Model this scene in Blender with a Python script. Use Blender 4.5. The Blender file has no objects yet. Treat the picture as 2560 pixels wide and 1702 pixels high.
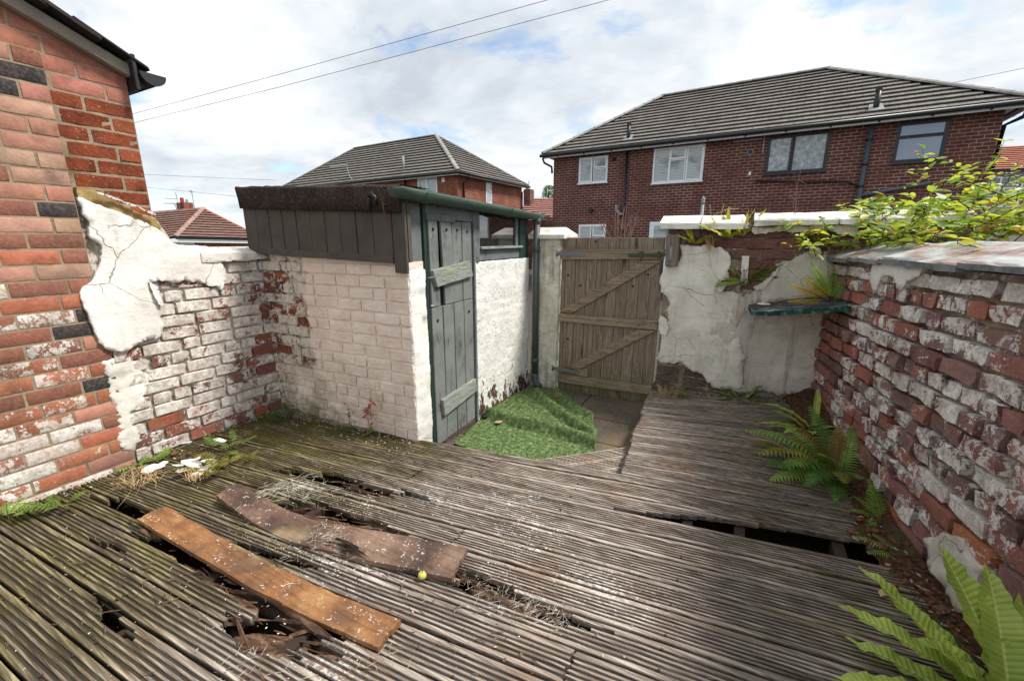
import bpy, bmesh, math, random
from mathutils import Vector, Matrix, noise
from mathutils.geometry import delaunay_2d_cdt

random.seed(11)
R = math.radians
scene = bpy.context.scene
COL = scene.collection

# ------------------------------------------------------------------ camera
CAM_H, PITCH, YAW, FPX = 1.40, R(13.6), R(27.9), 1047.0
cam_data = bpy.data.cameras.new('camera')
cam_data.sensor_width = 36.0
cam_data.sensor_fit = 'HORIZONTAL'
cam_data.lens = 36.0 * FPX / 2560.0
cam_data.clip_start = 0.02
cam_data.clip_end = 2000.0
cam = bpy.data.objects.new('camera', cam_data)
COL.objects.link(cam)
cam.location = (0, 0, CAM_H)
cam.rotation_euler = (R(90) - PITCH, 0, YAW)
scene.camera = cam

# ------------------------------------------------------------------ sky, sun, exposure
SUN_DIR = Vector((0.58, 0.26, 0.86)).normalized()      # towards the sun
SUN_EL = math.asin(SUN_DIR.z)
SUN_AZ = math.atan2(SUN_DIR.x, SUN_DIR.y)
world = bpy.data.worlds.new('World')
scene.world = world
world.use_nodes = True


def build_world():
    nt = world.node_tree
    nt.nodes.clear()
    L = nt.links.new
    out = nt.nodes.new('ShaderNodeOutputWorld')
    sky = nt.nodes.new('ShaderNodeTexSky')
    sky.sky_type = 'NISHITA'
    sky.sun_disc = False
    sky.sun_elevation = SUN_EL
    sky.sun_rotation = SUN_AZ
    sky.altitude = 50
    bg = nt.nodes.new('ShaderNodeBackground')
    bg.inputs['Strength'].default_value = 0.13
    L(sky.outputs[0], bg.inputs['Color'])
    tc = nt.nodes.new('ShaderNodeTexCoord')
    sep = nt.nodes.new('ShaderNodeSeparateXYZ')
    L(tc.outputs['Generated'], sep.inputs[0])

    def mth(op, a, b=None):
        n = nt.nodes.new('ShaderNodeMath')
        n.operation = op
        for i, v in enumerate((a, b)):
            if v is None:
                continue
            if isinstance(v, (int, float)):
                n.inputs[i].default_value = v
            else:
                L(v, n.inputs[i])
        return n.outputs[0]
    den = mth('ADD', mth('MAXIMUM', sep.outputs[2], 0.0), 0.22)
    comb = nt.nodes.new('ShaderNodeCombineXYZ')
    L(mth('DIVIDE', sep.outputs[0], den), comb.inputs[0])
    L(mth('DIVIDE', sep.outputs[1], den), comb.inputs[1])

    def nz(scale, detail, rough, dist=0.0, off=(0, 0, 0)):
        m = nt.nodes.new('ShaderNodeMapping')
        m.inputs['Location'].default_value = off
        L(comb.outputs[0], m.inputs[0])
        n = nt.nodes.new('ShaderNodeTexNoise')
        n.inputs['Scale'].default_value = scale
        n.inputs['Detail'].default_value = detail
        n.inputs['Roughness'].default_value = rough
        n.inputs['Distortion'].default_value = dist
        L(m.outputs[0], n.inputs['Vector'])
        return n.outputs[0]

    def ramp(f, st):
        r = nt.nodes.new('ShaderNodeValToRGB')
        e = r.color_ramp.elements
        while len(e) < len(st):
            e.new(0.5)
        for el, (p, c) in zip(e, st):
            el.position = p
            el.color = (*c, 1)
        L(f, r.inputs[0])
        return r.outputs[0]
    shade = mth('ADD', mth('MULTIPLY', nz(1.15, 9, 0.56, 0.5, (3.1, 1.7, 0)), 0.72),
                mth('MULTIPLY', nz(4.2, 8, 0.6, 0.3, (0.3, 5.1, 0)), 0.28))
    cloud_col = ramp(shade, [(0.34, (0.36, 0.40, 0.445)), (0.45, (0.47, 0.505, 0.54)), (0.54, (0.58, 0.60, 0.62)), (0.62, (0.70, 0.705, 0.71))])
    cover = nz(1.55, 10, 0.58, 0.4, (7.7, 2.2, 0))
    mask = ramp(cover, [(0.345, (0, 0, 0)), (0.44, (1, 1, 1))])
    cbg = nt.nodes.new('ShaderNodeBackground')
    L(cloud_col, cbg.inputs['Color'])
    cbg.inputs['Strength'].default_value = 1.0
    mx = nt.nodes.new('ShaderNodeMixShader')
    L(mask, mx.inputs[0])
    L(bg.outputs[0], mx.inputs[1])
    L(cbg.outputs[0], mx.inputs[2])
    L(mx.outputs[0], out.inputs['Surface'])


build_world()
sun_data = bpy.data.lights.new('sun', 'SUN')
sun_data.energy = 3.0
sun_data.angle = R(12.0)
sun_data.color = (1.0, 0.955, 0.89)
sun = bpy.data.objects.new('sun', sun_data)
COL.objects.link(sun)
sun.location = (6, 5, 12)
sun.rotation_euler = (-SUN_DIR).to_track_quat('-Z', 'Y').to_euler()

scene.render.engine = 'CYCLES'
scene.cycles.use_denoising = True
scene.cycles.max_bounces = 8
scene.view_settings.view_transform = 'Standard'
scene.view_settings.look = 'None'
scene.view_settings.exposure = 0.78
scene.view_settings.gamma = 1.0
scene.view_settings.use_curve_mapping = False

# ------------------------------------------------------------------ layout helpers
_fw = Vector((-math.sin(YAW) * math.cos(PITCH), math.cos(YAW) * math.cos(PITCH), -math.sin(PITCH)))
_rt = Vector((math.cos(YAW), math.sin(YAW), 0))
_up = _rt.cross(_fw)
CAMP = Vector((0, 0, CAM_H))


def ray(x, y):
    """direction of a sight line measured in the survey photograph (2560 x 1702)"""
    return _fw + _rt * ((x - 1280.0) / FPX) - _up * ((y - 851.0) / FPX)


def atz(x, y, z=0.0):
    d = ray(x, y)
    return CAMP + d * ((z - CAM_H) / d.z)


def atd(x, y, w):
    return CAMP + ray(x, y) * w


class Wall:
    """vertical plane: origin p0, direction ang; u along it, 'out' towards its viewer"""
    def __init__(s, p0, ang):
        s.p0 = Vector((p0[0], p0[1], 0))
        s.ang = ang
        s.d = Vector((math.cos(ang), math.sin(ang), 0))
        s.n = Vector((math.sin(ang), -math.cos(ang), 0))

    def pt(s, u, z, out=0.0):
        return s.p0 + s.d * u + s.n * out + Vector((0, 0, z))

    def uz(s, x, y, out=0.0):
        r = ray(x, y)
        t = (s.p0 + s.n * out - CAMP).dot(s.n) / r.dot(s.n)
        q = CAMP + r * t
        return ((q - s.p0).dot(s.d), q.z)


def wpos(o):
    v = Vector((0, 0, 0))
    while o is not None:
        v = v + o.location
        o = o.parent
    return v


def add(name, me, mat=None, parent=None, loc=(0, 0, 0), rot=None, local=False, kind=None, smooth=False):
    o = bpy.data.objects.new(name, me)
    COL.objects.link(o)
    if mat is not None and me is not None and not me.materials:
        me.materials.append(mat)
    loc = Vector(loc)
    if parent is not None:
        o.parent = parent
        if not local:
            loc = loc - wpos(parent)
    o.location = loc
    if rot is not None:
        o.rotation_euler = rot
    if kind:
        o['kind'] = kind
    if smooth:
        for p in me.polygons:
            p.use_smooth = True
    return o


def tag(o, label, cat=None, group=None, kind=None):
    o['label'] = label
    if cat:
        o['category'] = cat
    if group:
        o['group'] = group
    if kind:
        o['kind'] = kind
    return o


def thing(name, label, cat, loc=(0, 0, 0), group=None, rotz=0.0):
    o = bpy.data.objects.new(name, None)
    o.empty_display_size = 0.1
    COL.objects.link(o)
    o.location = loc
    o.rotation_euler = (0, 0, rotz)
    return tag(o, label, cat, group)


def mesh(name, vs, fs):
    me = bpy.data.meshes.new(name)
    me.from_pydata([tuple(v) for v in vs], [], fs)
    me.update()
    return me


class MB:
    """collects shapes for one mesh"""
    def __init__(s):
        s.v = []
        s.f = []

    def add(s, vs, fs):
        b = len(s.v)
        s.v += [Vector(v) for v in vs]
        s.f += [tuple(i + b for i in f) for f in fs]
        return s

    def box(s, a, b):
        x0, y0, z0 = a
        x1, y1, z1 = b
        return s.add([(x0, y0, z0), (x1, y0, z0), (x1, y1, z0), (x0, y1, z0), (x0, y0, z1), (x1, y0, z1), (x1, y1, z1), (x0, y1, z1)],
                     [(0, 3, 2, 1), (4, 5, 6, 7), (0, 1, 5, 4), (1, 2, 6, 5), (2, 3, 7, 6), (3, 0, 4, 7)])

    def beam(s, p, q, w, h, up=Vector((0, 0, 1))):
        p = Vector(p)
        q = Vector(q)
        d = (q - p).normalized()
        sx = d.cross(up).normalized() * (w / 2)
        sz = sx.cross(d).normalized() * (h / 2)
        return s.add([p - sx - sz, p + sx - sz, p + sx + sz, p - sx + sz, q - sx - sz, q + sx - sz, q + sx + sz, q - sx + sz],
                     [(0, 1, 2, 3), (7, 6, 5, 4), (0, 4, 5, 1), (1, 5, 6, 2), (2, 6, 7, 3), (3, 7, 4, 0)])

    def tube(s, pts, r, n=8, cap=True):
        pts = [Vector(p) for p in pts]
        rs = r if isinstance(r, (list, tuple)) else [r] * len(pts)
        b = len(s.v)
        ref = Vector((0.13, 0.21, 0.97))
        for i, p in enumerate(pts):
            d = (pts[min(i + 1, len(pts) - 1)] - pts[max(i - 1, 0)]).normalized()
            if abs(d.dot(ref)) > 0.95:
                ref2 = Vector((1, 0.1, 0))
            else:
                ref2 = ref
            a = d.cross(ref2).normalized()
            c = d.cross(a)
            for k in range(n):
                t = 2 * math.pi * k / n
                s.v.append(p + (a * math.cos(t) + c * math.sin(t)) * rs[i])
        for i in range(len(pts) - 1):
            for k in range(n):
                k2 = (k + 1) % n
                s.f.append((b + i * n + k, b + i * n + k2, b + (i + 1) * n + k2, b + (i + 1) * n + k))
        if cap:
            s.f.append(tuple(b + k for k in range(n))[::-1])
            e = b + (len(pts) - 1) * n
            s.f.append(tuple(e + k for k in range(n)))
        return s

    def prism(s, pts, vec):
        """polygon (3D points) pushed along vec"""
        pts = [Vector(p) for p in pts]
        vec = Vector(vec)
        nrm = Vector((0, 0, 0))
        for i in range(len(pts)):
            nrm += pts[i].cross(pts[(i + 1) % len(pts)])
        if nrm.dot(vec) > 0:
            pts = pts[::-1]
        n = len(pts)
        vs = pts + [p + vec for p in pts]
        fs = [tuple(range(n)), tuple(range(2 * n - 1, n - 1, -1))]
        for i in range(n):
            j = (i + 1) % n
            fs.append((j, i, i + n, j + n))
        return s.add(vs, fs)

    def build(s, name, mat=None, parent=None, bevel=0.0, seg=1, smooth=False, **kw):
        me = mesh(name, s.v, s.f)
        if bevel > 0:
            bm = bmesh.new()
            bm.from_mesh(me)
            ed = [e for e in bm.edges if len(e.link_faces) == 2 and e.calc_face_angle(0) > 0.6]
            bmesh.ops.bevel(bm, geom=ed, offset=bevel, segments=seg, profile=0.6, affect='EDGES', clamp_overlap=True)
            bm.to_mesh(me)
            bm.free()
        return add(name, me, mat, parent, smooth=smooth, **kw)


def nz3(p, s=1.0, seed=0.0):
    return noise.noise(Vector((p[0] * s + seed * 7.31, p[1] * s - seed * 3.77, p[2] * s + seed * 1.91)))


def fbm(p, s=1.0, seed=0.0, o=4):
    return noise.fractal(Vector((p[0] * s + seed * 7.31, p[1] * s - seed * 3.77, p[2] * s + seed * 1.91)), 1.0, 2.0, o)


def slab(W, pts, o0, o1, name, mat, parent, bevel=0.003, px=True, wob=0.0, **kw):
    """flat piece on a wall: outline (photo px or u,z), from depth o0 to o1"""
    q = [W.uz(x, y, o1) if px else (x, y) for x, y in pts]
    if wob:
        q = [(u + random.uniform(-wob, wob), z + random.uniform(-wob, wob)) for u, z in q]
    mb = MB()
    mb.prism([W.pt(u, z, o1) for u, z in q], W.n * (o0 - o1))
    return mb.build(name, mat, parent, bevel=bevel, **kw)


def jag(pts, step, amp, seed=0, closed=True):
    """outline with extra uneven points"""
    rnd = random.Random(seed)
    out = []
    n = len(pts)
    for i in range(n if closed else n - 1):
        a = Vector(pts[i]).to_2d() if len(pts[i]) > 2 else Vector(pts[i])
        b = Vector(pts[(i + 1) % n])
        L = (b - a).length
        k = max(1, int(L / step))
        nv = Vector((-(b - a).y, (b - a).x))
        if L > 0:
            nv /= L
        for j in range(k):
            t = j / k
            p = a.lerp(b, t)
            if j:
                p = p + nv * rnd.gauss(0, amp)
            else:
                p = p + nv * rnd.gauss(0, amp * 0.4)
            out.append(p)
    return out


def sheet(W, outline, out, back, name, mat, parent, step=0.03, rough=0.004, seed=0, amp=0.006, edge_lift=0.0, wave=None, **kw):
    """a coat of render on a wall: uneven outline, uneven face, real edge"""
    ol = jag(jag(outline, step * 2.2, amp * 2.0, seed + 9), step * 0.6, amp * .9, seed)
    n = len(ol)
    us = [p.x for p in ol]
    zs = [p.y for p in ol]
    rnd = random.Random(seed + 5)
    pts = list(ol)
    u = min(us)
    while u < max(us):
        z = min(zs)
        while z < max(zs):
            pts.append(Vector((u + rnd.uniform(-.3, .3) * step, z + rnd.uniform(-.3, .3) * step)))
            z += step
        u += step
    ed = [(i, (i + 1) % n) for i in range(n)]
    vs, es, fs, ov, oe, of = delaunay_2d_cdt(pts, ed, [], 1, 1e-5)
    # border edges
    cnt = {}
    for f in fs:
        for i in range(len(f)):
            a, b = f[i], f[(i + 1) % len(f)]
            cnt[(a, b)] = 1
    V = []
    bset = set()
    for (a, b) in cnt:
        if (b, a) not in cnt:
            bset.add(a)
            bset.add(b)
    for i, v in enumerate(vs):
        w = W.pt(v.x, v.y, 0)
        h = fbm(w, 3.0, seed) * rough * 1.6 + fbm(w, 14.0, seed + 3) * rough * 0.7
        if wave:
            h += wave(v.x, v.y)
        if i in bset:
            h += edge_lift * (0.5 + fbm(w, 6, seed)) - 0.002
        V.append(W.pt(v.x, v.y, out + h))
    nb = len(V)
    F = [tuple(f) for f in fs]
    idx = {}
    for b in bset:
        idx[b] = len(V)
        V.append(W.pt(vs[b].x, vs[b].y, back))
    for (a, b) in list(cnt):
        if (b, a) not in cnt:
            F.append((b, a, idx[a], idx[b]))
    # face towards the viewer
    if F:
        f = F[0]
        nn = (V[f[1]] - V[f[0]]).cross(V[f[2]] - V[f[0]])
        if nn.dot(W.n) < 0:
            F = [tuple(reversed(f)) for f in F]
    me = mesh(name, V, F)
    me.materials.append(mat)
    me.materials.append(MAT['sand_fillet'] if name == 'mortar_fillet' else MAT['mortar_left'])
    nf_ = len(fs)
    me.polygons.foreach_set('material_index', [0 if i_ < nf_ else 1 for i_ in range(len(me.polygons))])
    return add(name, me, None, parent, **kw)


# ------------------------------------------------------------------ material helpers
def lin(c):
    if isinstance(c, str):
        c = c.lstrip('#')
        c = [int(c[i:i + 2], 16) / 255 for i in (0, 2, 4)]
        return tuple(x / 12.92 if x <= 0.04045 else ((x + 0.055) / 1.055) ** 2.4 for x in c)
    return tuple(c)


class Mt:
    def __init__(s, name, rough=0.85, spec=0.3):
        s.m = bpy.data.materials.new(name)
        s.m.use_nodes = True
        s.nt = s.m.node_tree
        s.b = s.nt.nodes['Principled BSDF']
        s.b.inputs['Roughness'].default_value = rough
        s.b.inputs['Specular IOR Level'].default_value = spec
        s._pos = s._obj = s._oi = None

    def put(s, sock, v):
        if isinstance(v, bpy.types.NodeSocket):
            s.nt.links.new(v, sock)
        elif isinstance(v, (tuple, list)) and len(v) == 3 and sock.type == 'RGBA':
            sock.default_value = (*v, 1)
        else:
            sock.default_value = v

    def node(s, t, **kw):
        n = s.nt.nodes.new(t)
        for k, v in kw.items():
            setattr(n, k, v)
        return n

    @property
    def pos(s):
        if s._pos is None:
            s._pos = s.node('ShaderNodeNewGeometry')
        return s._pos.outputs['Position']

    @property
    def obj(s):
        if s._obj is None:
            s._obj = s.node('ShaderNodeTexCoord')
        return s._obj.outputs['Object']

    def info(s, k):
        if s._oi is None:
            s._oi = s.node('ShaderNodeObjectInfo')
        return s._oi.outputs[k]

    def map(s, vec, scale=(1, 1, 1), loc=(0, 0, 0), rot=(0, 0, 0)):
        n = s.node('ShaderNodeMapping')
        s.put(n.inputs['Vector'], vec)
        s.put(n.inputs['Scale'], scale)
        s.put(n.inputs['Location'], loc)
        n.inputs['Rotation'].default_value = rot
        return n.outputs[0]

    def noise(s, vec, scale=5.0, detail=4.0, rough=0.55, dist=0.0):
        n = s.node('ShaderNodeTexNoise')
        s.put(n.inputs['Vector'], vec)
        s.put(n.inputs['Scale'], scale)
        s.put(n.inputs['Detail'], detail)
        s.put(n.inputs['Roughness'], rough)
        s.put(n.inputs['Distortion'], dist)
        return n.outputs[0]

    def voro(s, vec, scale=5.0, feature='F1', out='Distance', rnd=1.0):
        n = s.node('ShaderNodeTexVoronoi', feature=feature)
        s.put(n.inputs['Vector'], vec)
        s.put(n.inputs['Scale'], scale)
        s.put(n.inputs['Randomness'], rnd)
        return n.outputs[out]

    def math(s, op, a, b=None, clamp=False):
        n = s.node('ShaderNodeMath', operation=op, use_clamp=clamp)
        s.put(n.inputs[0], a)
        if b is not None:
            s.put(n.inputs[1], b)
        return n.outputs[0]

    def rng(s, v, a, b, c=0.0, d=1.0):
        n = s.node('ShaderNodeMapRange')
        for i, x in enumerate((v, a, b, c, d)):
            s.put(n.inputs[i], x)
        return n.outputs[0]

    def ramp(s, f, stops):
        n = s.node('ShaderNodeValToRGB')
        e = n.color_ramp.elements
        while len(e) < len(stops):
            e.new(0.5)
        for el, (p, c) in zip(e, stops):
            el.position = p
            el.color = (*lin(c), 1)
        s.put(n.inputs[0], f)
        return n.outputs[0]

    def mix(s, f, a, b, mode='MIX'):
        n = s.node('ShaderNodeMix', data_type='RGBA', blend_type=mode)
        s.put(n.inputs[0], f)
        s.put(n.inputs[6], lin(a) if isinstance(a, str) else a)
        s.put(n.inputs[7], lin(b) if isinstance(b, str) else b)
        return n.outputs[2]

    def sep(s, vec):
        n = s.node('ShaderNodeSeparateXYZ')
        s.put(n.inputs[0], vec)
        return n.outputs

    def comb(s, x, y, z):
        n = s.node('ShaderNodeCombineXYZ')
        for i, v in enumerate((x, y, z)):
            s.put(n.inputs[i], v)
        return n.outputs[0]

    def vadd(s, a, b):
        n = s.node('ShaderNodeVectorMath', operation='ADD')
        s.put(n.inputs[0], a)
        s.put(n.inputs[1], b)
        return n.outputs[0]

    def bump(s, h, strength=0.5, dist=0.01, normal=None):
        n = s.node('ShaderNodeBump')
        s.put(n.inputs['Height'], h)
        n.inputs['Strength'].default_value = strength
        n.inputs['Distance'].default_value = dist
        if normal is not None:
            s.put(n.inputs['Normal'], normal)
        return n.outputs[0]

    def col(s, c):
        s.put(s.b.inputs['Base Color'], c)
        return s

    def rough(s, v):
        s.put(s.b.inputs['Roughness'], v)
        return s

    def nrm(s, v):
        s.put(s.b.inputs['Normal'], v)
        return s

    def jitter(s, k=3.0):
        """position shifted by the object's own random number"""
        r = s.info('Random')
        return s.vadd(s.pos, s.comb(s.math('MULTIPLY', r, 37.0 * k), s.math('MULTIPLY', r, 19.0 * k), s.math('MULTIPLY', r, 53.0 * k)))


def simple(name, c, rough=0.8, spec=0.3, var=0.25, scale=12.0, bump=0.0, metal=0.0):
    m = Mt(name, rough, spec)
    c = lin(c)
    f = m.noise(m.pos, scale, 5, 0.6)
    m.col(m.mix(f, tuple(x * (1 - var) for x in c), tuple(min(1, x * (1 + var)) for x in c)))
    if bump:
        m.nrm(m.bump(m.noise(m.pos, scale * 4, 4, 0.6), bump, 0.004))
    m.b.inputs['Metallic'].default_value = metal
    return m.m


def mk_brick():
    """brick: own colour from obj.color, paint left on it from obj.color alpha"""
    m = Mt('worn_brick', 0.9, 0.2)
    pj = m.jitter()
    base = m.info('Color')
    amt = m.info('Alpha')
    f1 = m.noise(pj, 9, 6, 0.65)
    f2 = m.noise(pj, 60, 4, 0.6)
    c = m.mix(m.rng(f1, .3, .7), m.mix(0.45, base, (0.03, 0.02, 0.02), 'MIX'), base)
    c = m.mix(m.rng(f2, .45, .75, 0, .35), c, m.mix(0.5, base, (0.55, 0.42, 0.34)))
    soot = m.rng(m.noise(pj, 5, 5, 0.7), .58, .75, 0, .55)
    c = m.mix(soot, c, (0.05, 0.042, 0.04))
    # flaking limewash
    fl = m.math('ADD', m.math('MULTIPLY', m.noise(m.pos, 6.5, 8, 0.70, 0.5), 0.45), m.math('ADD', m.math('MULTIPLY', m.noise(pj, 17, 7, 0.7, 0.4), 0.33), m.math('MULTIPLY', m.noise(pj, 95, 4, 0.65), 0.22)))
    fl = m.math('ADD', m.math('MULTIPLY', m.math('SUBTRACT', fl, .5), 1.75), .5)
    thr = m.math('SUBTRACT', 0.86, m.math('MULTIPLY', amt, 0.72))
    mask = m.rng(fl, thr, m.math('ADD', thr, 0.028))
    pc = m.ramp(m.noise(pj, 34, 7, 0.75), [(.30, '#8f867a'), (.44, '#ccc6bb'), (.58, '#ebe8e0')])
    pc = m.mix(m.rng(m.noise(pj, 120, 4, .7), .54, .68, 0, .65), pc, lin('#6b6156'))
    thin = m.rng(m.noise(pj, 8, 5, .6), .40, .62, .62, 1)
    c = m.mix(m.math('MULTIPLY', mask, thin), c, pc)
    c = m.mix(m.rng(m.noise(m.pos, 3.5, 6, .7), .50, .74, 0, .45), c, lin('#57493d'))
    m.col(c)
    h = m.math('ADD', m.math('MULTIPLY', f2, 0.6), m.math('MULTIPLY', mask, 0.5))
    m.nrm(m.bump(m.math('ADD', h, m.math('MULTIPLY', m.noise(pj, 25, 6, .7), 1.0)), 0.55, 0.006))
    return m.m


def mk_rustic():
    m = Mt('rustic_brick', 0.92, 0.2)
    pj = m.jitter()
    st = m.noise(m.map(m.map(pj, (1, 1, 1), rot=(R(35), 0, 0)), (40, 18, 110)), 1, 3, 0.6)
    c = m.ramp(m.noise(pj, 10, 5, .6), [(.3, '#4a2418'), (.55, '#7d3a20'), (.75, '#96502c')])
    c = m.mix(m.rng(m.info('Random'), 0, 1, 0, .6), c, m.ramp(m.noise(pj, 14, 5, .6), [(.3, '#3b1d17'), (.7, '#a4522f')]))
    c = m.mix(m.rng(st, .5, .7, 0, .45), c, (0.05, 0.018, 0.010))
    c = m.mix(m.rng(m.noise(pj, 130, 2, .5), .66, .72, 0, .7), c, (0.65, 0.5, 0.4))
    c = m.mix(m.info('Alpha'), c, m.info('Color'))
    m.col(c)
    m.nrm(m.bump(st, 0.7, 0.006))
    return m.m


def mk_mortar(name, a, b, dark='#3a332c', green=0.0, wash=0.0):
    m = Mt(name, 0.95, 0.1)
    c = m.ramp(m.noise(m.pos, 14, 7, .7), [(.3, a), (.68, b)])
    c = m.mix(m.rng(m.noise(m.pos, 4, 5, .6), .5, .72, 0, .8), c, lin(dark))
    if wash:
        w_ = m.math('ADD', m.math('MULTIPLY', m.noise(m.pos, 6.5, 8, .7, .5), .6), m.math('MULTIPLY', m.noise(m.pos, 45, 4, .65), .4))
        c = m.mix(m.rng(w_, .62 - wash * .25, .66 - wash * .25, 0, .85), c, lin('#cfc9be'))
    if green:
        z = m.sep(m.pos)[2]
        g = m.math('MULTIPLY', m.rng(z, 0.35, 0.0), m.rng(m.noise(m.pos, 9, 6, .7), .42, .6))
        c = m.mix(m.math('MULTIPLY', g, green), c, (0.06, 0.075, 0.025))
    m.col(c)
    m.nrm(m.bump(m.noise(m.pos, 60, 6, .7), 0.7, 0.006))
    return m.m


def mk_plaster(name, lo, hi, streak=True, crack=0.5, algae=0.3, grime='#8c8064', dirt=0.4, seed=0.0, scale=1.0, drip=0.0):
    m = Mt(name, 0.85, 0.25)
    p = m.map(m.pos, (1, 1, 1), (seed, seed * 2, seed * 3))
    c = m.ramp(m.noise(p, 5, 6, .6), [(.3, lo), (.62, hi)])
    st = m.noise(m.map(p, (7, 7, 90)), 1, 5, .6)
    c = m.mix(m.rng(st, .55, .75, 0, .35), c, lin(grime))
    c = m.mix(m.math('MULTIPLY', m.rng(m.noise(p, 2.3, 6, .65), .48, .70), dirt), c, lin(grime))
    if drip:
        dp_ = m.noise(m.map(p, (13, 13, 1.1)), 1, 5, .65)
        c = m.mix(m.math('MULTIPLY', m.rng(dp_, .52, .70), m.math('MULTIPLY', m.rng(m.noise(p, 1.7, 3, .5), .38, .60), drip)), c, m.mix(.5, lin(grime), lin('#5b5340')))
        blot = m.math('MULTIPLY', m.rng(m.noise(p, 12, 8, .75), .56, .66), drip)
        c = m.mix(m.math('MULTIPLY', blot, .55), c, lin('#7d745f'))
    # fine dark specks where the coat has pitted
    sp = m.rng(m.noise(p, 85, 3, .6), .70, .76, 0, .8)
    c = m.mix(sp, c, (0.16, 0.13, 0.10))
    # hairline cracks
    w = m.vadd(p, m.mix(0.5, (0, 0, 0), m.node_noise_col(p, 6)))
    d1 = m.voro(w, 2.6 * scale, 'DISTANCE_TO_EDGE')
    ck = m.rng(d1, 0.0015, 0.006, 1, 0)
    ckm = m.math('MULTIPLY', ck, m.rng(m.noise(p, 1.9, 3, .5), .52 - .1 * crack, .56 - .1 * crack))
    c = m.mix(m.math('MULTIPLY', ckm, 0.7), c, (0.12, 0.10, 0.075))
    z = m.sep(m.pos)[2]
    if algae:
        g = m.math('MULTIPLY', m.rng(z, 0.55, -0.15), m.rng(m.noise(p, 7, 7, .7), .38, .62))
        c = m.mix(m.math('MULTIPLY', g, algae), c, (0.10, 0.11, 0.045))
    m.col(c)
    h = m.math('ADD', m.math('MULTIPLY', st, 0.35 if streak else 0.1), m.noise(p, 38, 6, .65))
    h = m.math('SUBTRACT', h, m.math('MULTIPLY', ckm, 1.2))
    m.nrm(m.bump(h, 0.55, 0.008))
    return m.m


def _nnc(s, vec, scale):
    n = s.node('ShaderNodeTexNoise')
    s.put(n.inputs['Vector'], vec)
    n.inputs['Scale'].default_value = scale
    n.inputs['Detail'].default_value = 5
    n2 = s.node('ShaderNodeVectorMath', operation='SCALE')
    s.put(n2.inputs[0], n.outputs['Color'])
    n2.inputs['Scale'].default_value = 0.22
    return n2.outputs[0]


Mt.node_noise_col = _nnc


def mk_timber(name, dark, mid, light, axis='z', paint=None, paint_amt=0.0, paint2=None, spots=0.0, grain=1.0, knots=True, rough=0.85, algae=0.0):
    """weathered wood; grain runs along axis"""
    m = Mt(name, rough, 0.25)
    pj = m.jitter(0.3)
    sc = {'z': (55, 55, 2.2), 'x': (2.2, 55, 55), 'y': (55, 2.2, 55)}[axis]
    kn = {'z': (7, 7, 1.6), 'x': (1.6, 7, 7), 'y': (7, 1.6, 7)}[axis]
    warp = m.noise(m.map(pj, kn), 1, 3, .5)
    g = m.noise(m.vadd(m.map(pj, tuple(x * grain for x in sc)), m.comb(m.math('MULTIPLY', warp, 9), m.math('MULTIPLY', warp, 9), m.math('MULTIPLY', warp, 4))), 1, 5, .65)
    c = m.ramp(g, [(.28, dark), (.5, mid), (.72, light)])
    c = m.mix(m.rng(m.noise(pj, 3.0, 4, .6), .35, .7, 0, .5), c, m.mix(.5, c, lin(dark)))
    r = m.info('Random')
    c = m.mix(m.math('MULTIPLY', r, .45), c, m.mix(.55, c, lin(dark)))
    if knots:
        k = m.voro(m.map(pj, tuple(x * 1.0 for x in kn)), 1.0, 'F1')
        c = m.mix(m.rng(k, .07, .17, .8, 0), c, (0.03, 0.02, 0.013))
    h = g
    if paint:
        fl = m.math('ADD', m.math('MULTIPLY', m.noise(m.map(pj, {'z': (30, 30, 5), 'x': (5, 30, 30), 'y': (30, 5, 30)}[axis]), 1, 7, .7), .6), m.math('MULTIPLY', m.noise(pj, 6, 6, .65), .4))
        thr = 0.66 - paint_amt * 0.42
        mk = m.rng(fl, thr, thr + 0.03)
        pc = m.ramp(m.noise(pj, 6, 5, .6), [(.3, paint), (.7, paint2 or paint)])
        c = m.mix(mk, c, pc)
        h = m.math('ADD', m.math('MULTIPLY', g, .6), mk)
    if spots:
        s2 = m.rng(m.noise(pj, 48, 3, .5), .74 - .1 * spots, .77 - .1 * spots)
        c = m.mix(s2, c, (0.72, 0.69, 0.62))
    if algae:
        z = m.sep(m.pos)[2]
        gm = m.math('MULTIPLY', m.rng(z, 0.32, -0.12), m.rng(m.noise(pj, 5, 5, .6), .3, .6))
        c = m.mix(m.math('MULTIPLY', gm, algae), c, (0.075, 0.085, 0.025))
    m.col(c)
    m.nrm(m.bump(h, 0.6, 0.004))
    return m.m


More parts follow.
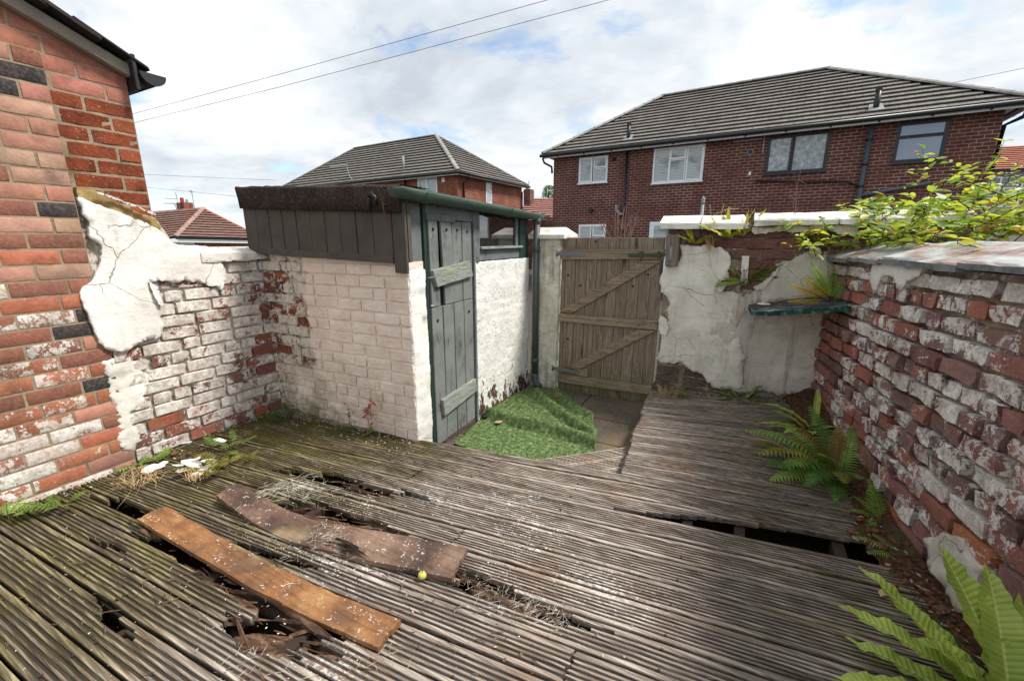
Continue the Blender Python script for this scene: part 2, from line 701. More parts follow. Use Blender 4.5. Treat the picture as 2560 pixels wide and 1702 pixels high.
def mk_deck(name):
    """grooved decking: silvered ridges, dark rot, old white paint droppings, algae by the left wall"""
    m = Mt(name, 0.82, 0.3)
    pj = m.jitter(0.2)
    p = m.pos
    xyz = m.sep(p)
    g = m.noise(m.map(pj, (3.2, 95, 40)), 1, 5, .68)
    g2 = m.noise(m.map(pj, (1.1, 26, 10)), 1, 5, .65)
    c = m.ramp(g, [(.28, '#433930'), (.44, '#84766a'), (.56, '#aea194'), (.70, '#d9cfc2')])
    c = m.mix(m.rng(g2, .46, .70, 0, .70), c, m.ramp(g, [(.3, '#2a231e'), (.7, '#6a5d50')]))
    c = m.mix(m.math('MULTIPLY', m.info('Random'), .42), c, m.mix(.6, c, (.05, .04, .032)))
    # warm split wood where the weather has opened it
    wm = m.rng(m.noise(p, 2.6, 5, .6), .50, .68, 0, .45)
    c = m.mix(wm, c, m.ramp(g, [(.3, '#3a2416'), (.55, '#8a6445'), (.72, '#c2a080')]))
    # damp, blackened boards on the house side
    dk = m.math('MULTIPLY', m.rng(m.math('ADD', xyz[0], m.math('MULTIPLY', m.noise(p, 2.2, 4, .6), 1.2)), -.65, -1.30), m.rng(m.noise(m.map(p, (1.2, 5, 5)), 1, 5, .65), .30, .55, .55, 1))
    c = m.mix(m.math('MULTIPLY', dk, .84), c, m.ramp(g, [(.34, '#1d1711'), (.52, '#463a2b'), (.66, '#7f7052'), (.76, '#a8987a')]))
    dr_ = m.math('MULTIPLY', m.rng(xyz[0], -.3, .3), m.rng(m.noise(m.map(p, (1.5, 6, 5)), 1, 5, .65), .35, .6))  # darker, browner boards towards the right-hand wall
    c = m.mix(m.math('MULTIPLY', dr_, .6), c, m.ramp(g, [(.35, '#1c1613'), (.6, '#54483c'), (.72, '#a59a84')]))
    # wet dark end by the outhouse
    wet = m.math('MULTIPLY', m.rng(m.math('ADD', xyz[1], m.math('MULTIPLY', xyz[0], -0.16)), 1.9, 2.45), m.rng(xyz[0], -1.5, -2.1))
    wet = m.math('MULTIPLY', wet, m.rng(m.noise(p, 4, 5, .6), .3, .55))
    c = m.mix(m.math('MULTIPLY', wet, .6), c, (0.05, 0.028, 0.02))
    # green algae: near the left wall and patches at the back
    al = m.math('MULTIPLY', m.rng(xyz[0], -1.4, -2.1), m.rng(m.noise(m.map(p, (2.5, 9, 5)), 1, 5, .65), .36, .62))
    ar = m.math('MULTIPLY', m.rng(xyz[0], -0.1, 0.5), m.rng(m.noise(m.map(p, (3, 14, 5)), 1.2, 5, .65), .46, .66))
    alg = m.math('MAXIMUM', al, ar)
    c = m.mix(m.math('MULTIPLY', alg, .60), c, m.ramp(g, [(.3, '#2f2a14'), (.52, '#716a3a'), (.70, '#b3aa72')]))
    # brown moss against the outhouse wall
    mm = m.math('MULTIPLY', m.rng(m.math('ADD', xyz[1], m.math('MULTIPLY', xyz[0], -0.157)), 2.20, 2.38), m.rng(m.noise(p, 8, 6, .7), .44, .58))
    mm = m.math('MULTIPLY', mm, m.rng(xyz[0], -1.2, -1.7))
    m2 = m.math('MULTIPLY', m.rng(xyz[0], -2.15, -2.75), m.rng(xyz[1], 1.10, 1.65))
    m3 = m.rng(xyz[0], -2.85, -3.15)
    m2 = m.math('MULTIPLY', m.math('MAXIMUM', m2, m3), m.rng(m.noise(p, 7, 7, .72), .40, .54))
    mm = m.math('MAXIMUM', mm, m2)
    c = m.mix(m.math('MULTIPLY', mm, .85), c, m.ramp(m.noise(p, 60, 4, .7), [(.35, '#2c2a10'), (.55, '#55521c'), (.7, '#6d4a1e')]))
    # paint splashes and flakes: thick in the middle, none far away
    zone = m.math('MULTIPLY', m.rng(m.noise(p, 1.5, 3, .5), .34, .60), m.math('MULTIPLY', m.rng(xyz[0], -2.6, -1.7), m.rng(xyz[0], 0.35, -0.6)))
    zone = m.math('MULTIPLY', zone, m.rng(xyz[1], 2.25, 1.9))
    fl = m.math('ADD', m.math('MULTIPLY', m.noise(m.map(p, (14, 34, 30)), 1, 7, .75), .55), m.math('MULTIPLY', m.noise(p, 110, 3, .6), .45))
    thr = m.math('SUBTRACT', 0.70, m.math('MULTIPLY', zone, 0.165))
    mk = m.rng(fl, thr, m.math('ADD', thr, .04))
    c = m.mix(m.math('MULTIPLY', mk, .9), c, (0.70, 0.67, 0.62))
    # pale crumbled dust round the breaks
    dust = None
    for (cx, cy, rr) in ((-2.10, 1.34, .26), (-.68, 1.23, .30), (-1.05, .70, .26), (-1.50, 1.16, .22), (-1.35, 1.62, .30), (-.35, 1.45, .35)):
        dd_ = m.node('ShaderNodeVectorMath', operation='DISTANCE')
        m.put(dd_.inputs[0], m.map(p, (.55, 1, 1)))
        dd_.inputs[1].default_value = (cx * .55, cy, 0)
        v_ = m.rng(dd_.outputs['Value'], rr, 0, 0, 1)
        dust = v_ if dust is None else m.math('MAXIMUM', dust, v_)
    dthr = m.math('SUBTRACT', 0.76, m.math('MULTIPLY', dust, 0.32))
    dm = m.rng(m.noise(m.map(p, (40, 85, 60)), 1, 6, .75), dthr, m.math('ADD', dthr, .10))
    c = m.mix(m.math('MULTIPLY', dm, .85), c, (0.62, 0.58, 0.53))
    dots = m.rng(m.voro(m.vadd(p, m.node_noise_col(p, 60)), 34, 'F1'), .08, .13, 1, 0)
    dots = m.math('MULTIPLY', dots, m.rng(m.noise(p, 7, 3, .5), .50, .56))
    c = m.mix(m.math('MULTIPLY', dots, m.math('MULTIPLY', zone, .8)), c, (0.74, 0.71, 0.66))
    # grooves and board sides darkened, greener where the algae is
    at = m.node('ShaderNodeAttribute', attribute_name='groove')
    c = m.mix(m.math('MULTIPLY', at.outputs['Fac'], .88), c, m.mix(m.math('MULTIPLY', alg, .5), (0.026, 0.020, 0.016), (0.055, 0.050, 0.018)))
    m.col(c)
    m.nrm(m.bump(m.math('ADD', g, m.math('MULTIPLY', m.noise(pj, 140, 3, .6), .4)), 0.75, 0.004))
    return m.m


def mk_leaf(name, lo, mid, hi, trans=0.35, rough=0.5, vein=None):
    m = Mt(name, rough, 0.4)
    pj = m.jitter(0.5)
    c = m.ramp(m.noise(pj, 9, 4, .6), [(.3, lo), (.52, mid), (.72, hi)])
    r = m.info('Random')
    c = m.mix(m.math('MULTIPLY', r, .35), c, lin(hi))
    c = m.mix(m.rng(m.noise(pj, 30, 4, .6), .66, .74, 0, .6), c, (0.16, 0.09, 0.025))
    m.col(c)
    m.nrm(m.bump(m.noise(pj, 55, 3, .5), 0.35, 0.003))
    t = m.node('ShaderNodeBsdfTranslucent')
    m.put(t.inputs['Color'], c)
    mx = m.node('ShaderNodeMixShader')
    mx.inputs[0].default_value = trans
    outn = [n for n in m.nt.nodes if n.type == 'OUTPUT_MATERIAL'][0]
    m.nt.links.new(m.b.outputs[0], mx.inputs[1])
    m.nt.links.new(t.outputs[0], mx.inputs[2])
    m.nt.links.new(mx.outputs[0], outn.inputs['Surface'])
    return m.m


def mk_house_brick(name, a, b, mortar):
    m = Mt(name, 0.9, 0.2)
    o = m.sep(m.obj)
    v = m.comb(m.math('ADD', o[0], o[1]), o[2], 0.0)
    n = m.node('ShaderNodeTexBrick', offset=0.5)
    m.put(n.inputs['Vector'], v)
    n.inputs['Scale'].default_value = 1.0
    n.inputs['Brick Width'].default_value = 0.235
    n.inputs['Row Height'].default_value = 0.085
    n.inputs['Mortar Size'].default_value = 0.0085
    n.inputs['Mortar Smooth'].default_value = 0.1
    n.inputs['Bias'].default_value = 0.0
    m.put(n.inputs['Color1'], lin(a))
    m.put(n.inputs['Color2'], lin(b))
    mc = m.mix(m.rng(m.noise(m.obj, 1.6, 5, .6), .35, .62), lin(mortar), m.mix(.6, lin(mortar), lin(a)))
    m.put(n.inputs['Mortar'], mc)
    c = m.mix(m.rng(m.noise(m.obj, 2.2, 6, .65), .4, .75, 0, .5), n.outputs['Color'], lin('#2d1a17'))
    c = m.mix(m.rng(m.noise(m.obj, 40, 4, .6), .5, .8, 0, .3), c, lin('#a98a7a'))
    m.col(c)
    m.nrm(m.bump(m.math('SUBTRACT', 1.0, n.outputs['Fac']), 0.5, 0.008))
    return m.m


def mk_glass(name, tint, rough=0.03):
    m = Mt(name, rough, 0.9)
    m.col(lin(tint))
    m.nrm(m.bump(m.noise(m.pos, 2.2, 2, .4), 0.06, 0.05))
    m.b.inputs['IOR'].default_value = 1.6
    m.b.inputs['Coat Weight'].default_value = 1.0
    m.b.inputs['Coat Roughness'].default_value = 0.02
    return m.m


MAT = {}
MAT['brick'] = mk_brick()
MAT['rustic'] = mk_rustic()
MAT['mortar_house'] = mk_mortar('sandy_mortar', '#857562', '#a8957e', '#5d5144')
MAT['mortar_left'] = mk_mortar('old_lime_mortar', '#7d6f61', '#aea18f', '#4d4037', .5, .62)
MAT['mortar_right'] = mk_mortar('crumbling_mortar', '#7a6858', '#a89888', '#4a3d34', .5, .30)
MAT['plaster_left'] = mk_plaster('white_render', '#dcd8cf', '#efece6', crack=.5, algae=.25, grime='#b8ae9c', dirt=.35, drip=.35)
MAT['plaster_low'] = mk_plaster('thin_white_coat', '#cfcabf', '#ebe7df', crack=.4, algae=.35, grime='#a59682', dirt=.5, seed=2.0)
MAT['plaster_back'] = mk_plaster('cream_render', '#d6cfbf', '#ece6da', crack=1.2, algae=.4, grime='#a3987c', dirt=.4, drip=.6, seed=4.0, scale=1.1)
MAT['plaster_grey'] = mk_plaster('grey_undercoat', '#bdb5a7', '#d6cec1', crack=.8, algae=.45, grime='#6f685a', dirt=.5, drip=.7, seed=6.0)
MAT['plaster_pier'] = mk_plaster('stained_pier_render', '#c4bdac', '#e6e0d3', crack=1.6, algae=.9, grime='#8a8263', dirt=.8, drip=.9, seed=8.0, scale=1.3)
MAT['coping_white'] = mk_plaster('white_painted_coping', '#cfcabd', '#efece4', crack=.2, algae=0, grime='#857c69', dirt=.75, seed=1.0, drip=.6)
MAT['shed_white'] = mk_plaster('white_masonry_paint', '#dedbd4', '#f0eee9', crack=.3, algae=.35, grime='#bdb5a6', dirt=.2, seed=3.0)
MAT['shed_pink'] = mk_plaster('pinkish_masonry_paint', '#bfae9d', '#d6c8b9', crack=.2, algae=.55, grime='#9d8b75', dirt=.35, seed=5.0)
MAT['sand_fillet'] = mk_mortar('sand_cement_fillet', '#8c7247', '#b59a68', '#6a5738')
MAT['gate_wood'] = mk_timber('weathered_gate_timber', '#5a4c40', '#8a7a69', '#ab9c89', 'z', algae=.8)
MAT['gate_rail'] = mk_timber('weathered_rail_timber', '#5f5243', '#91806a', '#b3a28a', 'x', algae=.4)
MAT['clad_dark'] = mk_timber('dark_painted_cladding', '#2a2521', '#443d37', '#5d554d', 'z', paint='#4a4540', paint_amt=.80, paint2='#5c564e', knots=False)
MAT['clad_green'] = mk_timber('faded_green_boards', '#2c302f', '#515655', '#757a79', 'z', paint='#5c6160', paint_amt=.62, paint2='#71777a', knots=True)
MAT['door_grey'] = mk_timber('peeling_grey_green_paint', '#3f413f', '#626563', '#888a87', 'z', paint='#676b68', paint_amt=.60, paint2='#7f837f', knots=True)
MAT['ledge_paint'] = mk_timber('flaking_pale_green_paint', '#58604f', '#8f9482', '#b5b59c', 'y', paint='#7d8583', paint_amt=.46, paint2='#969d99', knots=False)
MAT['green_dark'] = simple('bottle_green_paint', '#1f352c', .6, .4, .5, 18, .5)
def mk_felt():
    m = Mt('mineral_felt', .95, .15)
    c = m.ramp(m.noise(m.pos, 9, 6, .7), [(.3, '#241d1a'), (.55, '#3a302b'), (.75, '#574a42')])
    c = m.mix(m.rng(m.noise(m.pos, 190, 3, .6), .55, .68, 0, .7), c, lin('#8a7d73'))
    m.col(c)
    m.nrm(m.bump(m.noise(m.pos, 150, 4, .7), 1.0, .006))
    return m.m


MAT['felt'] = mk_felt()
MAT['gutter_paint'] = mk_timber('mossy_grey_iron', '#2f3835', '#4d5755', '#69726f', 'y', paint='#565f5d', paint_amt=.6, paint2='#3f5a44', knots=False)
MAT['pipe_grey'] = simple('grey_painted_pipe', '#4a4f50', .55, .4, .3, 14, .3)
MAT['black_plastic'] = simple('black_plastic', '#1d1e21', .45, .45, .25, 8)
MAT['slate_dark'] = simple('dark_slate', '#2b2522', .8, .3, .4, 20, .8)
MAT['barge'] = simple('weathered_barge_board', '#8e857a', .85, .2, .3, 10, .6)
MAT['deck'] = mk_deck('grooved_deck_timber')
MAT['joist'] = simple('damp_joist_timber', '#3a2f27', .9, .2, .5, 16, .8)
MAT['rot_wood'] = mk_timber('rotten_split_wood', '#2c1f18', '#6b5140', '#a68a6a', 'x', knots=False, spots=.3)
MAT['soil'] = simple('dark_soil', '#3a2f26', .95, .1, .5, 22, 1.0)
MAT['steel'] = simple('galvanised_steel', '#7d8184', .45, .5, .25, 30, .3, .7)
MAT['rust_green'] = simple('mossy_bolt', '#4d5640', .8, .3, .5, 40, .6, .2)
MAT['upvc'] = simple('white_upvc', '#e6e9ee', .35, .45, .03, 3)
MAT['upvc_dark'] = simple('anthracite_upvc', '#23272d', .4, .45, .08, 3)
MAT['glass'] = mk_glass('window_glass', '#43525e')
MAT['glass_dark'] = mk_glass('dark_glass', '#1b1d20')
MAT['glass_blue'] = mk_glass('frosted_blue_glass', '#5b7391', .12)
MAT['blind'] = simple('venetian_blind', '#c9ccc9', .7, .2, .06, 3)
MAT['lead'] = simple('lead_flashing', '#8d9091', .6, .3, .2, 10, .4)
MAT['cable'] = simple('black_cable', '#4a4d52', .7, .2, .1, 5)


# ------------------------------------------------------------------ brick pieces
def brick_mesh(L, H, D, seed, worn=0.003, bev=0.006, round_=0.0):
    rnd = random.Random(seed)
    sx = [-1, -1, -0.965, -0.4, 0.05, 0.45, 0.965, 1, 1]
    sz = [-1, -1, -0.88, 0.0, 0.88, 1, 1]
    V = []
    nx, nzn = len(sx), len(sz)
    sd = rnd.random() * 90
    for j in range(nzn):
        for i in range(nx):
            ring = min(i, nx - 1 - i, j, nzn - 1 - j)
            x = sx[i] * L / 2
            z = sz[j] * H / 2
            if ring == 0:
                y = D
            elif ring == 1:
                y = bev
                x *= 1
            else:
                y = 0
            # rounded corners
            if ring <= 1 and abs(sx[i]) > .9 and abs(sz[j]) > .7:
                k = 0.004 + round_
                x -= math.copysign(k, x)
                z -= math.copysign(k * 0.8, z)
            p = Vector((x, y, z))
            q = Vector((x * 14 + sd, z * 14 - sd, seed * 1.3))
            if ring >= 1:
                p.y += noise.noise(q) * worn * 2.2 - (noise.noise(q * 2.7) > 0.35) * worn * 0.8
                p.x += noise.noise(q + Vector((9, 0, 0))) * worn
                p.z += noise.noise(q + Vector((0, 9, 0))) * worn
            V.append(p)
    F = []
    for j in range(nzn - 1):
        for i in range(nx - 1):
            a = j * nx + i
            F.append((a, a + 1, a + nx + 1, a + nx))
    me = mesh('brick', V, F)
    for p in me.polygons:
        p.use_smooth = True
    me.set_sharp_from_angle(angle=R(38))
    return me


_bcache = {}


def brick(W, u, z, L, H, out, mat, parent, color, paint, style='worn', nvar=6, tilt=0.0, D=0.06):
    key = (style, round(L, 3), round(H, 3), mat.name, random.randrange(nvar))
    me = _bcache.get(key)
    if me is None:
        pr = {'worn': (.0042, .0050, .002), 'crisp': (.0012, .0020, -.003), 'rough': (.0075, .0070, .004), 'soft': (.0030, .0040, .001)}[style]
        me = brick_mesh(L, H, D, len(_bcache) * 3 + 1, *pr)
        me.materials.append(mat)
        _bcache[key] = me
    o = add('brick', me, None, parent, W.pt(u, z, out), (0, tilt, W.ang))
    o.color = (*color, paint)
    return o


def cj(c, v=0.18):
    k = 1 + random.uniform(-v, v)
    return tuple(max(0.01, min(1, x * k * (1 + random.uniform(-.06, .06)))) for x in c)


CH = 0.083      # course height

# ================================================================== GROUND
mb = MB()
mb.add([(-300, -60, -.42), (300, -60, -.42), (300, 500, -.42), (-300, 500, -.42)], [(0, 1, 2, 3)])
g_ = mb.build('ground', simple('far_ground', '#4d4a42', .95, .1, .3, .6, .3))
g_['kind'] = 'structure'
# soil under the deck and the lower concrete by the gate
mb = MB()
n = 40
for j in range(n + 1):
    for i in range(n + 1):
        x = -3.9 + 5.4 * i / n
        y = -1.2 + 5.7 * j / n
        mb.v.append(Vector((x, y, -.215 + fbm((x, y, 0), 2.2, 3) * .02)))
for j in range(n):
    for i in range(n):
        a = j * (n + 1) + i
        mb.f.append((a, a + 1, a + n + 2, a + n + 1))
o = mb.build('soil', MAT['soil'], smooth=True)
o['kind'] = 'structure'


def mk_concrete():
    m = Mt('stained_concrete', .9, .2)
    c = m.ramp(m.noise(m.pos, 3, 7, .65), [(.3, '#3f3830'), (.55, '#6b6156'), (.72, '#897e70')])
    c = m.mix(m.rng(m.noise(m.pos, 40, 6, .75), .46, .66, 0, .65), c, lin('#332d26'))
    c = m.mix(m.rng(m.noise(m.pos, 6, 6, .7), .50, .62, 0, .6), c, lin('#3b3229'))
    c = m.mix(m.rng(m.noise(m.pos, 150, 3, .6), .62, .70, 0, .6), c, lin('#b5ab9b'))
    c = m.mix(m.rng(m.noise(m.pos, 1.3, 3, .5), .5, .66, 0, .6), c, lin('#857250'))
    m.col(c)
    m.nrm(m.bump(m.noise(m.pos, 60, 6, .75), .8, .008))
    return m.m


MAT['concrete'] = mk_concrete()
conc = thing('paved_floor', 'stained concrete flags on the lower floor in front of the gate', 'paving', (-1.2, 3.2, -.19))
conc['kind'] = 'structure'
for (x0, y0, x1, y1) in [(-1.86, 2.2, -1.24, 2.98), (-1.23, 2.2, -.40, 2.98), (-1.86, 2.99, -1.18, 4.06), (-1.17, 2.99, -.40, 3.42), (-1.17, 3.43, -.40, 4.3)]:
    mb = MB().box((x0, y0, -.20), (x1, y1, -.152 + random.uniform(-.004, .004)))
    mb.build('flagstone', MAT['concrete'], conc, bevel=.006, seg=2)

# ================================================================== LEFT: HOUSE EXTENSION
WL = Wall((-3.30, 0.0), R(90))          # u = world y, faces +x
house = thing('house_extension', 'red brick house gable with clipped verge at the edge of the deck', 'house', (-3.5, .4, 0))
verge = [WL.uz(313, 172, .05), WL.uz(25, 0, .05)]
vs = (verge[1][1] - verge[0][1]) / (verge[1][0] - verge[0][0])


def vz(u):
    return verge[0][1] + (u - verge[0][0]) * vs


U0 = -.35
mb = MB()
poly = [(U0, -.25), (1.395, -.25), (1.395, vz(1.395)), (U0, vz(U0))]
mb.prism([WL.pt(u, z, -.05) for u, z in poly], WL.n * -.25)
gable = mb.build('wall', MAT['mortar_house'], house)
mb = MB()
ptop = WL.uz(78, 122, 0)[1]
mb.prism([WL.pt(u, z, -.004) for u, z in [(U0, -.25), (1.029, -.25), (1.029, ptop), (U0, ptop)]], WL.n * -.05)
pil = mb.build('pilaster', MAT['mortar_house'], house)
PINK = (.50, .235, .165)
PALE = (.55, .33, .23)
ORNG = (.47, .165, .085)
BROW = (.30, .12, .075)
DARK = (.045, .042, .045)
SALM = (.50, .19, .135)
nrow = int(round((ptop + .05) / CH))
z = ptop - CH / 2
for r in range(nrow):
    u = 1.026
    full = (r % 2 == 1)
    k = 0
    while u > U0 + .1:
        L = .215 if (full or k > 0) else .104
        if k == 0 and r in (9, 15, 21):
            L = .150
        # colour by height: pale pink high, orange low with old paint left on it
        if z > 1.45:
            c = random.choice([PINK, PALE, PINK, PALE, BROW])
            paint = 0
        elif z > 1.2:
            c = random.choice([PINK, ORNG, BROW, PALE])
            paint = .3 if (k > 0 and random.random() < .4) else 0
        else:
            c = random.choice([ORNG, ORNG, PINK, BROW])
            paint = random.uniform(.2, .62) if k > 0 else (0.1 if random.random() < .2 else 0)
        if z < .45:
            paint = max(paint, random.uniform(.25, .7)) if k > 0 else paint
        if (r in (1, 2) and k >= (1 if r == 2 else 0)) or (r, k) in ((9, 0), (16, 0), (17, 0), (21, 0)):
            c, paint = DARK, 0
        if (r, k) in ((11, 0), (12, 0), (14, 0), (24, 0)):
            c = BROW
        brick(WL, u - L / 2, z, L, CH - .011, .0, MAT['brick'], pil, cj(c), paint, 'crisp', 4)
        u -= L + .011
        k += 1
    z -= CH
# wall beside and above the pilaster
z = 1.56
r = 0
while z < vz(.2):
    u = 1.392
    k = 0
    umin = 1.040 if z < ptop - .02 else U0
    while u > umin + .03:
        L = .215 if ((r % 2) or k > 0) else .104
        L = min(L, u - umin)
        if L < .03:
            break
        zt = min(vz(u - L), vz(u)) - .02
        H = CH - .011
        if z - H / 2 < max(vz(u - L), vz(u)) - .012 and z + H / 2 > zt + .015:
            zc0 = z - H / 2
            pl = [(u - L, zc0), (u, zc0), (u, max(zc0, min(z + H / 2, vz(u) - .012))), (u - L, max(zc0, min(z + H / 2, vz(u - L) - .012)))]
            ut = u + (z + H / 2 - (vz(u) - .012)) / vs
            if u - L < ut < u:
                pl.insert(3, (ut, z + H / 2))
            pl = [p_ for i_, p_ in enumerate(pl) if (Vector(p_) - Vector(pl[i_ - 1])).length > .004]
            if len(pl) >= 3:
                ob_ = MB().prism([WL.pt(a_, b_, -.047) for a_, b_ in pl], WL.n * -.04).build('brick', MAT['brick'], gable)
                ob_.color = (*cj(SALM, .1), 0)
        elif z + H / 2 <= zt + .015:
            if z < 2.19:
                c = (.42, .13, .06) if (k == 0 and L < .2) else (.25, .09, .05)
                brick(WL, u - L / 2, z, L, H, -.047, MAT['rustic'], gable, cj(c, .25), .35 if (k == 0 and L < .2) else .12, 'soft', 4)
            else:
                brick(WL, u - L / 2, z, L, H, -.047, MAT['brick'], gable, cj(SALM, .1), 0, 'crisp', 4)
        u -= L + .012
        k += 1
    z += CH
    r += 1
# barge board, slates, gutter
e0 = verge[0]
mb = MB()
ue, ub = 1.40, U0
mb.prism([WL.pt(u, zz, -.045) for u, zz in [(ue, vz(ue) - .008), (ue, vz(ue) + .060), (ub, vz(ub) + .060), (ub, vz(ub) - .008)]], WL.n * .05)
mb.build('barge_board', MAT['barge'], house, bevel=.004)
u = 1.475
i = 0
sd = Vector((0, 1, vs)).normalized()
while u > U0:
    L = .30
    mb = MB()
    a = WL.pt(u, vz(u) + .072, .06)
    b = WL.pt(u - L, vz(u - L) + .097, .06)
    dn = Vector((0, 0, .02))
    w = WL.n * -.55
    jg = [Vector((random.uniform(-.012, .012), random.uniform(-.006, .006), random.uniform(-.004, .004))) for _ in range(4)]
    mb.add([a + jg[0], b + jg[1], b + w, a + w, a + dn + jg[2], b + dn + jg[3], b + w + dn, a + w + dn],
           [(0, 3, 2, 1), (4, 5, 6, 7), (0, 1, 5, 4), (1, 2, 6, 5), (2, 3, 7, 6), (3, 0, 4, 7)])
    mb.build('slate', MAT['slate_dark'], house, bevel=.003)
    u -= .20
    i += 1
# gutter seen end on + its bracket and the fascia end
gc = Vector((-3.27, 1.485, WL.uz(372, 192, 0.0)[1]))
mb = MB()
N = 14
for xx in (-3.235, -4.6):
    for rr in (.060, .054):
        for k in range(N + 1):
            t = math.pi + math.pi * k / N
            mb.v.append(Vector((xx, gc.y + rr * math.cos(t) * 1.05, gc.z + rr * math.sin(t))))
q = N + 1
for k in range(N):
    mb.f.append((k, k + 1, 2 * q + k + 1, 2 * q + k))
    mb.f.append((q + k + 1, q + k, 3 * q + k, 3 * q + k + 1))
    mb.f.append((k + 1, k, q + k, q + k + 1))
mb.f.append((0, q, 3 * q, 2 * q))
mb.f.append((q - 1, 3 * q - 1, 4 * q - 1, 2 * q - 1)[::-1])
gut = mb.build('gutter', MAT['black_plastic'], house, smooth=True)
mb = MB()
dcap = [Vector((-3.228, gc.y + .064 * math.cos(math.pi + math.pi * k / N) * 1.05, gc.z + .064 * math.sin(math.pi + math.pi * k / N))) for k in range(N + 1)]
mb.prism(dcap, (-.012, 0, 0))
mb.build('stop_end', MAT['black_plastic'], gut)
mb = MB().box((-4.0, 1.397, gc.z - .105), (-3.245, 1.418, gc.z + .085))
mb.build('fascia', MAT['black_plastic'], house, bevel=.004)
mb = MB().box((-3.30, 1.419, gc.z - .075), (-3.27, 1.45, gc.z - .03))
mb.build('gutter_bracket', MAT['black_plastic'], gut, bevel=.003)

# ================================================================== LEFT GARDEN WALL
lw = thing('garden_wall', 'white rendered brick garden wall flaking beside the house pilaster', 'wall', (-3.4, 1.5, 0))
mb = MB()
poly = [(1.031, -.25), (2.10, -.25), (2.10, 1.245), (1.78, 1.255), (1.56, 1.275), (1.49, 1.32), (1.44, 1.44), (1.40, 1.53), (1.28, 1.57), (1.031, 1.63)]
mb.prism([WL.pt(u, zz, -.024) for u, zz in poly], WL.n * -.21)
lwall = mb.build('wall', MAT['mortar_left'], lw)
REDS = [(.27, .085, .06), (.24, .075, .06), (.20, .075, .065), (.30, .10, .065), (.33, .10, .05)]
z = .035
r = 0
while z < 1.24:
    u = 1.015 - (.0 if r % 2 else .115) - random.choice([0, .03, .06, .17])
    while u < 2.06:
        L = random.choice([.215, .215, .215, .215, .105]) if u > 1.0 else .215
        a = max(u, 1.036)
        b = min(u + L, 2.062)
        if b - a > .045:
            Lq = round((b - a) / .02) * .02
            pn = random.gauss(.64, .08)
            if random.random() < .10:
                pn = .15
            if z < .12:
                pn *= .85
            brick(WL, (a + b) / 2, z, min(Lq, b - a), CH - .012, -.002 + random.uniform(-.006, .004), MAT['brick'], lwall, cj(random.choice(REDS)), pn, 'worn', 5, random.uniform(-.01, .01))
        u += L + .012
    z += CH
    r += 1
S2 = lambda pts: [WL.uz(x, y, .012) for x, y in pts]
up = S2([(196, 492), (250, 512), (310, 535), (365, 558), (402, 580), (425, 603), (445, 612), (500, 614), (534, 618), (546, 640), (561, 680), (563, 706), (554, 728),
         (541, 714), (520, 716), (502, 706), (478, 706), (462, 700), (440, 709), (412, 703), (374, 706), (372, 722), (386, 742), (398, 772), (404, 800), (412, 812),
         (405, 832), (394, 846), (358, 852), (312, 880), (285, 878), (262, 872), (248, 856), (236, 830), (226, 800), (214, 776), (203, 748), (200, 722), (216, 710),
         (240, 690), (256, 650), (252, 612), (226, 596)])
sheet(WL, up, .014, -.02, 'render_coat', MAT['plaster_left'], lwall, .028, .006, 1, .004, .004, smooth=True)
low = S2([(262, 900), (300, 894), (332, 890), (346, 906), (368, 932), (386, 934), (377, 960), (366, 984), (376, 996), (362, 1018), (332, 1030), (334, 1062), (352, 1100), (340, 1132), (310, 1126), (300, 1096), (290, 1052), (280, 1008), (272, 950)])
sheet(WL, low, -.0005, -.02, 'render_coat', MAT['plaster_low'], lwall, .022, .006, 2, .008, -.003, smooth=True,
      wave=lambda u, z: -.007 * max(0, 1 - abs((z / CH) % 1 - .92) / .16))
# curled lip of loose render
lip = [WL.uz(x, y, .03) for x, y in [(372, 704), (392, 712), (400, 740), (406, 764), (396, 760), (384, 738)]]
sheet(WL, lip, .034, .012, 'render_flake', MAT['plaster_left'], lwall, .02, .004, 3, .002, .012)
# sandy fillet and torn flashing along the slope
fil = S2([(192, 468), (235, 476), (300, 508), (352, 532), (392, 548), (408, 580), (380, 572), (330, 553), (270, 528), (225, 508), (196, 494)])
sheet(WL, fil, .006, -.04, 'mortar_fillet', MAT['sand_fillet'], lwall, .03, .006, 4, .003, 0)
mb = MB()
fp = [WL.uz(x, y, .02) for x, y in [(236, 478), (262, 486), (288, 494), (312, 505), (338, 512), (362, 524), (384, 532)]]
for i in range(len(fp) - 1):
    a, b = fp[i], fp[i + 1]
    w0, w1 = random.uniform(.012, .02), random.uniform(.012, .02)
    o0, o1 = random.uniform(.02, .045), random.uniform(.02, .045)
    mb.prism([WL.pt(a[0], a[1], o0), WL.pt(b[0], b[1], o1), WL.pt(b[0], b[1] - w1, o1 + .012), WL.pt(a[0], a[1] - w0, o0 + .012)], WL.n * -.003)
m_ = Mt('flaked_flashing', .7, .3)
m_.col(m_.ramp(m_.noise(m_.pos, 45, 4, .7), [(.40, '#2f4a38'), (.5, '#c9c9c2'), (.62, '#3a3632')]))
mb.build('flashing', m_.m, lwall)
# ledge bricks on top at the outhouse end
for (u, L) in [(1.70, .20), (1.90, .17)]:
    brick(WL, u, 1.268, L, .06, .022, MAT['brick'], lwall, (.28, .12, .09), .95, 'worn')
mb = MB()
for i in range(9):
    u = 1.60 + i * .06
    mb.v += [WL.pt(u, 1.30 + random.uniform(-.006, .008), .026), WL.pt(u, 1.325 + random.uniform(-.006, .01), -.06), WL.pt(u, 1.25, .024)]
for i in range(8):
    a = i * 3
    mb.f += [(a, a + 3, a + 4, a + 1), (a + 2, a + 5, a + 3, a)]
mb.build('cement_flaunching', MAT['plaster_low'], lwall)

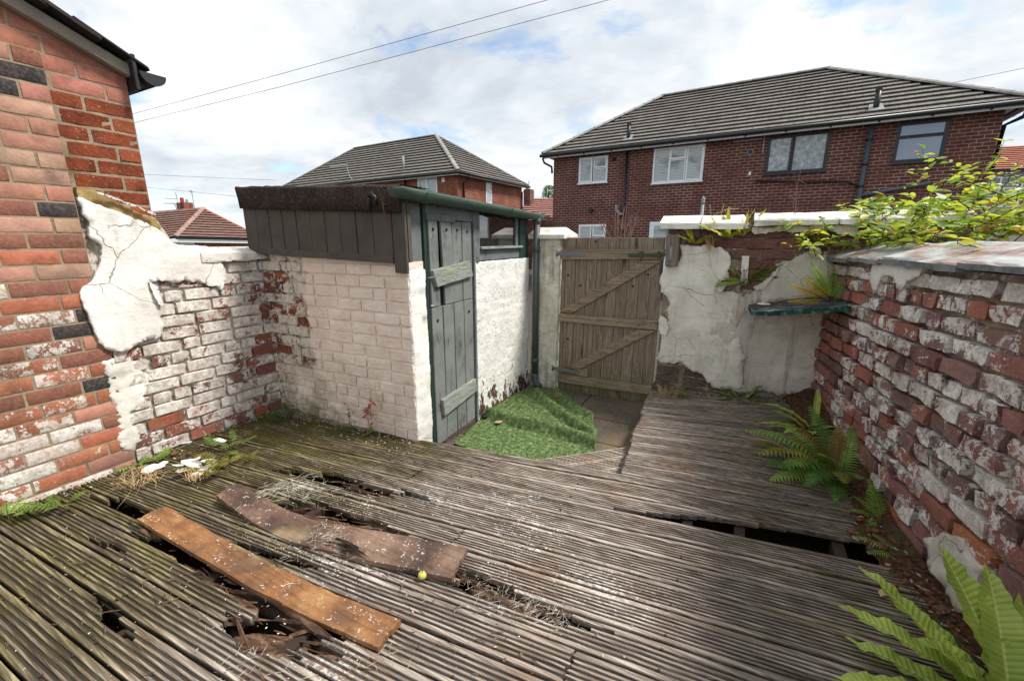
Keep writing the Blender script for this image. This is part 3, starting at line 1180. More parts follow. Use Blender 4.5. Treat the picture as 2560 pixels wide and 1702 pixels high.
# ================================================================== OUTHOUSE (SHED)
WS = Wall((-3.31, 2.03), R(2.6))         # side wall faces the deck
WF = Wall((-1.87, 0.0), R(90))           # front faces +x, u = world y
shed = thing('outhouse', 'painted brick and timber outhouse with grey-green plank door', 'outhouse', (-2.6, 3, -.15))
SX = (WF.p0.x - WS.p0.x) / math.cos(WS.ang)
mb = MB()
mb.prism([WS.pt(u, zz, -.012) for u, zz in [(0.0, -.25), (SX - .004, -.25), (SX - .004, 1.255), (0.0, 1.275)]], WS.n * -.2)


def mk_shedside():
    """pinkish paint right across; the end by the corner has shed it and shows the brick"""
    m = Mt('shed_side_paint', .88, .22)
    p = m.pos
    x = m.sep(p)[0]
    z = m.sep(p)[2]
    j = m.jitter()
    base = m.ramp(m.noise(p, 6, 6, .6), [(.3, '#dfcbbb'), (.66, '#f3e4d6')])
    base = m.mix(m.rng(m.noise(m.map(p, (5, 5, 40)), 1, 5, .6), .55, .75, 0, .3), base, lin('#a8947f'))
    red = m.mix(m.rng(m.noise(j, 14, 6, .65), .35, .7), m.info('Color'), lin('#4a2c24'))
    edge = m.math('ADD', x, m.math('MULTIPLY', m.math('SUBTRACT', m.noise(p, 7, 5, .6), .5), .30))
    bare = m.rng(edge, -2.84, -2.88)
    lo = m.rng(z, .34, .46)
    bare = m.math('MULTIPLY', bare, lo)
    old = m.rng(m.math('ADD', m.math('ADD', m.noise(j, 8, 8, .7, .5), m.math('MULTIPLY', m.noise(j, 70, 3, .6), .2)), m.math('MULTIPLY', m.info('Alpha'), .22)), .72, .76)
    worn = m.mix(old, m.ramp(m.noise(p, 26, 6, .7), [(.35, '#9a8d7e'), (.5, '#cfc3b4'), (.65, '#ddd3c6')]), red)
    c = m.mix(bare, base, worn)
    nick = m.rng(m.noise(p, 30, 5, .6), .70, .73, 0, .8)
    c = m.mix(nick, c, lin('#6d4a3c'))
    g = m.math('MULTIPLY', m.rng(z, .6, 0.0), m.rng(m.noise(p, 5, 6, .7), .38, .62))
    g = m.math('MULTIPLY', g, m.rng(x, -2.0, -2.9, .35, .9))
    c = m.mix(g, c, lin('#6b6642'))
    mould = m.math('MULTIPLY', m.rng(m.math('ADD', x, m.math('MULTIPLY', m.noise(p, 9, 5, .7), .5)), -2.75, -2.95), m.math('MULTIPLY', m.rng(z, .5, .25), m.rng(m.noise(p, 16, 6, .75), .50, .60)))
    c = m.mix(m.math('MULTIPLY', mould, .8), c, lin('#2b271c'))
    m.col(c)
    h = m.math('ADD', m.noise(p, 34, 6, .65), m.math('MULTIPLY', m.noise(m.map(p, (10, 10, 70)), 1, 4, .6), .5))
    m.nrm(m.bump(h, .9, .011))
    return m.m


MAT['shed_side'] = mk_shedside()
sidew = mb.build('side_wall', MAT['shed_side'], shed)
sidew.color = (.20, .14, .11, .55)
z = .035
r = 0
while z < 1.24:
    u = .006
    k = 0
    if r % 2:
        L0 = .105
    else:
        L0 = .215
    while u < SX - .02:
        L = L0 if k == 0 else (.215 if r % 3 else random.choice([.215, .105, .215]))
        b = min(u + L, SX - .004)
        Lq = b - u
        if Lq > .04:
            bare = (u + Lq / 2) < .46 and z > .38
            o = -.001 if bare else -.0035
            if abs(z - .78) < .2 and u > 1.05 and random.random() < .1:
                o = -.014
            brick(WS, u + Lq / 2, z, round(Lq + (0 if bare else .006), 3), CH - (.013 if bare else .010), o + random.uniform(-.003, .003), MAT['shed_side'], sidew, cj(random.choice(REDS)), random.choice([0, .2, .4, .6, .9]), 'worn' if bare else 'soft', 5, random.uniform(-.008, .008))
        u += L + .010
        k += 1
    z += CH
    r += 1

# front masonry: jamb left of the door, panel right of it


def masonry(W, u0, u1, z0, z1, name, mat, parent, rows, seed, out=.0):
    """painted brickwork: one body, shallow courses"""
    q = sheet(W, [(u0, z0), (u1, z0), (u1, z1), (u0, z1)], out, out - .2, name, mat, parent, .020, .005, seed, .0008, 0,
              wave=lambda u, z: -.0028 * max(0, 1 - abs(((z + .25) / CH) % 1 - .5) / .13)
              - .002 * max(0, 1 - abs((((u + (.11 if int((z + .25) / CH) % 2 else 0)) / .225) % 1) - .5) / .05))
    for p in q.data.polygons:
        p.use_smooth = True
    return q


masonry(WF, 2.106, 2.275, -.2, 1.20, 'front_jamb', MAT['shed_white'], shed, 0, 21).data.materials[1] = MAT['shed_white']


def mk_shedwhite2():
    m = Mt('white_paint_flaking_low', .85, .25)
    p = m.pos
    z = m.sep(p)[2]
    c = m.ramp(m.noise(p, 6, 6, .6), [(.3, '#dedbd4'), (.6, '#f1efea')])
    f = m.math('ADD', m.noise(m.map(p, (14, 14, 9)), 1, 7, .68), m.math('MULTIPLY', m.noise(p, 60, 3, .6), .15))
    thr = m.rng(z, -.15, .42, .50, .86)
    mk = m.rng(f, thr, m.math('ADD', thr, .03))
    c = m.mix(mk, c, m.ramp(m.noise(p, 20, 5, .6), [(.3, '#453026'), (.7, '#6f5142')]))
    s = m.rng(m.noise(p, 34, 6, .72), .63, .67, 0, .8)
    c = m.mix(s, c, lin('#6e655a'))
    m.col(c)
    m.nrm(m.bump(m.math('SUBTRACT', m.math('SUBTRACT', m.noise(p, 26, 8, .75), m.math('MULTIPLY', s, .6)), mk), 1.0, .018))
    return m.m


MAT['shed_white2'] = mk_shedwhite2()
masonry(WF, 2.895, 3.90, -.25, 1.215, 'front_panel', MAT['shed_white2'], shed, 0, 22).data.materials[1] = MAT['shed_white2']
# timber side: cladding boards under a felt upstand
WT = Wall((-3.31, 2.005), R(2.6))
yb = lambda x, y: WT.uz(x, y, 0)
topL, topR = yb(593, 467), yb(986, 462)
felL, felR = yb(608, 522), yb(988, 532)
botL, botR = yb(627, 628), yb(1000, 655)
xL, xR = felL[0] + .01, SX + .035
lerp = lambda a, b, t: a + (b - a) * t
fz = lambda u: lerp(felL[1], felR[1], (u - felL[0]) / (felR[0] - felL[0]))
bz = lambda u: lerp(botL[1], botR[1], (u - botL[0]) / (botR[0] - botL[0]))
tz = lambda u: lerp(topL[1], topR[1], (u - topL[0]) / (topR[0] - topL[0]))
nb = 11
ws = [1.0] * 9 + [1.1, .75]
tot = sum(ws)
u = xL
for i in range(nb):
    w = (xR - xL) * ws[i] / tot
    a, b = u + .003, u + w - .003
    dz = .07 if i == nb - 1 else 0
    jo = random.uniform(-.004, .004)
    zz0 = .03 if i < nb - 1 else -dz
    mb = MB()
    mb.prism([WT.pt(a, bz(a) + zz0, jo + .012), WT.pt(b, bz(b) + zz0, jo + .012), WT.pt(b, fz(b) + .06, jo + .012), WT.pt(a, fz(a) + .06, jo + .012)], WT.n * -.02)
    mb.build('cladding_board', MAT['clad_dark'], shed, bevel=.003)
    u += w
mb = MB()
a, b = xL + .02, xR - (xR - xL) * ws[-1] / tot - .004
mb.prism([WT.pt(a, bz(a) - .012, .022), WT.pt(b, bz(b) - .012, .022), WT.pt(b, bz(b) + .034, .022), WT.pt(a, bz(a) + .034, .022)], WT.n * -.05)
mb.build('bottom_rail', MAT['clad_dark'], shed, bevel=.004)
mb = MB()
mb.prism([WT.pt(xL, bz(xL) + .0, -.01), WT.pt(xR, bz(xR), -.01), WT.pt(xR, fz(xR) + .06, -.01), WT.pt(xL, fz(xL) + .06, -.01)], WT.n * -.03)
mb.build('inner_lining', MAT['clad_dark'], shed)
# felt upstand, wavy
nb = 46
V, F = [], []
for j, (fn, fo) in enumerate([(lambda u: tz(u) + .004, -.30), (lambda u: tz(u), .012), (lambda u: tz(u) - .014, .032), (lambda u: lerp(tz(u), fz(u), .55), .030), (lambda u: fz(u), .032), (lambda u: fz(u), .014)]):
    for i in range(nb + 1):
        u = lerp(xL - .055 + .014 * min(j, 4), xR - .02, i / nb)
        p = WT.pt(u, 0, 0)
        V.append(WT.pt(u, fn(u) + (fbm((u, j, 0), 9, 4) * .006 if 0 < j < 5 else 0) + (.006 if 0 < j < 3 and .2 < i / nb < .23 else 0), fo + fbm((u * 2, j, 1), 5, 2) * .004))
for j in range(5):
    for i in range(nb):
        a = j * (nb + 1) + i
        F.append((a, a + 1, a + nb + 2, a + nb + 1))
me = mesh('felt', V, [tuple(reversed(f)) for f in F])
add('felt_upstand', me, MAT['felt'], shed, smooth=True)
# roof
zr0, zr1 = topL[1] + .0, WF.uz(985, 478, .1)[1]
mb = MB()
A = [WT.pt(xL - .05, tz(xL) - .012, 0), WT.pt(SX + .10, tz(SX) - .03, 0)]
B = [A[0] + Vector((0, 2.12, .0)), A[1] + Vector((0, 2.12, -.06))]
mb.prism([A[0], A[1], B[1], B[0]], (0, 0, -.03))
mb.build('roof', MAT['felt'], shed, bevel=.004)
# the pipe stub and torn cable on the felt
c0 = WT.pt(*WT.uz(930, 500, .05), .05)
mb = MB().tube([c0 + WT.d * -.028 + Vector((0, 0, -.06)), c0 + WT.d * -.028 + Vector((0, 0, .015)), c0 + Vector((0, 0, .042)), c0 + WT.d * .028 + Vector((0, 0, .015)), c0 + WT.d * .028 + Vector((0, 0, -.03))], .010, 8)
mb.build('pipe_hook', MAT['black_plastic'], shed, smooth=True)
c1 = WT.pt(*WT.uz(955, 505, .045), .045)
mb = MB().tube([c1, c1 + Vector((.012, -.004, -.03)), c1 + Vector((.02, -.004, -.10)), c1 + Vector((.045, -.002, -.17))], .004, 5)
mb.build('torn_cable', simple('rusty_cable', '#6b4a3a', .8, .2), shed)

# front boards, door frame, door
gut_z = lambda u: lerp(WF.uz(979, 492, .06)[1], WF.uz(1333, 550, .06)[1], (u - 1.97) / (3.95 - 1.97))
for (a, b) in [(2.062, 2.155), (2.160, 2.262)]:
    mb = MB().prism([WF.pt(u, zz, -.012) for u, zz in [(a, 1.185 + random.uniform(-.01, .01)), (b, 1.185), (b, gut_z(b) + .06), (a, gut_z(a) + .06)]], WF.n * -.02)
    mb.build('front_board', MAT['clad_green'], shed, bevel=.003)
mb = MB().prism([WF.pt(u, zz, .004) for u, zz in [(2.268, -.15), (2.298, -.15), (2.298, gut_z(2.3) + .02), (2.268, gut_z(2.27) + .02)]], WF.n * -.07)
mb.build('door_jamb', MAT['green_dark'], shed, bevel=.003)
mb = MB().prism([WF.pt(u, zz, .004) for u, zz in [(2.876, -.15), (2.900, -.15), (2.900, gut_z(2.9)), (2.876, gut_z(2.87))]], WF.n * -.07)
mb.build('door_jamb', MAT['clad_green'], shed, bevel=.003)
mb = MB().prism([WF.pt(u, zz, -.003) for u, zz in [(2.27, gut_z(2.27) - .085), (2.90, gut_z(2.9) - .085), (2.90, gut_z(2.9) + .04), (2.27, gut_z(2.27) + .04)]], WF.n * -.04)
mb.build('door_head', MAT['clad_green'], shed, bevel=.004)
mb = MB().prism([WF.pt(u, zz, .012) for u, zz in [(2.30, gut_z(2.3) - .105), (2.62, gut_z(2.62) - .105), (2.64, gut_z(2.6) - .055), (2.30, gut_z(2.3) - .06)]], WF.n * -.02)
mb.build('head_batten', MAT['clad_green'], shed, bevel=.003)
mb = MB().box((-1.95, 2.28, -.30), (-1.88, 2.90, -.135))
mb.build('threshold', MAT['concrete'], shed, bevel=.006)
mb = MB().box((-1.99, 2.26, -.2), (-1.97, 2.92, 1.62))
mb.build('dark_inside', MAT['joist'], shed)
# door swings a little proud on the near side
ang = math.atan2(2.874 - 2.302, -1.868 + 1.845)
WD = Wall((-1.845, 2.302), R(90) + R(2.3))
DW = .572
door = MB()
zb, zt = -.125, gut_z(2.6) - .095
cuts = [0, .108, .25, .362, .465, DW]
dm = MB()
dm.prism([WD.pt(u, zz, -.045) for u, zz in [(0, zb), (DW, zb), (DW, zt - .3), (0, zt - .3)]], WD.n * -.006)
dobj = dm.build('door', MAT['green_dark'], shed)
# five planks above and below: top one has shrunk and left a black gap
zm = (.93, 1.06)
for i in range(4):
    a, b = [(0.012, .118), (.154, .286), (.295, .422), (.431, .566)][i]
    s = (.0, .026, 0, 0)[i]
    mb = MB().prism([WD.pt(u, zz, -.014 + random.uniform(-.003, .003)) for u, zz in [(a + s, zm[0]), (b + s, zm[0]), (b, zt), (a, zt)]], WD.n * -.022)
    mb.build('plank', MAT['door_grey'], dobj, bevel=.003)
for i in range(4):
    a, b = [(0.008, .138), (.147, .286), (.295, .426), (.435, .568)][i]
    mb = MB().prism([WD.pt(u, zz, -.014 + random.uniform(-.003, .003)) for u, zz in [(a, zb), (b, zb), (b, zm[0] - .005), (a, zm[0] - .005)]], WD.n * -.022)
    mb.build('plank', MAT['door_grey'], dobj, bevel=.003)
for i, (x, zz) in enumerate([(.06, zt - .06), (.22, zt - .06), (.36, zt - .06), (.50, zt - .07), (.07, zm[0] - .10), (.50, zm[0] - .10)]):
    mb = MB().tube([WD.pt(x, zz, -.016), WD.pt(x, zz, -.009)], .011, 8)
    mb.build('nail_head', MAT['black_plastic'], dobj)
def ledge(pts, nm):
    q = [WD.uz(x, y, .012) for x, y in pts]
    q = [Vector(p) for p in jag(q, .07, .0016, len(nm))]
    mb = MB().prism([WD.pt(p.x, p.y, .014) for p in q], WD.n * -.030)
    return mb.build(nm, MAT['ledge_paint'], dobj, bevel=.003)


ledge([(1082, 676), (1175, 652), (1183, 690), (1094, 718)], 'ledge')
ledge([(1108, 1000), (1190, 946), (1193, 976), (1113, 1040)], 'ledge')
# latch and staple
lp = WD.pt(*WD.uz(1078, 694, .03), .03)
MB().tube([lp + Vector((0, -.03, 0)), lp + Vector((.005, .05, .002))], .005, 6).build('latch_bar', MAT['steel'], dobj)
lp = WD.pt(*WD.uz(1083, 764, .03), .03)
MB().tube([lp + Vector((0, -.02, 0)), lp + Vector((.012, 0, .004)), lp + Vector((0, .02, 0))], .008, 6).build('latch_staple', MAT['steel'], dobj)
# post, window, boards right of the door
mb = MB().prism([WF.pt(u, zz, -.005) for u, zz in [(2.902, 1.16), (2.985, 1.22), (2.985, gut_z(2.98) + .03), (2.902, gut_z(2.9) + .03)]], WF.n * -.05)
mb.build('window_post', MAT['clad_green'], shed, bevel=.004)
wz0, wz1 = 1.335, gut_z(3.4) - .03
mb = MB().prism([WF.pt(u, zz, -.02) for u, zz in [(2.985, 1.225), (3.74, 1.225), (3.74, wz0), (2.985, wz0)]], WF.n * -.03)
win = mb.build('window', MAT['clad_green'], shed, bevel=.004)
mb = MB().prism([WF.pt(u, zz, .012) for u, zz in [(2.98, wz0 - .018), (3.74, wz0 - .018), (3.74, wz0 + .004), (2.98, wz0 + .004)]], WF.n * -.04)
mb.build('sill', MAT['ledge_paint'], win, bevel=.003)
mb = MB().prism([WF.pt(u, zz, -.032) for u, zz in [(2.985, wz0), (3.70, wz0), (3.70, wz1 + .06), (2.985, wz1 + .06)]], WF.n * -.004)
mb.build('pane', MAT['glass_dark'], win)
mb = MB().prism([WF.pt(u, zz, -.016) for u, zz in [(3.64, wz0), (3.69, wz0), (3.69, wz1 + .04), (3.64, wz1 + .04)]], WF.n * -.03)
mb.build('mullion', MAT['clad_green'], win, bevel=.003)
mb = MB().prism([WF.pt(u, zz, -.012) for u, zz in [(3.72, 1.20), (3.90, 1.20), (3.90, gut_z(3.9) + .02), (3.72, gut_z(3.7) + .03)]], WF.n * -.03)
mb.build('front_board', MAT['green_dark'], shed, bevel=.004)
mb = MB().prism([WF.pt(u, zz, -.03) for u, zz in [(2.06, gut_z(2) + .0), (3.95, gut_z(3.95)), (3.95, gut_z(3.95) + .09), (2.06, gut_z(2) + .09)]], WF.n * -.04)
mb.build('wall_plate', MAT['green_dark'], shed)
# half-round iron gutter with stop end and a joint collar
def half_gutter(u0, u1, rad, x_off):
    mb = MB()
    N = 12
    steps = 14
    rings = []
    for k2 in range(steps + 1):
        u = lerp(u0, u1, k2 / steps)
        zc = gut_z(u) + .058
        for rr in (rad, rad - .006):
            base = len(mb.v)
            for k in range(N + 1):
                t = math.pi + math.pi * k / N
                mb.v.append(WF.pt(u, zc + rr * math.sin(t) + fbm((u, k, 0), 4, 2) * .002, x_off + rr * math.cos(t)))
            rings.append(base)
    for k2 in range(steps):
        o0, i0, o1, i1 = rings[2 * k2], rings[2 * k2 + 1], rings[2 * k2 + 2], rings[2 * k2 + 3]
        for k in range(N):
            mb.f.append((o0 + k, o1 + k, o1 + k + 1, o0 + k + 1))
            mb.f.append((i0 + k, i0 + k + 1, i1 + k + 1, i1 + k))
        mb.f.append((o0, i0, i1, o1))
        mb.f.append((o0 + N, o1 + N, i1 + N, i0 + N))
    mb.f.append(tuple(rings[0] + k for k in range(N + 1)))
    mb.f.append(tuple(rings[-2] + k for k in range(N, -1, -1)))
    return mb


gob = half_gutter(1.955, 4.00, .062, .065).build('gutter', MAT['gutter_paint'], shed, smooth=True)
for uc in (2.17, 3.30):
    half_gutter(uc, uc + .07, .070, .065).build('gutter_collar', MAT['gutter_paint'], gob, smooth=True)
# moss in the gutter
def moss_mat():
    m = Mt('moss', .95, .1)
    m.col(m.ramp(m.noise(m.pos, 70, 5, .7), [(.3, '#1f2a0f'), (.52, '#4a5a22'), (.7, '#7b7a3a')]))
    m.nrm(m.bump(m.noise(m.pos, 130, 4, .7), 1.0, .006))
    return m.m


MAT['moss'] = moss_mat()
mb = MB()
for i in range(60):
    u = random.choice([random.uniform(2.0, 2.25), random.uniform(3.2, 3.95), random.uniform(2.3, 3.9)])
    c = WF.pt(u, gut_z(u) + .055 + random.uniform(-.004, .008), .065 + random.uniform(-.05, .055))
    rr = random.uniform(.006, .014)
    mb.add([c + Vector((rr * math.cos(t), rr * 1.6 * math.sin(t), -rr * .6)) for t in (0, 1.25, 2.5, 3.77, 5.0)] + [c + Vector((0, 0, rr * .7))],
           [(0, 1, 5), (1, 2, 5), (2, 3, 5), (3, 4, 5), (4, 0, 5)])
mb.build('gutter_moss', MAT['moss'], gob, kind='stuff')
# downpipe with collars and shoe
px_ = -1.795
py_ = 3.915
mb = MB().tube([(px_, py_, gut_z(3.9) + .03), (px_, py_, -.03)], .033, 14)
dp = mb.build('downpipe', MAT['pipe_grey'], shed, smooth=True)
for zc in (gut_z(3.9) - .035, 1.27, .12):
    MB().tube([(px_, py_, zc), (px_, py_, zc + .05)], .039, 14).build('pipe_collar', MAT['pipe_grey'], dp, smooth=True)
MB().tube([(px_, py_, -.0), (px_, py_, -.05), (px_ + .015, py_ - .02, -.085), (px_ + .05, py_ - .05, -.105), (px_ + .09, py_ - .07, -.112)], [.04, .04, .038, .034, .03], 14).build('pipe_shoe', MAT['pipe_grey'], dp, smooth=True)

# ================================================================== GATE, PIER, BACK WALL
WB = Wall((0.0, 3.97), 0.0)            # faces the camera, u = world x
pier = thing('gate_pier', 'stained cream rendered pier with white cap between downpipe and gate', 'pier', (-1.68, 4.05, -.2))
q = sheet(WB, [(-1.862, -.25), (-1.562, -.25), (-1.556, 1.405), (-1.852, 1.405)], .03, -.30, 'shaft', MAT['plaster_pier'], pier, .028, .008, 31, .0015, 0, smooth=True)
q.data.materials[1] = MAT['plaster_pier']
cp = [(-1.89, 1.40), (-1.50, 1.40), (-1.50, 1.43), (-1.89, 1.43)]
mb = MB()
x0, x1, y0, y1 = -1.895, -1.495, 3.90, 4.30
mb.add([(x0, y0, 1.402), (x1, y0, 1.402), (x1, y1, 1.402), (x0, y1, 1.402), (x0, y0, 1.442), (x1, y0, 1.442), (x1, y1, 1.442), (x0, y1, 1.442),
        (x0 + .03, 4.06, 1.515), (x1 - .07, 4.06, 1.515), (x1 - .07, 4.14, 1.515), (x0 + .03, 4.14, 1.515)],
       [(0, 3, 2, 1), (0, 1, 5, 4), (1, 2, 6, 5), (2, 3, 7, 6), (3, 0, 4, 7), (4, 5, 9, 8), (5, 6, 10, 9), (6, 7, 11, 10), (7, 4, 8, 11), (8, 9, 10, 11)])
mb.build('cap', MAT['coping_white'], pier, bevel=.007, seg=2)

gate = thing('garden_gate', 'weathered ledged and braced timber gate closed in the back wall', 'gate', (-1.07, 3.98, -.16))
zm5 = lambda x, y: (1360 + x * .2933, 560 + y * .2933)
bt = [157, 187, 278, 372, 462, 553, 645, 738, 838, 938, 1036]
bb = [112, 150, 232, 312, 390, 472, 556, 640, 728, 822, 913]
yt = lambda x: 116 + random.uniform(-3, 3)
ybm = lambda x: lerp(1405, 1530, (x - 112) / 800)
for i in range(10):
    pts = [zm5(bt[i] + 1.5, yt(0)), zm5(bt[i + 1] - 1.5, yt(0)), zm5(bb[i + 1] - 1.5, ybm(bb[i + 1])), zm5(bb[i] + 1.5, ybm(bb[i]))]
    slab(WB, pts, -.022, random.uniform(-.002, .001), 'board', MAT['gate_wood'], gate, .002)


def gpiece(pts, name, mat, o0=.003, o1=.026, parent=gate, bevel=.003):
    return slab(WB, [zm5(*p) for p in pts], o0, o1, name, mat, parent, bevel)


gpiece([(150, 215), (1035, 220), (1022, 305), (146, 300)], 'ledge_rail', MAT['gate_rail'])
gpiece([(132, 762), (968, 826), (963, 906), (128, 830)], 'ledge_rail', MAT['gate_rail'])
gpiece([(116, 1275), (920, 1386), (914, 1460), (112, 1345)], 'ledge_rail', MAT['gate_rail'])
gpiece([(130, 744), (840, 309), (1010, 312), (232, 764)], 'brace', MAT['gate_rail'], .003, .023)
gpiece([(185, 1220), (795, 904), (950, 912), (290, 1246)], 'brace', MAT['gate_rail'], .003, .023)
gpiece([(290, 1240), (374, 1232), (372, 1306), (282, 1292)], 'packing_block', MAT['gate_rail'], .003, .028)
for pts in ([(104, 234), (345, 246), (356, 262), (343, 278), (106, 268)], [(66, 1210), (290, 1252), (302, 1268), (288, 1282), (64, 1240)]):
    h = gpiece(pts, 'hinge_strap', MAT['steel'], .024, .032, bevel=.0015)
    p = WB.pt(*WB.uz(*zm5(pts[0][0] + 4, (pts[0][1] + pts[-1][1]) / 2), .04), .035)
    MB().tube([p + Vector((0, 0, -.03)), p + Vector((0, 0, .03))], .010, 8).build('hinge_pin', MAT['steel'], h, smooth=True)
    for t in (.2, .5, .8):
        c = WB.pt(*WB.uz(*zm5(lerp(pts[0][0] + 20, pts[1][0], t), lerp(pts[0][1], pts[1][1], t) + 16), .034), .032)
        MB().tube([c, c + WB.n * .006], .006, 7).build('bolt_head', MAT['steel'], h)
bl = gpiece([(715, 252), (1040, 250), (1046, 274), (720, 279)], 'slide_bolt', MAT['rust_green'], .026, .040, bevel=.003)
for x in (815, 965):
    gpiece([(x, 236), (x + 22, 234), (x + 22, 292), (x, 292)], 'bolt_keeper', MAT['rust_green'], .026, .046, bl, .002)
# knots and nails as small dark heads
for (x, y) in [(440, 150), (636, 130), (205, 436), (310, 525), (757, 530), (886, 432), (850, 352), (455, 580), (655, 465), (300, 680), (295, 778), (465, 828), (630, 838), (810, 858), (910, 862), (362, 1163), (480, 1112), (610, 1040), (703, 990), (812, 938), (203, 855), (203, 978), (710, 1100)]:
    c = WB.pt(*WB.uz(*zm5(x, y), .027), .0262 if True else 0)
    big = (x, y) in ((440, 150), (205, 436), (310, 525), (757, 530), (886, 432), (203, 978))
    onrail = not big and (x, y) != (203, 855)
    c = WB.pt(*WB.uz(*zm5(x, y), .025 if onrail else .001), .0235 if onrail else .0)
    MB().tube([c, c + WB.n * .0035], .011 if big else .005, 8).build('knot' if big else 'nail_head', MAT['joist'], gate)

# keeper post fixed to the wall right of the gate
kp = slab(WB, [zm5(1042, 92), zm5(1160, 88), zm5(1135, 362), zm5(1030, 354)], -.02, .062, 'keeper_post', MAT['gate_wood'], None, .005)
tag(kp, 'short dark timber block with steel keeper plate beside the gate top', 'wooden block')
k2 = slab(WB, [zm5(1068, 192), zm5(1106, 190), zm5(1098, 314), zm5(1062, 312)], .063, .068, 'keeper_plate', MAT['steel'], kp, .001)
slab(WB, [zm5(1076, 208), zm5(1094, 207), zm5(1088, 285), zm5(1072, 284)], .068, .078, 'keeper_loop', MAT['lead'], k2, .002)
c = WB.pt(*WB.uz(*zm5(1096, 140), .063), .062)
MB().tube([c, c + WB.n * .008], .009, 8).build('screw', MAT['steel'], kp)

back = thing('back_wall', 'crumbling cream rendered wall with broken white coping right of the gate', 'wall', (.2, 4.1, -.2))
mb = MB()
mb.prism([WB.pt(u, zz, -.03) for u, zz in [(-.565, -.25), (1.35, -.25), (1.35, 1.488), (-.565, 1.488)]], WB.n * -.2)
bwall = mb.build('wall', MAT['mortar_right'], back)
zc4 = lambda x, y: (1300 + x * .4337, 500 + y * .4337)
zc5 = lambda x, y: (1680 + x * .2035, 520 + y * .2035)
UB = lambda f, pts, o=.0: [WB.uz(*f(x, y), o) for x, y in pts]
DR = [(.21, .08, .066), (.25, .085, .066), (.16, .07, .062), (.22, .10, .08)]
# bare bricks under the coping and at the foot
zr = 1.486 - CH / 2
r = 0
while zr > .98:
    u = -.52 + (.11 if r % 2 else 0)
    while u < .80:
        L = .215
        if u > -.1 or zr > 1.36:
            brick(WB, u + L / 2, zr, L, CH - .010, -.006 + random.uniform(-.012, .006), MAT['brick'], bwall, cj(random.choice(DR)), random.choice([0, .1, .25, .5]) if u > .1 else .1, 'rough', 6, random.uniform(-.01, .01))
        u += L + .013
    zr -= CH
    r += 1
zr = .21
while zr > -.02:
    for u in (-.47, -.24, -.02):
        brick(WB, u + random.uniform(-.02, .02), zr, .20, CH - .012, -.014 + random.uniform(-.01, .004), MAT['brick'], bwall, cj((.11, .075, .058)), .15, 'rough', 6)
    zr -= CH
main = UB(zc4, [(800, 470), (838, 380), (905, 372), (918, 264), (1000, 268), (1100, 262), (1165, 276), (1198, 300), (1212, 360), (1190, 412), (1212, 448), (1152, 474), (1124, 510), (1160, 532), (1230, 528), (1270, 556), (1300, 590),
                (1250, 620), (1232, 690), (1260, 760), (1300, 900), (1290, 1080), (1200, 1085), (1075, 1050), (1050, 1005), (960, 965), (920, 936), (880, 945), (812, 938), (786, 915), (800, 880), (820, 770), (856, 690), (862, 600), (830, 550)], .012)
sheet(WB, main, .013, -.03, 'render_coat', MAT['plaster_back'], bwall, .032, .009, 41, .006, .003, smooth=True)
# lower grey coat: right of the bare patch, behind and below the shelf
gr = UB(zc4, [(1100, 700), (1140, 560), (1200, 545), (1290, 560), (1330, 545), (1362, 512), (1400, 470), (1460, 420), (1530, 366), (1600, 322), (1660, 296), (1735, 330), (1800, 330), (1800, 1140), (1500, 1125), (1330, 1105), (1100, 1080), (1100, 900)], .0)
sheet(WB, gr, .006, -.03, 'render_coat', MAT['plaster_grey'], bwall, .034, .010, 42, .006, .002, smooth=True)
edge = UB(zc5, [(1690, 490), (1760, 470), (1830, 500), (1850, 560), (1800, 610), (1720, 600), (1685, 550)], .02)
sheet(WB, edge, .022, -.02, 'render_flake', MAT['plaster_grey'], bwall, .03, .006, 43, .004, .004)
bandp = UB(zc5, [(990, 225), (1500, 215), (2300, 190), (2300, 300), (1960, 290), (1880, 250), (1800, 290), (1700, 320), (1560, 300), (1430, 290), (1290, 285), (1120, 310), (1010, 330), (975, 290)], .02)
sheet(WB, bandp, .02, -.02, 'render_coat', MAT['plaster_back'], bwall, .03, .007, 44, .005, .003)
flk = UB(zc4, [(800, 700), (812, 665), (850, 690), (856, 740), (838, 782), (805, 770)], .03)
sheet(WB, flk, .03, .0, 'render_flake', MAT['plaster_back'], bwall, .03, .004, 45, .004, .008)
flk = UB(zc4, [(1125, 512), (1150, 474), (1186, 470), (1182, 498), (1160, 532), (1140, 528)], .05)
sheet(WB, flk, .042, .016, 'render_flake', MAT['plaster_back'], bwall, .02, .004, 46, .003, .012)
flk = UB(zc5, [(1000, 980), (1080, 930), (1180, 860), (1260, 790), (1310, 720), (1330, 760), (1250, 850), (1120, 1000), (1040, 1010)], .03)
sheet(WB, flk, .026, .0, 'render_flake', MAT['plaster_grey'], bwall, .03, .005, 47, .004, .006)


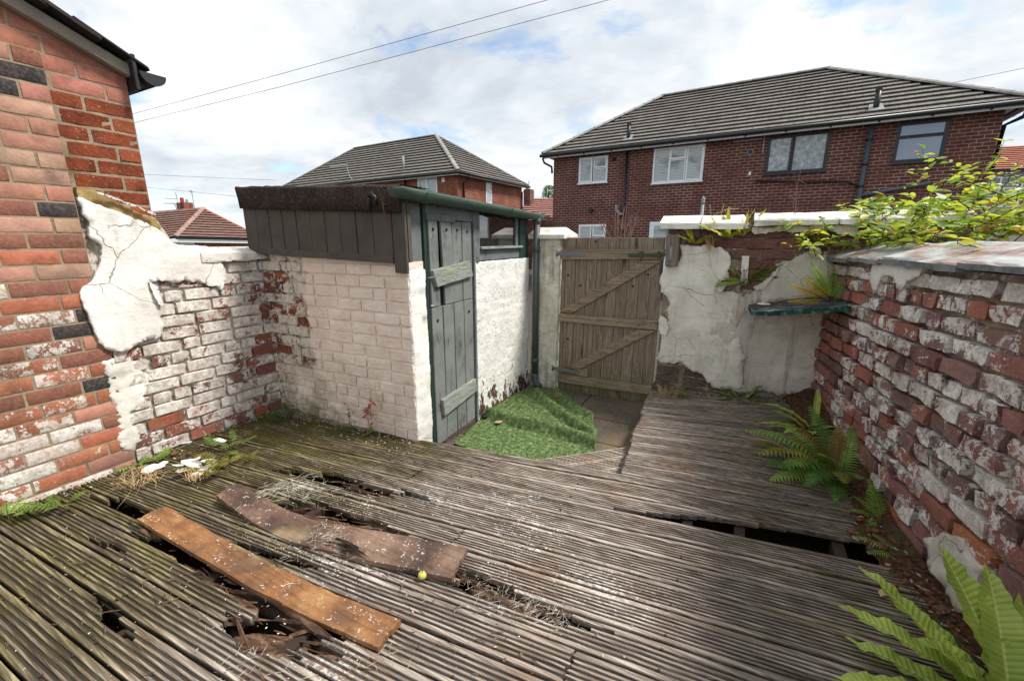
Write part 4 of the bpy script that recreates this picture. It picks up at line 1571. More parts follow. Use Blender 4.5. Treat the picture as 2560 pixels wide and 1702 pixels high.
def coping_stone(u0, u1, z0, z1, zt, depth, jag_right=False, name='coping_stone', W=WB, out=.075, mat=None, parent=back, seed=0, peak=.45):
    """weathered top stone: front edge, sloping top"""
    n = max(4, int((u1 - u0) / .06))
    V, F = [], []
    prof = [(out, 0), (out, .55), (out - .012, .72), (-depth * peak, 1.0), (-depth, .85), (-depth, 0)]
    for i in range(n + 1):
        u = lerp(u0, u1, i / n)
        for k, (o_, t) in enumerate(prof):
            zz = z0 + (zt - z0) * 0
            zz = lerp(z0, z1, min(1, t / .72)) if t <= .72 else lerp(z1, zt, (t - .72) / .28)
            d = fbm((u, k * .3, seed), 6, seed) * .006
            uu = u
            if i in (0, n):
                uu += fbm((k * 2.3, i, seed), 2, seed) * (.05 if (jag_right and i == n) else .006)
            V.append(W.pt(uu, zz + d, o_ + fbm((u, k, seed + 3), 7, seed) * .006))
    m = len(prof)
    for i in range(n):
        for k in range(m):
            k2 = (k + 1) % m
            F.append((i * m + k, i * m + k2, (i + 1) * m + k2, (i + 1) * m + k))
    F.append(tuple(range(m))[::-1])
    F.append(tuple(n * m + k for k in range(m)))
    me = mesh(name, V, [tuple(reversed(f)) for f in F])
    o = add(name, me, mat or MAT['coping_white'], parent)
    bm = bmesh.new()
    bm.from_mesh(me)
    bmesh.ops.recalc_face_normals(bm, faces=bm.faces)
    bm.to_mesh(me)
    bm.free()
    return o


cz0 = WB.uz(1653, 573, .075)[1]
cz1 = WB.uz(1656, 556, .075)[1]
czt = WB.uz(1660, 540, -.05)[1]
coping_stone(WB.uz(1651, 560, .07)[0], WB.uz(1750, 560, .07)[0], cz0, cz1 + .004, czt, .20, seed=1)
coping_stone(WB.uz(1753, 560, .07)[0], WB.uz(1862, 560, .07)[0], cz0 - .004, cz1 - .004, czt - .004, .20, True, seed=2)
coping_stone(WB.uz(1886, 555, .07)[0], .62, cz0 + .018, cz1 + .012, czt + .004, .20, seed=3)
coping_stone(.627, 1.35, cz0 + .02, cz1 + .012, czt + .004, .20, seed=4)
# lump of old mortar where the stone has broken away
mb = MB()
bm = bmesh.new()
bmesh.ops.create_icosphere(bm, subdivisions=2, radius=.045)
for v in bm.verts:
    v.co = Vector((v.co.x * .9, v.co.y * 1.6, v.co.z * .8)) * (1 + .35 * fbm(v.co, 25, 3))
me = bpy.data.meshes.new('lump')
bm.to_mesh(me)
bm.free()
add('mortar_lump', me, MAT['mortar_right'], back, WB.pt(WB.uz(1872, 565, .0)[0], 1.50, -.02))

# ================================================================== RIGHT WALL
RD = Vector((.26, -2.05, 0))
WR = Wall((.63, 4.05), math.atan2(RD.y, RD.x))     # u runs from the corner towards the camera
rwall_t = thing('brick_wall', 'old red brick boundary wall with flaking whitewash and slab coping', 'wall', (.9, 3, 0))
RU1 = 3.25
RTOP = lambda u: lerp(1.235, 1.275, u / 2.0)
mb = MB()
mb.prism([WR.pt(u, zz, -.028) for u, zz in [(-.1, -.25), (RU1, -.25), (RU1, RTOP(RU1)), (-.1, RTOP(0))]], WR.n * -.22)
rbody = mb.build('wall', MAT['mortar_right'], rwall_t)
REDR = [(.33, .135, .11), (.29, .12, .105), (.25, .13, .115), (.36, .13, .09), (.27, .145, .13)]
nr = 15
for r in range(nr):
    z = .035 + r * CH
    u = -.02 - random.uniform(0, .1)
    k = 0
    hdr = (r % 4 == 1)
    while u < RU1 - .05:
        L = .105 if (hdr or random.random() < .15) else .215
        if random.random() < .12:
            L = .155
        # uneven, bulging face
        bul = .020 * math.sin(u * 1.3 + .4) * math.sin(min(1, z / 1.2) * math.pi) + random.uniform(-.012, .012)
        if z < .15:
            bul -= .012
        pn = max(0, random.gauss(.47, .10))
        if u < .55:
            pn = max(0, random.gauss(.32, .10))
        if z > 1.15:
            pn = random.uniform(.5, .8)
        if z < .35 and random.random() < .5:
            pn *= .6
        c = random.choice(REDR)
        if random.random() < .04:
            c = (.42, .13, .06)
        brick(WR, u + L / 2, z * (RTOP(u) / 1.25) + random.uniform(-.003, .003), L, CH - random.choice([.012, .014, .016]), bul, MAT['brick'], rbody, cj(c), pn, 'rough', 8, random.uniform(-.022, .022), D=.075)
        u += L + random.uniform(.008, .018)
        k += 1

rp = [WR.uz(x, y, .03) for x, y in [(2312, 1345), (2360, 1330), (2400, 1345), (2410, 1390), (2450, 1420), (2440, 1470), (2420, 1540), (2390, 1530), (2350, 1470), (2320, 1420)]]
sheet(WR, rp, .022, -.03, 'render_coat', MAT['plaster_grey'], rbody, .03, .012, 61, .006, .0, smooth=True)
rp = [WR.uz(x, y, .03) for x, y in [(2180, 655), (2300, 655), (2290, 690), (2262, 700), (2245, 725), (2230, 700), (2200, 690), (2176, 735), (2165, 700)]]
sheet(WR, rp, .020, -.03, 'render_coat', MAT['plaster_low'], rbody, .03, .008, 62, .005, .0, smooth=True)


def mk_rcope():
    m = Mt('slate_grey_coping', .75, .35)
    p = m.pos
    c = m.ramp(m.noise(p, 12, 6, .65), [(.3, '#4b4f52'), (.6, '#7d8080')])
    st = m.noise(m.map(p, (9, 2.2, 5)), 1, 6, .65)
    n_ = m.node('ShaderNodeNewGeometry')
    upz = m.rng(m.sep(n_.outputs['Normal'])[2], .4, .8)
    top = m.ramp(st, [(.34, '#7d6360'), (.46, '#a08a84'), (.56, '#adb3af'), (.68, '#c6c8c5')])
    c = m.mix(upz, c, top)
    c = m.mix(m.rng(m.noise(m.map(p, (3, 24, 10)), 1, 4, .6), .62, .68, 0, .85), c, lin('#3b3330'))
    m.col(c)
    m.nrm(m.bump(m.noise(p, 40, 6, .7), .6, .006))
    return m.m


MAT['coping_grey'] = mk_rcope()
u = -.12
i = 0
while u < RU1:
    L = (.62, .46, .72, .55, .60, .5)[i % 6]
    b = min(u + L, RU1)
    zt = RTOP((u + b) / 2)
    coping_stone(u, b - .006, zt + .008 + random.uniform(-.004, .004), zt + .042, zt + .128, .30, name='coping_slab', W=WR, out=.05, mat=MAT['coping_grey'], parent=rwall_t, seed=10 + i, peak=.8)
    u = b
    i += 1

# corner shelf: rotting green plank spanning the two walls
A1 = WB.pt(WB.uz(1866, 766, .03)[0], WB.uz(1866, 766, .03)[1], .0)
B1 = WR.pt(*WR.uz(2140, 758, .0), .01)
FA = Vector((.145, 3.60, 0))
d_ = ray(1880, 780)
t_ = 3.62 / d_.y
FA = CAMP + d_ * t_
d_ = ray(2143, 764)
FB = WR.pt(*WR.uz(2143, 764, .0), -.01)


def mk_shelf():
    m = Mt('rotting_green_paint', .8, .3)
    p = m.pos
    g = m.noise(m.map(p, (3, 30, 30)), 1, 6, .7)
    c = m.ramp(g, [(.3, '#16181a'), (.5, '#3d4444'), (.65, '#7f8886')])
    n_ = m.node('ShaderNodeNewGeometry')
    side = m.rng(m.sep(n_.outputs['Normal'])[2], .7, .3)
    gc_ = m.ramp(m.noise(p, 18, 6, .7), [(.35, '#10211d'), (.52, '#1b3831'), (.66, '#528677')])
    mk = m.math('MAXIMUM', side, m.rng(m.noise(p, 10, 5, .6), .55, .6))
    c = m.mix(mk, c, gc_)
    m.col(c)
    m.nrm(m.bump(g, .9, .008))
    return m.m


n = 16
V, F = [], []
Cb = Vector((FA.x - .02, 3.985, FA.z + .01))
Db = WR.pt(.06, FB.z + .01, -.02)
for i in range(n + 1):
    t = i / n
    f = FA.lerp(FB, t) + Vector((0, random.uniform(-.008, .008) * (1 if 0 < i < n else 0), fbm((t * 4, 0, 0), 2, 3) * .006))
    b = Cb.lerp(Db, t) + Vector((0, 0, fbm((t * 3, 1, 0), 2, 5) * .006))
    m1 = f.lerp(b, .35) + Vector((0, 0, -.004 + fbm((t * 6, 4, 0), 3, 5) * .006))
    th = .040 - (.016 if t < .10 else 0) - random.uniform(0, .006)
    V += [f + Vector((0, 0, -th)), f, m1, b, b + Vector((0, 0, -.04))]
for i in range(n):
    for k in range(5):
        k2 = (k + 1) % 5
        F.append((i * 5 + k, i * 5 + k2, i * 5 + 5 + k2, i * 5 + 5 + k))
F += [tuple(range(5))[::-1], tuple(n * 5 + k for k in range(5))]
me = mesh('shelf', V, [tuple(reversed(f)) for f in F])
bm = bmesh.new()
bm.from_mesh(me)
bmesh.ops.recalc_face_normals(bm, faces=bm.faces)
bm.to_mesh(me)
bm.free()
sh = add('corner_shelf', me, mk_shelf())
tag(sh, 'rotting dark green plank shelf across the back corner under the yellow fern', 'shelf')
SHZ = (FA.z + FB.z) / 2
# white strip screwed to the wall
ws_ = slab(WB, [zc5(862, 590), zc5(950, 590), zc5(922, 946), zc5(838, 942)], .045, .056, 'plastic_strip', MAT['coping_white'], None, .002)
tag(ws_, 'short white plastic strip fixed upright on the back wall', 'strip')
c = WB.pt(*WB.uz(*zc5(886, 768), .057), .055)
MB().tube([c, c + WB.n * .012], .009, 8).build('screw', MAT['steel'], ws_)

# ================================================================== DECK
def drow(x, r):
    a = (x + 1.9) / 2.2
    return .2 + .115 * a + r * (.1368 + .0164 * a)


def rwx(y):
    return .89 - (y - 2.0) * .1268


def inpoly(p, poly):
    x, y = p
    c = False
    n = len(poly)
    for i in range(n):
        x1, y1 = poly[i]
        x2, y2 = poly[(i + 1) % n]
        if (y1 > y) != (y2 > y) and x < (x2 - x1) * (y - y1) / (y2 - y1) + x1:
            c = not c
    return c


HOLES = [
    [(-.42, 11.60), (.13, 11.58), (.80, 11.58), (.76, 12.70), (.30, 12.45), (.14, 12.32), (-.1, 12.15), (-.3, 11.85)],
    [(-2.38, 9.0), (-2.12, 9.1), (-2.1, 9.55), (-2.36, 9.6)],
    [(-2.1, 9.1), (-1.66, 9.05), (-1.55, 9.5), (-1.95, 9.95), (-2.12, 9.8)],
    [(-1.58, 9.6), (-1.40, 9.5), (-1.34, 9.75), (-1.5, 9.95)],
    [(-2.05, 7.4), (-1.8, 6.9), (-1.35, 7.2), (-1.18, 7.72), (-1.9, 8.1)],
    [(-3.0, 4.55), (-2.5, 4.55), (-2.48, 5.05), (-2.95, 5.1)],
    [(-2.42, 4.0), (-1.85, 3.72), (-1.5, 3.55), (-1.08, 3.80), (-1.0, 4.1), (-1.3, 4.5), (-2.4, 4.5)],
    [(-1.56, 2.85), (-1.33, 2.62), (-1.16, 3.1), (-1.10, 3.7), (-1.55, 3.7)],
    [(-2.1, 1.62), (-1.88, 1.58), (-1.86, 1.92), (-2.06, 1.97)],
    [(-2.57, 3.1), (-2.38, 3.12), (-2.4, 3.4), (-2.55, 3.4)],
    [(-.95, 6.35), (-.48, 6.25), (-.30, 6.62), (-.52, 6.85), (-.92, 7.1)],
    [(-1.98, 5.0), (-1.6, 5.2), (-1.55, 5.5), (-1.95, 5.3)],
]
deck = thing('deck', 'rotting grooved timber deck with splintered holes covering the yard', 'deck', (-1.2, 1.2, -.05))
rdeck = thing('raised_deck', 'narrow reeded timber deck strip along the brick wall past the fern', 'deck', (.2, 3.2, -.05))


def profile(ng, edge=.12):
    """(t, depth, groove) across one board"""
    pr = [(0.0, -.006, 0.3), (.012, -.001, 0), (edge, 0, 0)]
    w = (1 - 2 * edge) / ng
    for i in range(ng):
        t = edge + i * w
        pr += [(t + w * .08, -.0005, 0.1), (t + w * .22, -.0066, 1), (t + w * .54, -.0070, 1), (t + w * .68, -.0005, .1), (t + w * .98, 0, 0)]
    pr += [(1 - .012, -.001, 0), (1.0, -.006, 0.3)]
    return pr


def board(ya, yb, x0, x1, zf, ng, parent, seed, holes=(), rfun=None, step=.04, th=.026, name='board'):
    """one deck board between the lines ya(x) and yb(x); cells inside holes are broken out"""
    pr = profile(ng)
    n = max(2, int((x1 - x0) / step))
    m = len(pr)
    rnd = random.Random(seed)
    V, G = [], []
    ph = [rnd.uniform(-.5, .5) for _ in range(m)]
    for i in range(n + 1):
        x = lerp(x0, x1, i / n)
        y0, y1 = ya(x), yb(x)
        for k, (t, d, gv) in enumerate(pr):
            xx = x
            if i in (0, n):
                xx += rnd.uniform(-.012, .012)
            y = lerp(y0, y1, t)
            wob = fbm((x, t * .05 + seed * 3.1, 0), 1.2, seed) * .006 + nz3((x * 9, t * 12, seed), 1, 0) * .0012
            V.append((xx, y + nz3((x * 3, seed, 0), 1) * .0015, zf(x, y) + d + wob + (t - .5) * nz3((x * .8, seed * 2.2, 1), 1) * .010))
            G.append(gv)
    keep = [[True] * (m - 1) for _ in range(n)]
    if holes:
        for i in range(n):
            x = lerp(x0, x1, (i + .5) / n)
            for k in range(m - 1):
                t = (pr[k][0] + pr[k + 1][0]) / 2
                grp = int(t * 8)
                jx = x + (math.sin(grp * 12.9898 + seed) * 43758.5453 % 1 - .5) * .17
                y = lerp(ya(x), yb(x), t)
                a = (x + 1.9) / 2.2
                rr = (y - .2 - .115 * a) / (.1368 + .0164 * a)
                for h in holes:
                    if inpoly((jx, rr), h):
                        keep[i][k] = False
                        break
    F = []
    nb = len(V)
    V += [(v[0], v[1], v[2] - th - (pr[i % m][1])) for i, v in enumerate(V)]
    G += [.6] * nb
    idx = lambda i, k: i * m + k
    for i in range(n):
        for k in range(m - 1):
            if not keep[i][k]:
                continue
            a, b, c, d = idx(i, k), idx(i + 1, k), idx(i + 1, k + 1), idx(i, k + 1)
            F.append((a, b, c, d))
            if i == 0 or not keep[i - 1][k]:
                F.append((a, d, d + nb, a + nb))
            if i == n - 1 or not keep[i + 1][k]:
                F.append((c, b, b + nb, c + nb))
            if k == 0 or not keep[i][k - 1]:
                F.append((b, a, a + nb, b + nb))
            if k == m - 2 or not keep[i][k + 1]:
                F.append((d, c, c + nb, d + nb))
    if not F:
        return None
    me = bpy.data.meshes.new(name)
    me.from_pydata(V, [], F)
    at = me.attributes.new('groove', 'FLOAT', 'POINT')
    at.data.foreach_set('value', G)
    me.update()
    bm = bmesh.new()
    bm.from_mesh(me)
    bmesh.ops.delete(bm, geom=[v for v in bm.verts if not v.link_faces], context='VERTS')
    bm.to_mesh(me)
    bm.free()
    return add(name, me, MAT['deck'], parent)


zmain = lambda x, y: -.012 * max(0, 1 - abs(x + 1.6) / 1.2) * max(0, 1 - abs(y - .9) / .7)
bk = [k for k in range(-4, 3)] + [2 + (k - 2) * .96 for k in range(3, 15)] + [14.12]
bk[-2] = 13.52
for i in range(len(bk) - 1):
    r0, r1 = bk[i], bk[i + 1]
    g0 = .07 if i % 3 else .12
    x1 = min(1.0, rwx(drow(.8, r0)) + .02)
    ya = lambda x, r0=r0, g0=g0: drow(x, r0 + g0 * .5)
    yb = lambda x, r1=r1: drow(x, r1 - .035)
    hs = [h for h in HOLES if min(p[1] for p in h) < r1 and max(p[1] for p in h) > r0]
    # old boards are butted at a joist here and there
    cut = {3: -.72, 6: -2.05, 9: -.35, 12: -1.05, 15: -1.6}.get(i)
    xs = [-3.27, x1] if cut is None else [-3.27, cut - .003, cut + .003, x1]
    for q in range(0, len(xs), 2):
        board(ya, yb, xs[q], xs[q + 1], zmain, 5 if i < 11 else 6, deck, 100 + i * 2 + q, hs, name='board')
zright = lambda x, y: .11 * max(0, min(1, (x + .6) / 1.2)) * max(0, min(1, (y - 2.5) / 1.5)) + .004
rline = lambda x, q: 2.115 + .157 * (x + 1.9) + .018 + q * .142
for q in range(13):
    ya = lambda x, q=q: rline(x, q) + .004
    yb = lambda x, q=q: rline(x, q + 1) - .003
    xr = rwx(ya(.6)) + .03
    xl = lerp(-.50, -.61, q / 12)
    board(ya, yb, xl + random.uniform(-.012, .012), xr, zright, 9, rdeck, 300 + q)
# joists
for x in (-3.05, -2.45, -1.88, -1.28, -.68, -.08, .16, .58):
    y1 = 2.06 if x < -.55 else 2.3
    y1 = min(y1, drow(x, 13.9))
    MB().box((x - .024, -.4, -.145), (x + .024, y1, -.035)).build('joist', MAT['joist'], deck)
for x in (-.48, -.05, .40):
    MB().box((x - .024, 2.42, -.145), (x + .024, 3.95, -.030)).build('joist', MAT['joist'], rdeck)
MB().prism([(-1.86, 2.112, -.03), (-.52, drow(-.52, 14.0) + .002, -.03), (-.52, drow(-.52, 14.0) + .002, -.20), (-1.86, 2.112, -.20)], (0, -.022, 0)).build('fascia_board', MAT['joist'], deck)
MB().prism([(-.478, 2.36, -.026), (-.588, 4.0, -.026), (-.588, 4.0, -.20), (-.478, 2.36, -.20)], (.022, 0, 0)).build('fascia_board', MAT['joist'], rdeck)

# corner step of grooved boards, set at an angle and lower than the deck
step_t = thing('corner_step', 'two grooved boards laid askew as a low step in the deck corner', 'step', (-.7, 2.5, -.1))
ca = Vector((math.cos(R(43)), math.sin(R(43)), 0))
cb = Vector((-ca.y, ca.x, 0))
o_ = Vector((-1.08, 2.36, -.065))
for k in range(4):
    L0, L1 = -.1, .80
    pr = profile(5)
    V, G, F = [], [], []
    n = 16
    base = o_ - cb * (k * .128)
    for i in range(n + 1):
        for (t, d, gv) in pr:
            p = base + ca * lerp(L0, L1, i / n) - cb * (t * .124)
            V.append((p.x, p.y, p.z + d + nz3((p.x, p.y, k), 3) * .004))
            G.append(gv)
    m = len(pr)
    for i in range(n):
        for j in range(m - 1):
            F.append((i * m + j, i * m + j + 1, (i + 1) * m + j + 1, (i + 1) * m + j))
    nv = len(V)
    for i in range(n):       # outer edge drops down
        V += []
    e0 = len(V)
    for i in range(n + 1):
        v = V[i * m]
        V.append((v[0], v[1], v[2] - .028))
        G.append(.6)
    for i in range(n):
        F.append((i * m, (i + 1) * m, e0 + i + 1, e0 + i))
    # keep it inside the corner
    F = [f for f in F if all(V[a][1] > drow(V[a][0], 13.9) - .05 and V[a][0] < lerp(-.48, -.55, (V[a][1] - 2.3) / .9) + .08 for a in f)]
    if F:
        me = bpy.data.meshes.new('board')
        me.from_pydata(V, [], F)
        at = me.attributes.new('groove', 'FLOAT', 'POINT')
        at.data.foreach_set('value', G)
        add('board', me, MAT['deck'], step_t)


def mk_plank(name, a, b, c2):
    m = Mt(name, .6, .35)
    p = m.pos
    g = m.noise(m.map(p, (5, 70, 50), rot=(0, 0, R(-4))), 1, 6, .7)
    big = m.noise(p, 3.2, 5, .6)
    c = m.ramp(big, [(.34, a), (.5, b), (.64, c2)])
    lowf = m.noise(m.map(p, (2.4, 3.5, 1)), 1, 3, .5)
    c = m.mix(m.rng(lowf, .50, .62, 0, .8), c, m.mix(m.rng(lowf, .56, .66), lin('#4a3a30'), lin('#a08d6c')))
    c = m.mix(m.rng(g, .48, .62, 0, .6), c, m.mix(.55, c, lin('#241812')))
    c = m.mix(m.rng(m.noise(p, 6, 4, .5), .56, .7, 0, .55), c, lin('#2f2320'))
    pv = m.vadd(m.map(p, (1.0, 1.7, 1)), m.node_noise_col(p, 45))
    d = m.rng(m.voro(pv, 13, 'F1'), .12, .19, 1, 0)
    d = m.math('MULTIPLY', d, m.rng(m.noise(p, 7, 3, .5), .40, .50))
    d2 = m.math('MULTIPLY', m.rng(m.noise(p, 75, 4, .65), .63, .68), m.rng(m.noise(p, 4, 3, .5), .45, .62))
    c = m.mix(m.math('MAXIMUM', d, d2), c, lin('#d8d2c8'))
    m.col(c)
    m.nrm(m.bump(m.math('ADD', m.math('MULTIPLY', g, 2.0), m.noise(p, 90, 3, .6)), .6, .004))
    return m.m


def plank(name, label, cl, w, th, mat, cat='plank', tw=None):
    """flat warped board along a centre line of world points"""
    V, F = [], []
    n = 30
    m = 8
    def pt(t):
        f = t * (len(cl) - 1)
        i = min(int(f), len(cl) - 2)
        # smooth interpolation
        p0 = Vector(cl[max(i - 1, 0)])
        p1, p2 = Vector(cl[i]), Vector(cl[i + 1])
        p3 = Vector(cl[min(i + 2, len(cl) - 1)])
        u = f - i
        return .5 * ((2 * p1) + (p2 - p0) * u + (2 * p0 - 5 * p1 + 4 * p2 - p3) * u * u + (3 * p1 - p0 - 3 * p2 + p3) * u ** 3)
    for i in range(n + 1):
        t = i / n
        p = pt(t)
        d = (pt(min(1, t + .02)) - pt(max(0, t - .02))).normalized()
        s = Vector((-d.y, d.x, 0)).normalized()
        ww = w(t) if callable(w) else w
        tilt = tw(t) if tw else 0
        for k in range(m + 1):
            q = (k / m - .5)
            e = (nz3((t * 9, k, 3), 1) * .006 + nz3((t * 40, k, 5), 1) * .004) if k in (0, m) else 0
            el_ = (nz3((k * 1.7, i, 9), 1) * .022) if i in (0, n) else 0
            V.append(p + d * el_ + s * (q * ww + e) + Vector((0, 0, tilt * q * ww + .006 * (1 - 4 * q * q))))
    nb = len(V)
    V += [v - Vector((0, 0, th)) for v in V]
    st = m + 1
    for i in range(n):
        for k in range(m):
            a = i * st + k
            F.append((a, a + st, a + st + 1, a + 1))
        a = i * st
        F.append((a + st, a, a + nb, a + st + nb))
        a = i * st + m
        F.append((a, a + st, a + st + nb, a + nb))
    for k in range(m):
        F.append((k, k + 1, k + 1 + nb, k + nb))
        a = n * st + k
        F.append((a + 1, a, a + nb, a + 1 + nb))
    me = mesh(name, V, F)
    return tag(add(name, me, mat), label, cat)


plank('loose_plank', 'warped orange-brown smooth plank with white paint spots lying over the front hole',
      [(-2.52, .80, .035), (-2.1, .81, .025), (-1.65, .825, .012), (-1.3, .845, .010), (-.96, .872, .022)], .125, .022,
      mk_plank('orange_brown_plank', '#5f4533', '#92653f', '#b08a5e'), tw=lambda t: -.06)
plank('bowed_plank', 'bowed dark reddish-brown plank with white splashes lying below the dark hole',
      [(-2.36, 1.085, .055), (-2.15, 1.085, .030), (-1.85, 1.09, .004), (-1.55, 1.13, .016), (-1.25, 1.19, .028), (-.92, 1.255, .038)],
      lambda t: lerp(.12, .172, min(1, t * 1.4)), .024, mk_plank('red_brown_plank', '#4a3a34', '#6f5648', '#8f7765'), tw=lambda t: .05)

# ================================================================== ARTIFICIAL TURF
SH = 1.0857
TZ = -.146
tout = [(1046, 1024), (1110, 1043), (1205, 1066), (1262, 1066), (1330, 1058), (1371, 1042), (1374, 1008), (1368, 985), (1367, 966), (1340, 945), (1290, 904), (1262, 898), (1232, 893), (1206, 900), (1170, 918), (1126, 942), (1108, 966)]
tw_ = [atz(x * SH, y * SH, TZ) for x, y in tout]
WG = None


def seg_d(p, a, b):
    ab = b - a
    t = max(0, min(1, (p - a).dot(ab) / ab.length_squared))
    return (p - (a + ab * t)).length, t


folds = []
for pts, h, w in [([(1130, 950), (1210, 972), (1290, 990), (1372, 1016)], .095, .055), ([(1236, 900), (1262, 930), (1310, 962), (1370, 1000)], .080, .055), ([(1282, 902), (1320, 935), (1366, 962)], .045, .06), ([(1200, 925), (1250, 945)], .018, .08)]:
    q = [atz(x * SH, y * SH, TZ + h * .6).to_2d() for x, y in pts]
    folds.append((q, h, w))


def turf_h(x, y):
    p = Vector((x, y))
    hh = .012 + fbm((x, y, 0), 3.2, 6) * .008
    for q, h, w in folds:
        d, i_ = min((seg_d(p, q[i], q[i + 1])[0], i) for i in range(len(q) - 1))
        sg_ = (q[i_ + 1] - q[i_]).cross(p - q[i_])
        hh += h * math.exp(-(d / (w * (.55 if sg_ < 0 else 1.35))) ** 2)
    return hh


ol = jag([(p.x, p.y) for p in tw_], .05, .005, 5)
pts = list(ol)
x = -2.0
while x < -.6:
    y = 2.2
    while y < 4.0:
        pts.append(Vector((x + random.uniform(-.006, .006), y + random.uniform(-.006, .006))))
        y += .024
    x += .024
nn_ = len(ol)
vs_, es_, fs_, _, _, _ = delaunay_2d_cdt(pts, [(i, (i + 1) % nn_) for i in range(nn_)], [], 1, 1e-5)
V = [(v.x, v.y, TZ + turf_h(v.x, v.y)) for v in vs_]
me = mesh('turf', V, [tuple(f) for f in fs_])


def mk_turf(name, k):
    m = Mt(name, .75, .25)
    c = m.ramp(m.noise(m.pos, 30, 5, .65), [(.3, '#3d5030'), (.5, '#627846'), (.72, '#98a67a')])
    c = m.mix(m.rng(m.noise(m.pos, 9, 4, .5), .55, .75, 0, .3), c, lin('#3f5230'))
    m.col(c)
    return m.m


turf = add('artificial_turf', me, mk_turf('turf_backing', 1), smooth=True)
tag(turf, 'rumpled green artificial turf mat on the concrete by the outhouse door', 'turf mat')
rnd = random.Random(4)
tris = [(Vector(V[f[0]]), Vector(V[f[1]]), Vector(V[f[2]])) for f in fs_ if len(f) == 3]
areas = []
acc = 0
for a, b, c in tris:
    acc += (b - a).cross(c - a).length / 2
    areas.append(acc)
import bisect
mb = MB()
VV, FF = [], []
for i in range(42000):
    k = bisect.bisect(areas, rnd.random() * acc)
    k = min(k, len(tris) - 1)
    a, b, c = tris[k]
    u, v = rnd.random(), rnd.random()
    if u + v > 1:
        u, v = 1 - u, 1 - v
    p = a + (b - a) * u + (c - a) * v
    nrm = (b - a).cross(c - a).normalized()
    if nrm.z < 0:
        nrm = -nrm
    th = rnd.uniform(0, 6.28)
    sx = Vector((math.cos(th), math.sin(th), 0)) * rnd.uniform(.0012, .0022)
    tip = p + nrm * rnd.uniform(.004, .010) + Vector((rnd.uniform(-.006, .006), rnd.uniform(-.006, .006), 0))
    bI = len(VV)
    VV += [p - sx, p + sx, tip]
    FF.append((bI, bI + 1, bI + 2))
me = mesh('pile', VV, FF)
add('turf_pile', me, mk_turf('turf_fibre', 1), turf, kind='stuff')

# ================================================================== HOUSES BEHIND
MAT['brick_h2'] = mk_house_brick('dark_red_brickwork', '#5a332d', '#6b4038', '#b89f95')
MAT['brick_h1'] = mk_house_brick('red_brickwork', '#8a4a37', '#7a3f30', '#b59a88')


def mk_tile(name, a, b, k=1.0):
    m = Mt(name, .85, .25)
    pj = m.jitter(.4)
    c = m.ramp(m.noise(pj, 5, 5, .6), [(.3, a), (.7, b)])
    c = m.mix(m.math('MULTIPLY', m.info('Random'), .35), c, m.mix(.6, c, (0.04, .037, .035)))
    c = m.mix(m.rng(m.noise(m.pos, 1.2, 5, .6), .52, .7, 0, .4), c, lin('#4a4440'))
    m.col(c)
    return m.m


MAT['tile_grey'] = mk_tile('grey_concrete_tile', '#67625d', '#89837d')
MAT['tile_ridge'] = mk_tile('ridge_tile', '#8b8984', '#aaa8a2')
MAT['tile_brown'] = mk_tile('brown_clay_tile', '#6a4f47', '#8c6d63')
MAT['tile_red'] = mk_tile('red_clay_tile', '#8f5240', '#b8735a')
MAT['fascia_white'] = simple('white_fascia', '#d9dadb', .5, .3, .06, 3)
_tile_cache = {}


def tile_mesh(w, l, mat):
    key = (w, l, mat.name)
    if key not in _tile_cache:
        mb = MB()
        # lower edge proud of the course below; slightly rolled
        t = .050
        mb.add([(-w / 2, 0, .062), (w / 2, 0, .062), (w / 2, l, .006), (-w / 2, l, .006), (-w / 2, .03, .062 - t), (w / 2, .03, .062 - t), (w / 2, l, -.010), (-w / 2, l, -.010)],
               [(0, 1, 2, 3), (4, 0, 3, 7), (5, 4, 7, 6), (1, 5, 6, 2), (0, 4, 5, 1), (3, 2, 6, 7)])
        me = mesh('tile', mb.v, mb.f)
        me.materials.append(mat)
        _tile_cache[key] = me
    return _tile_cache[key]


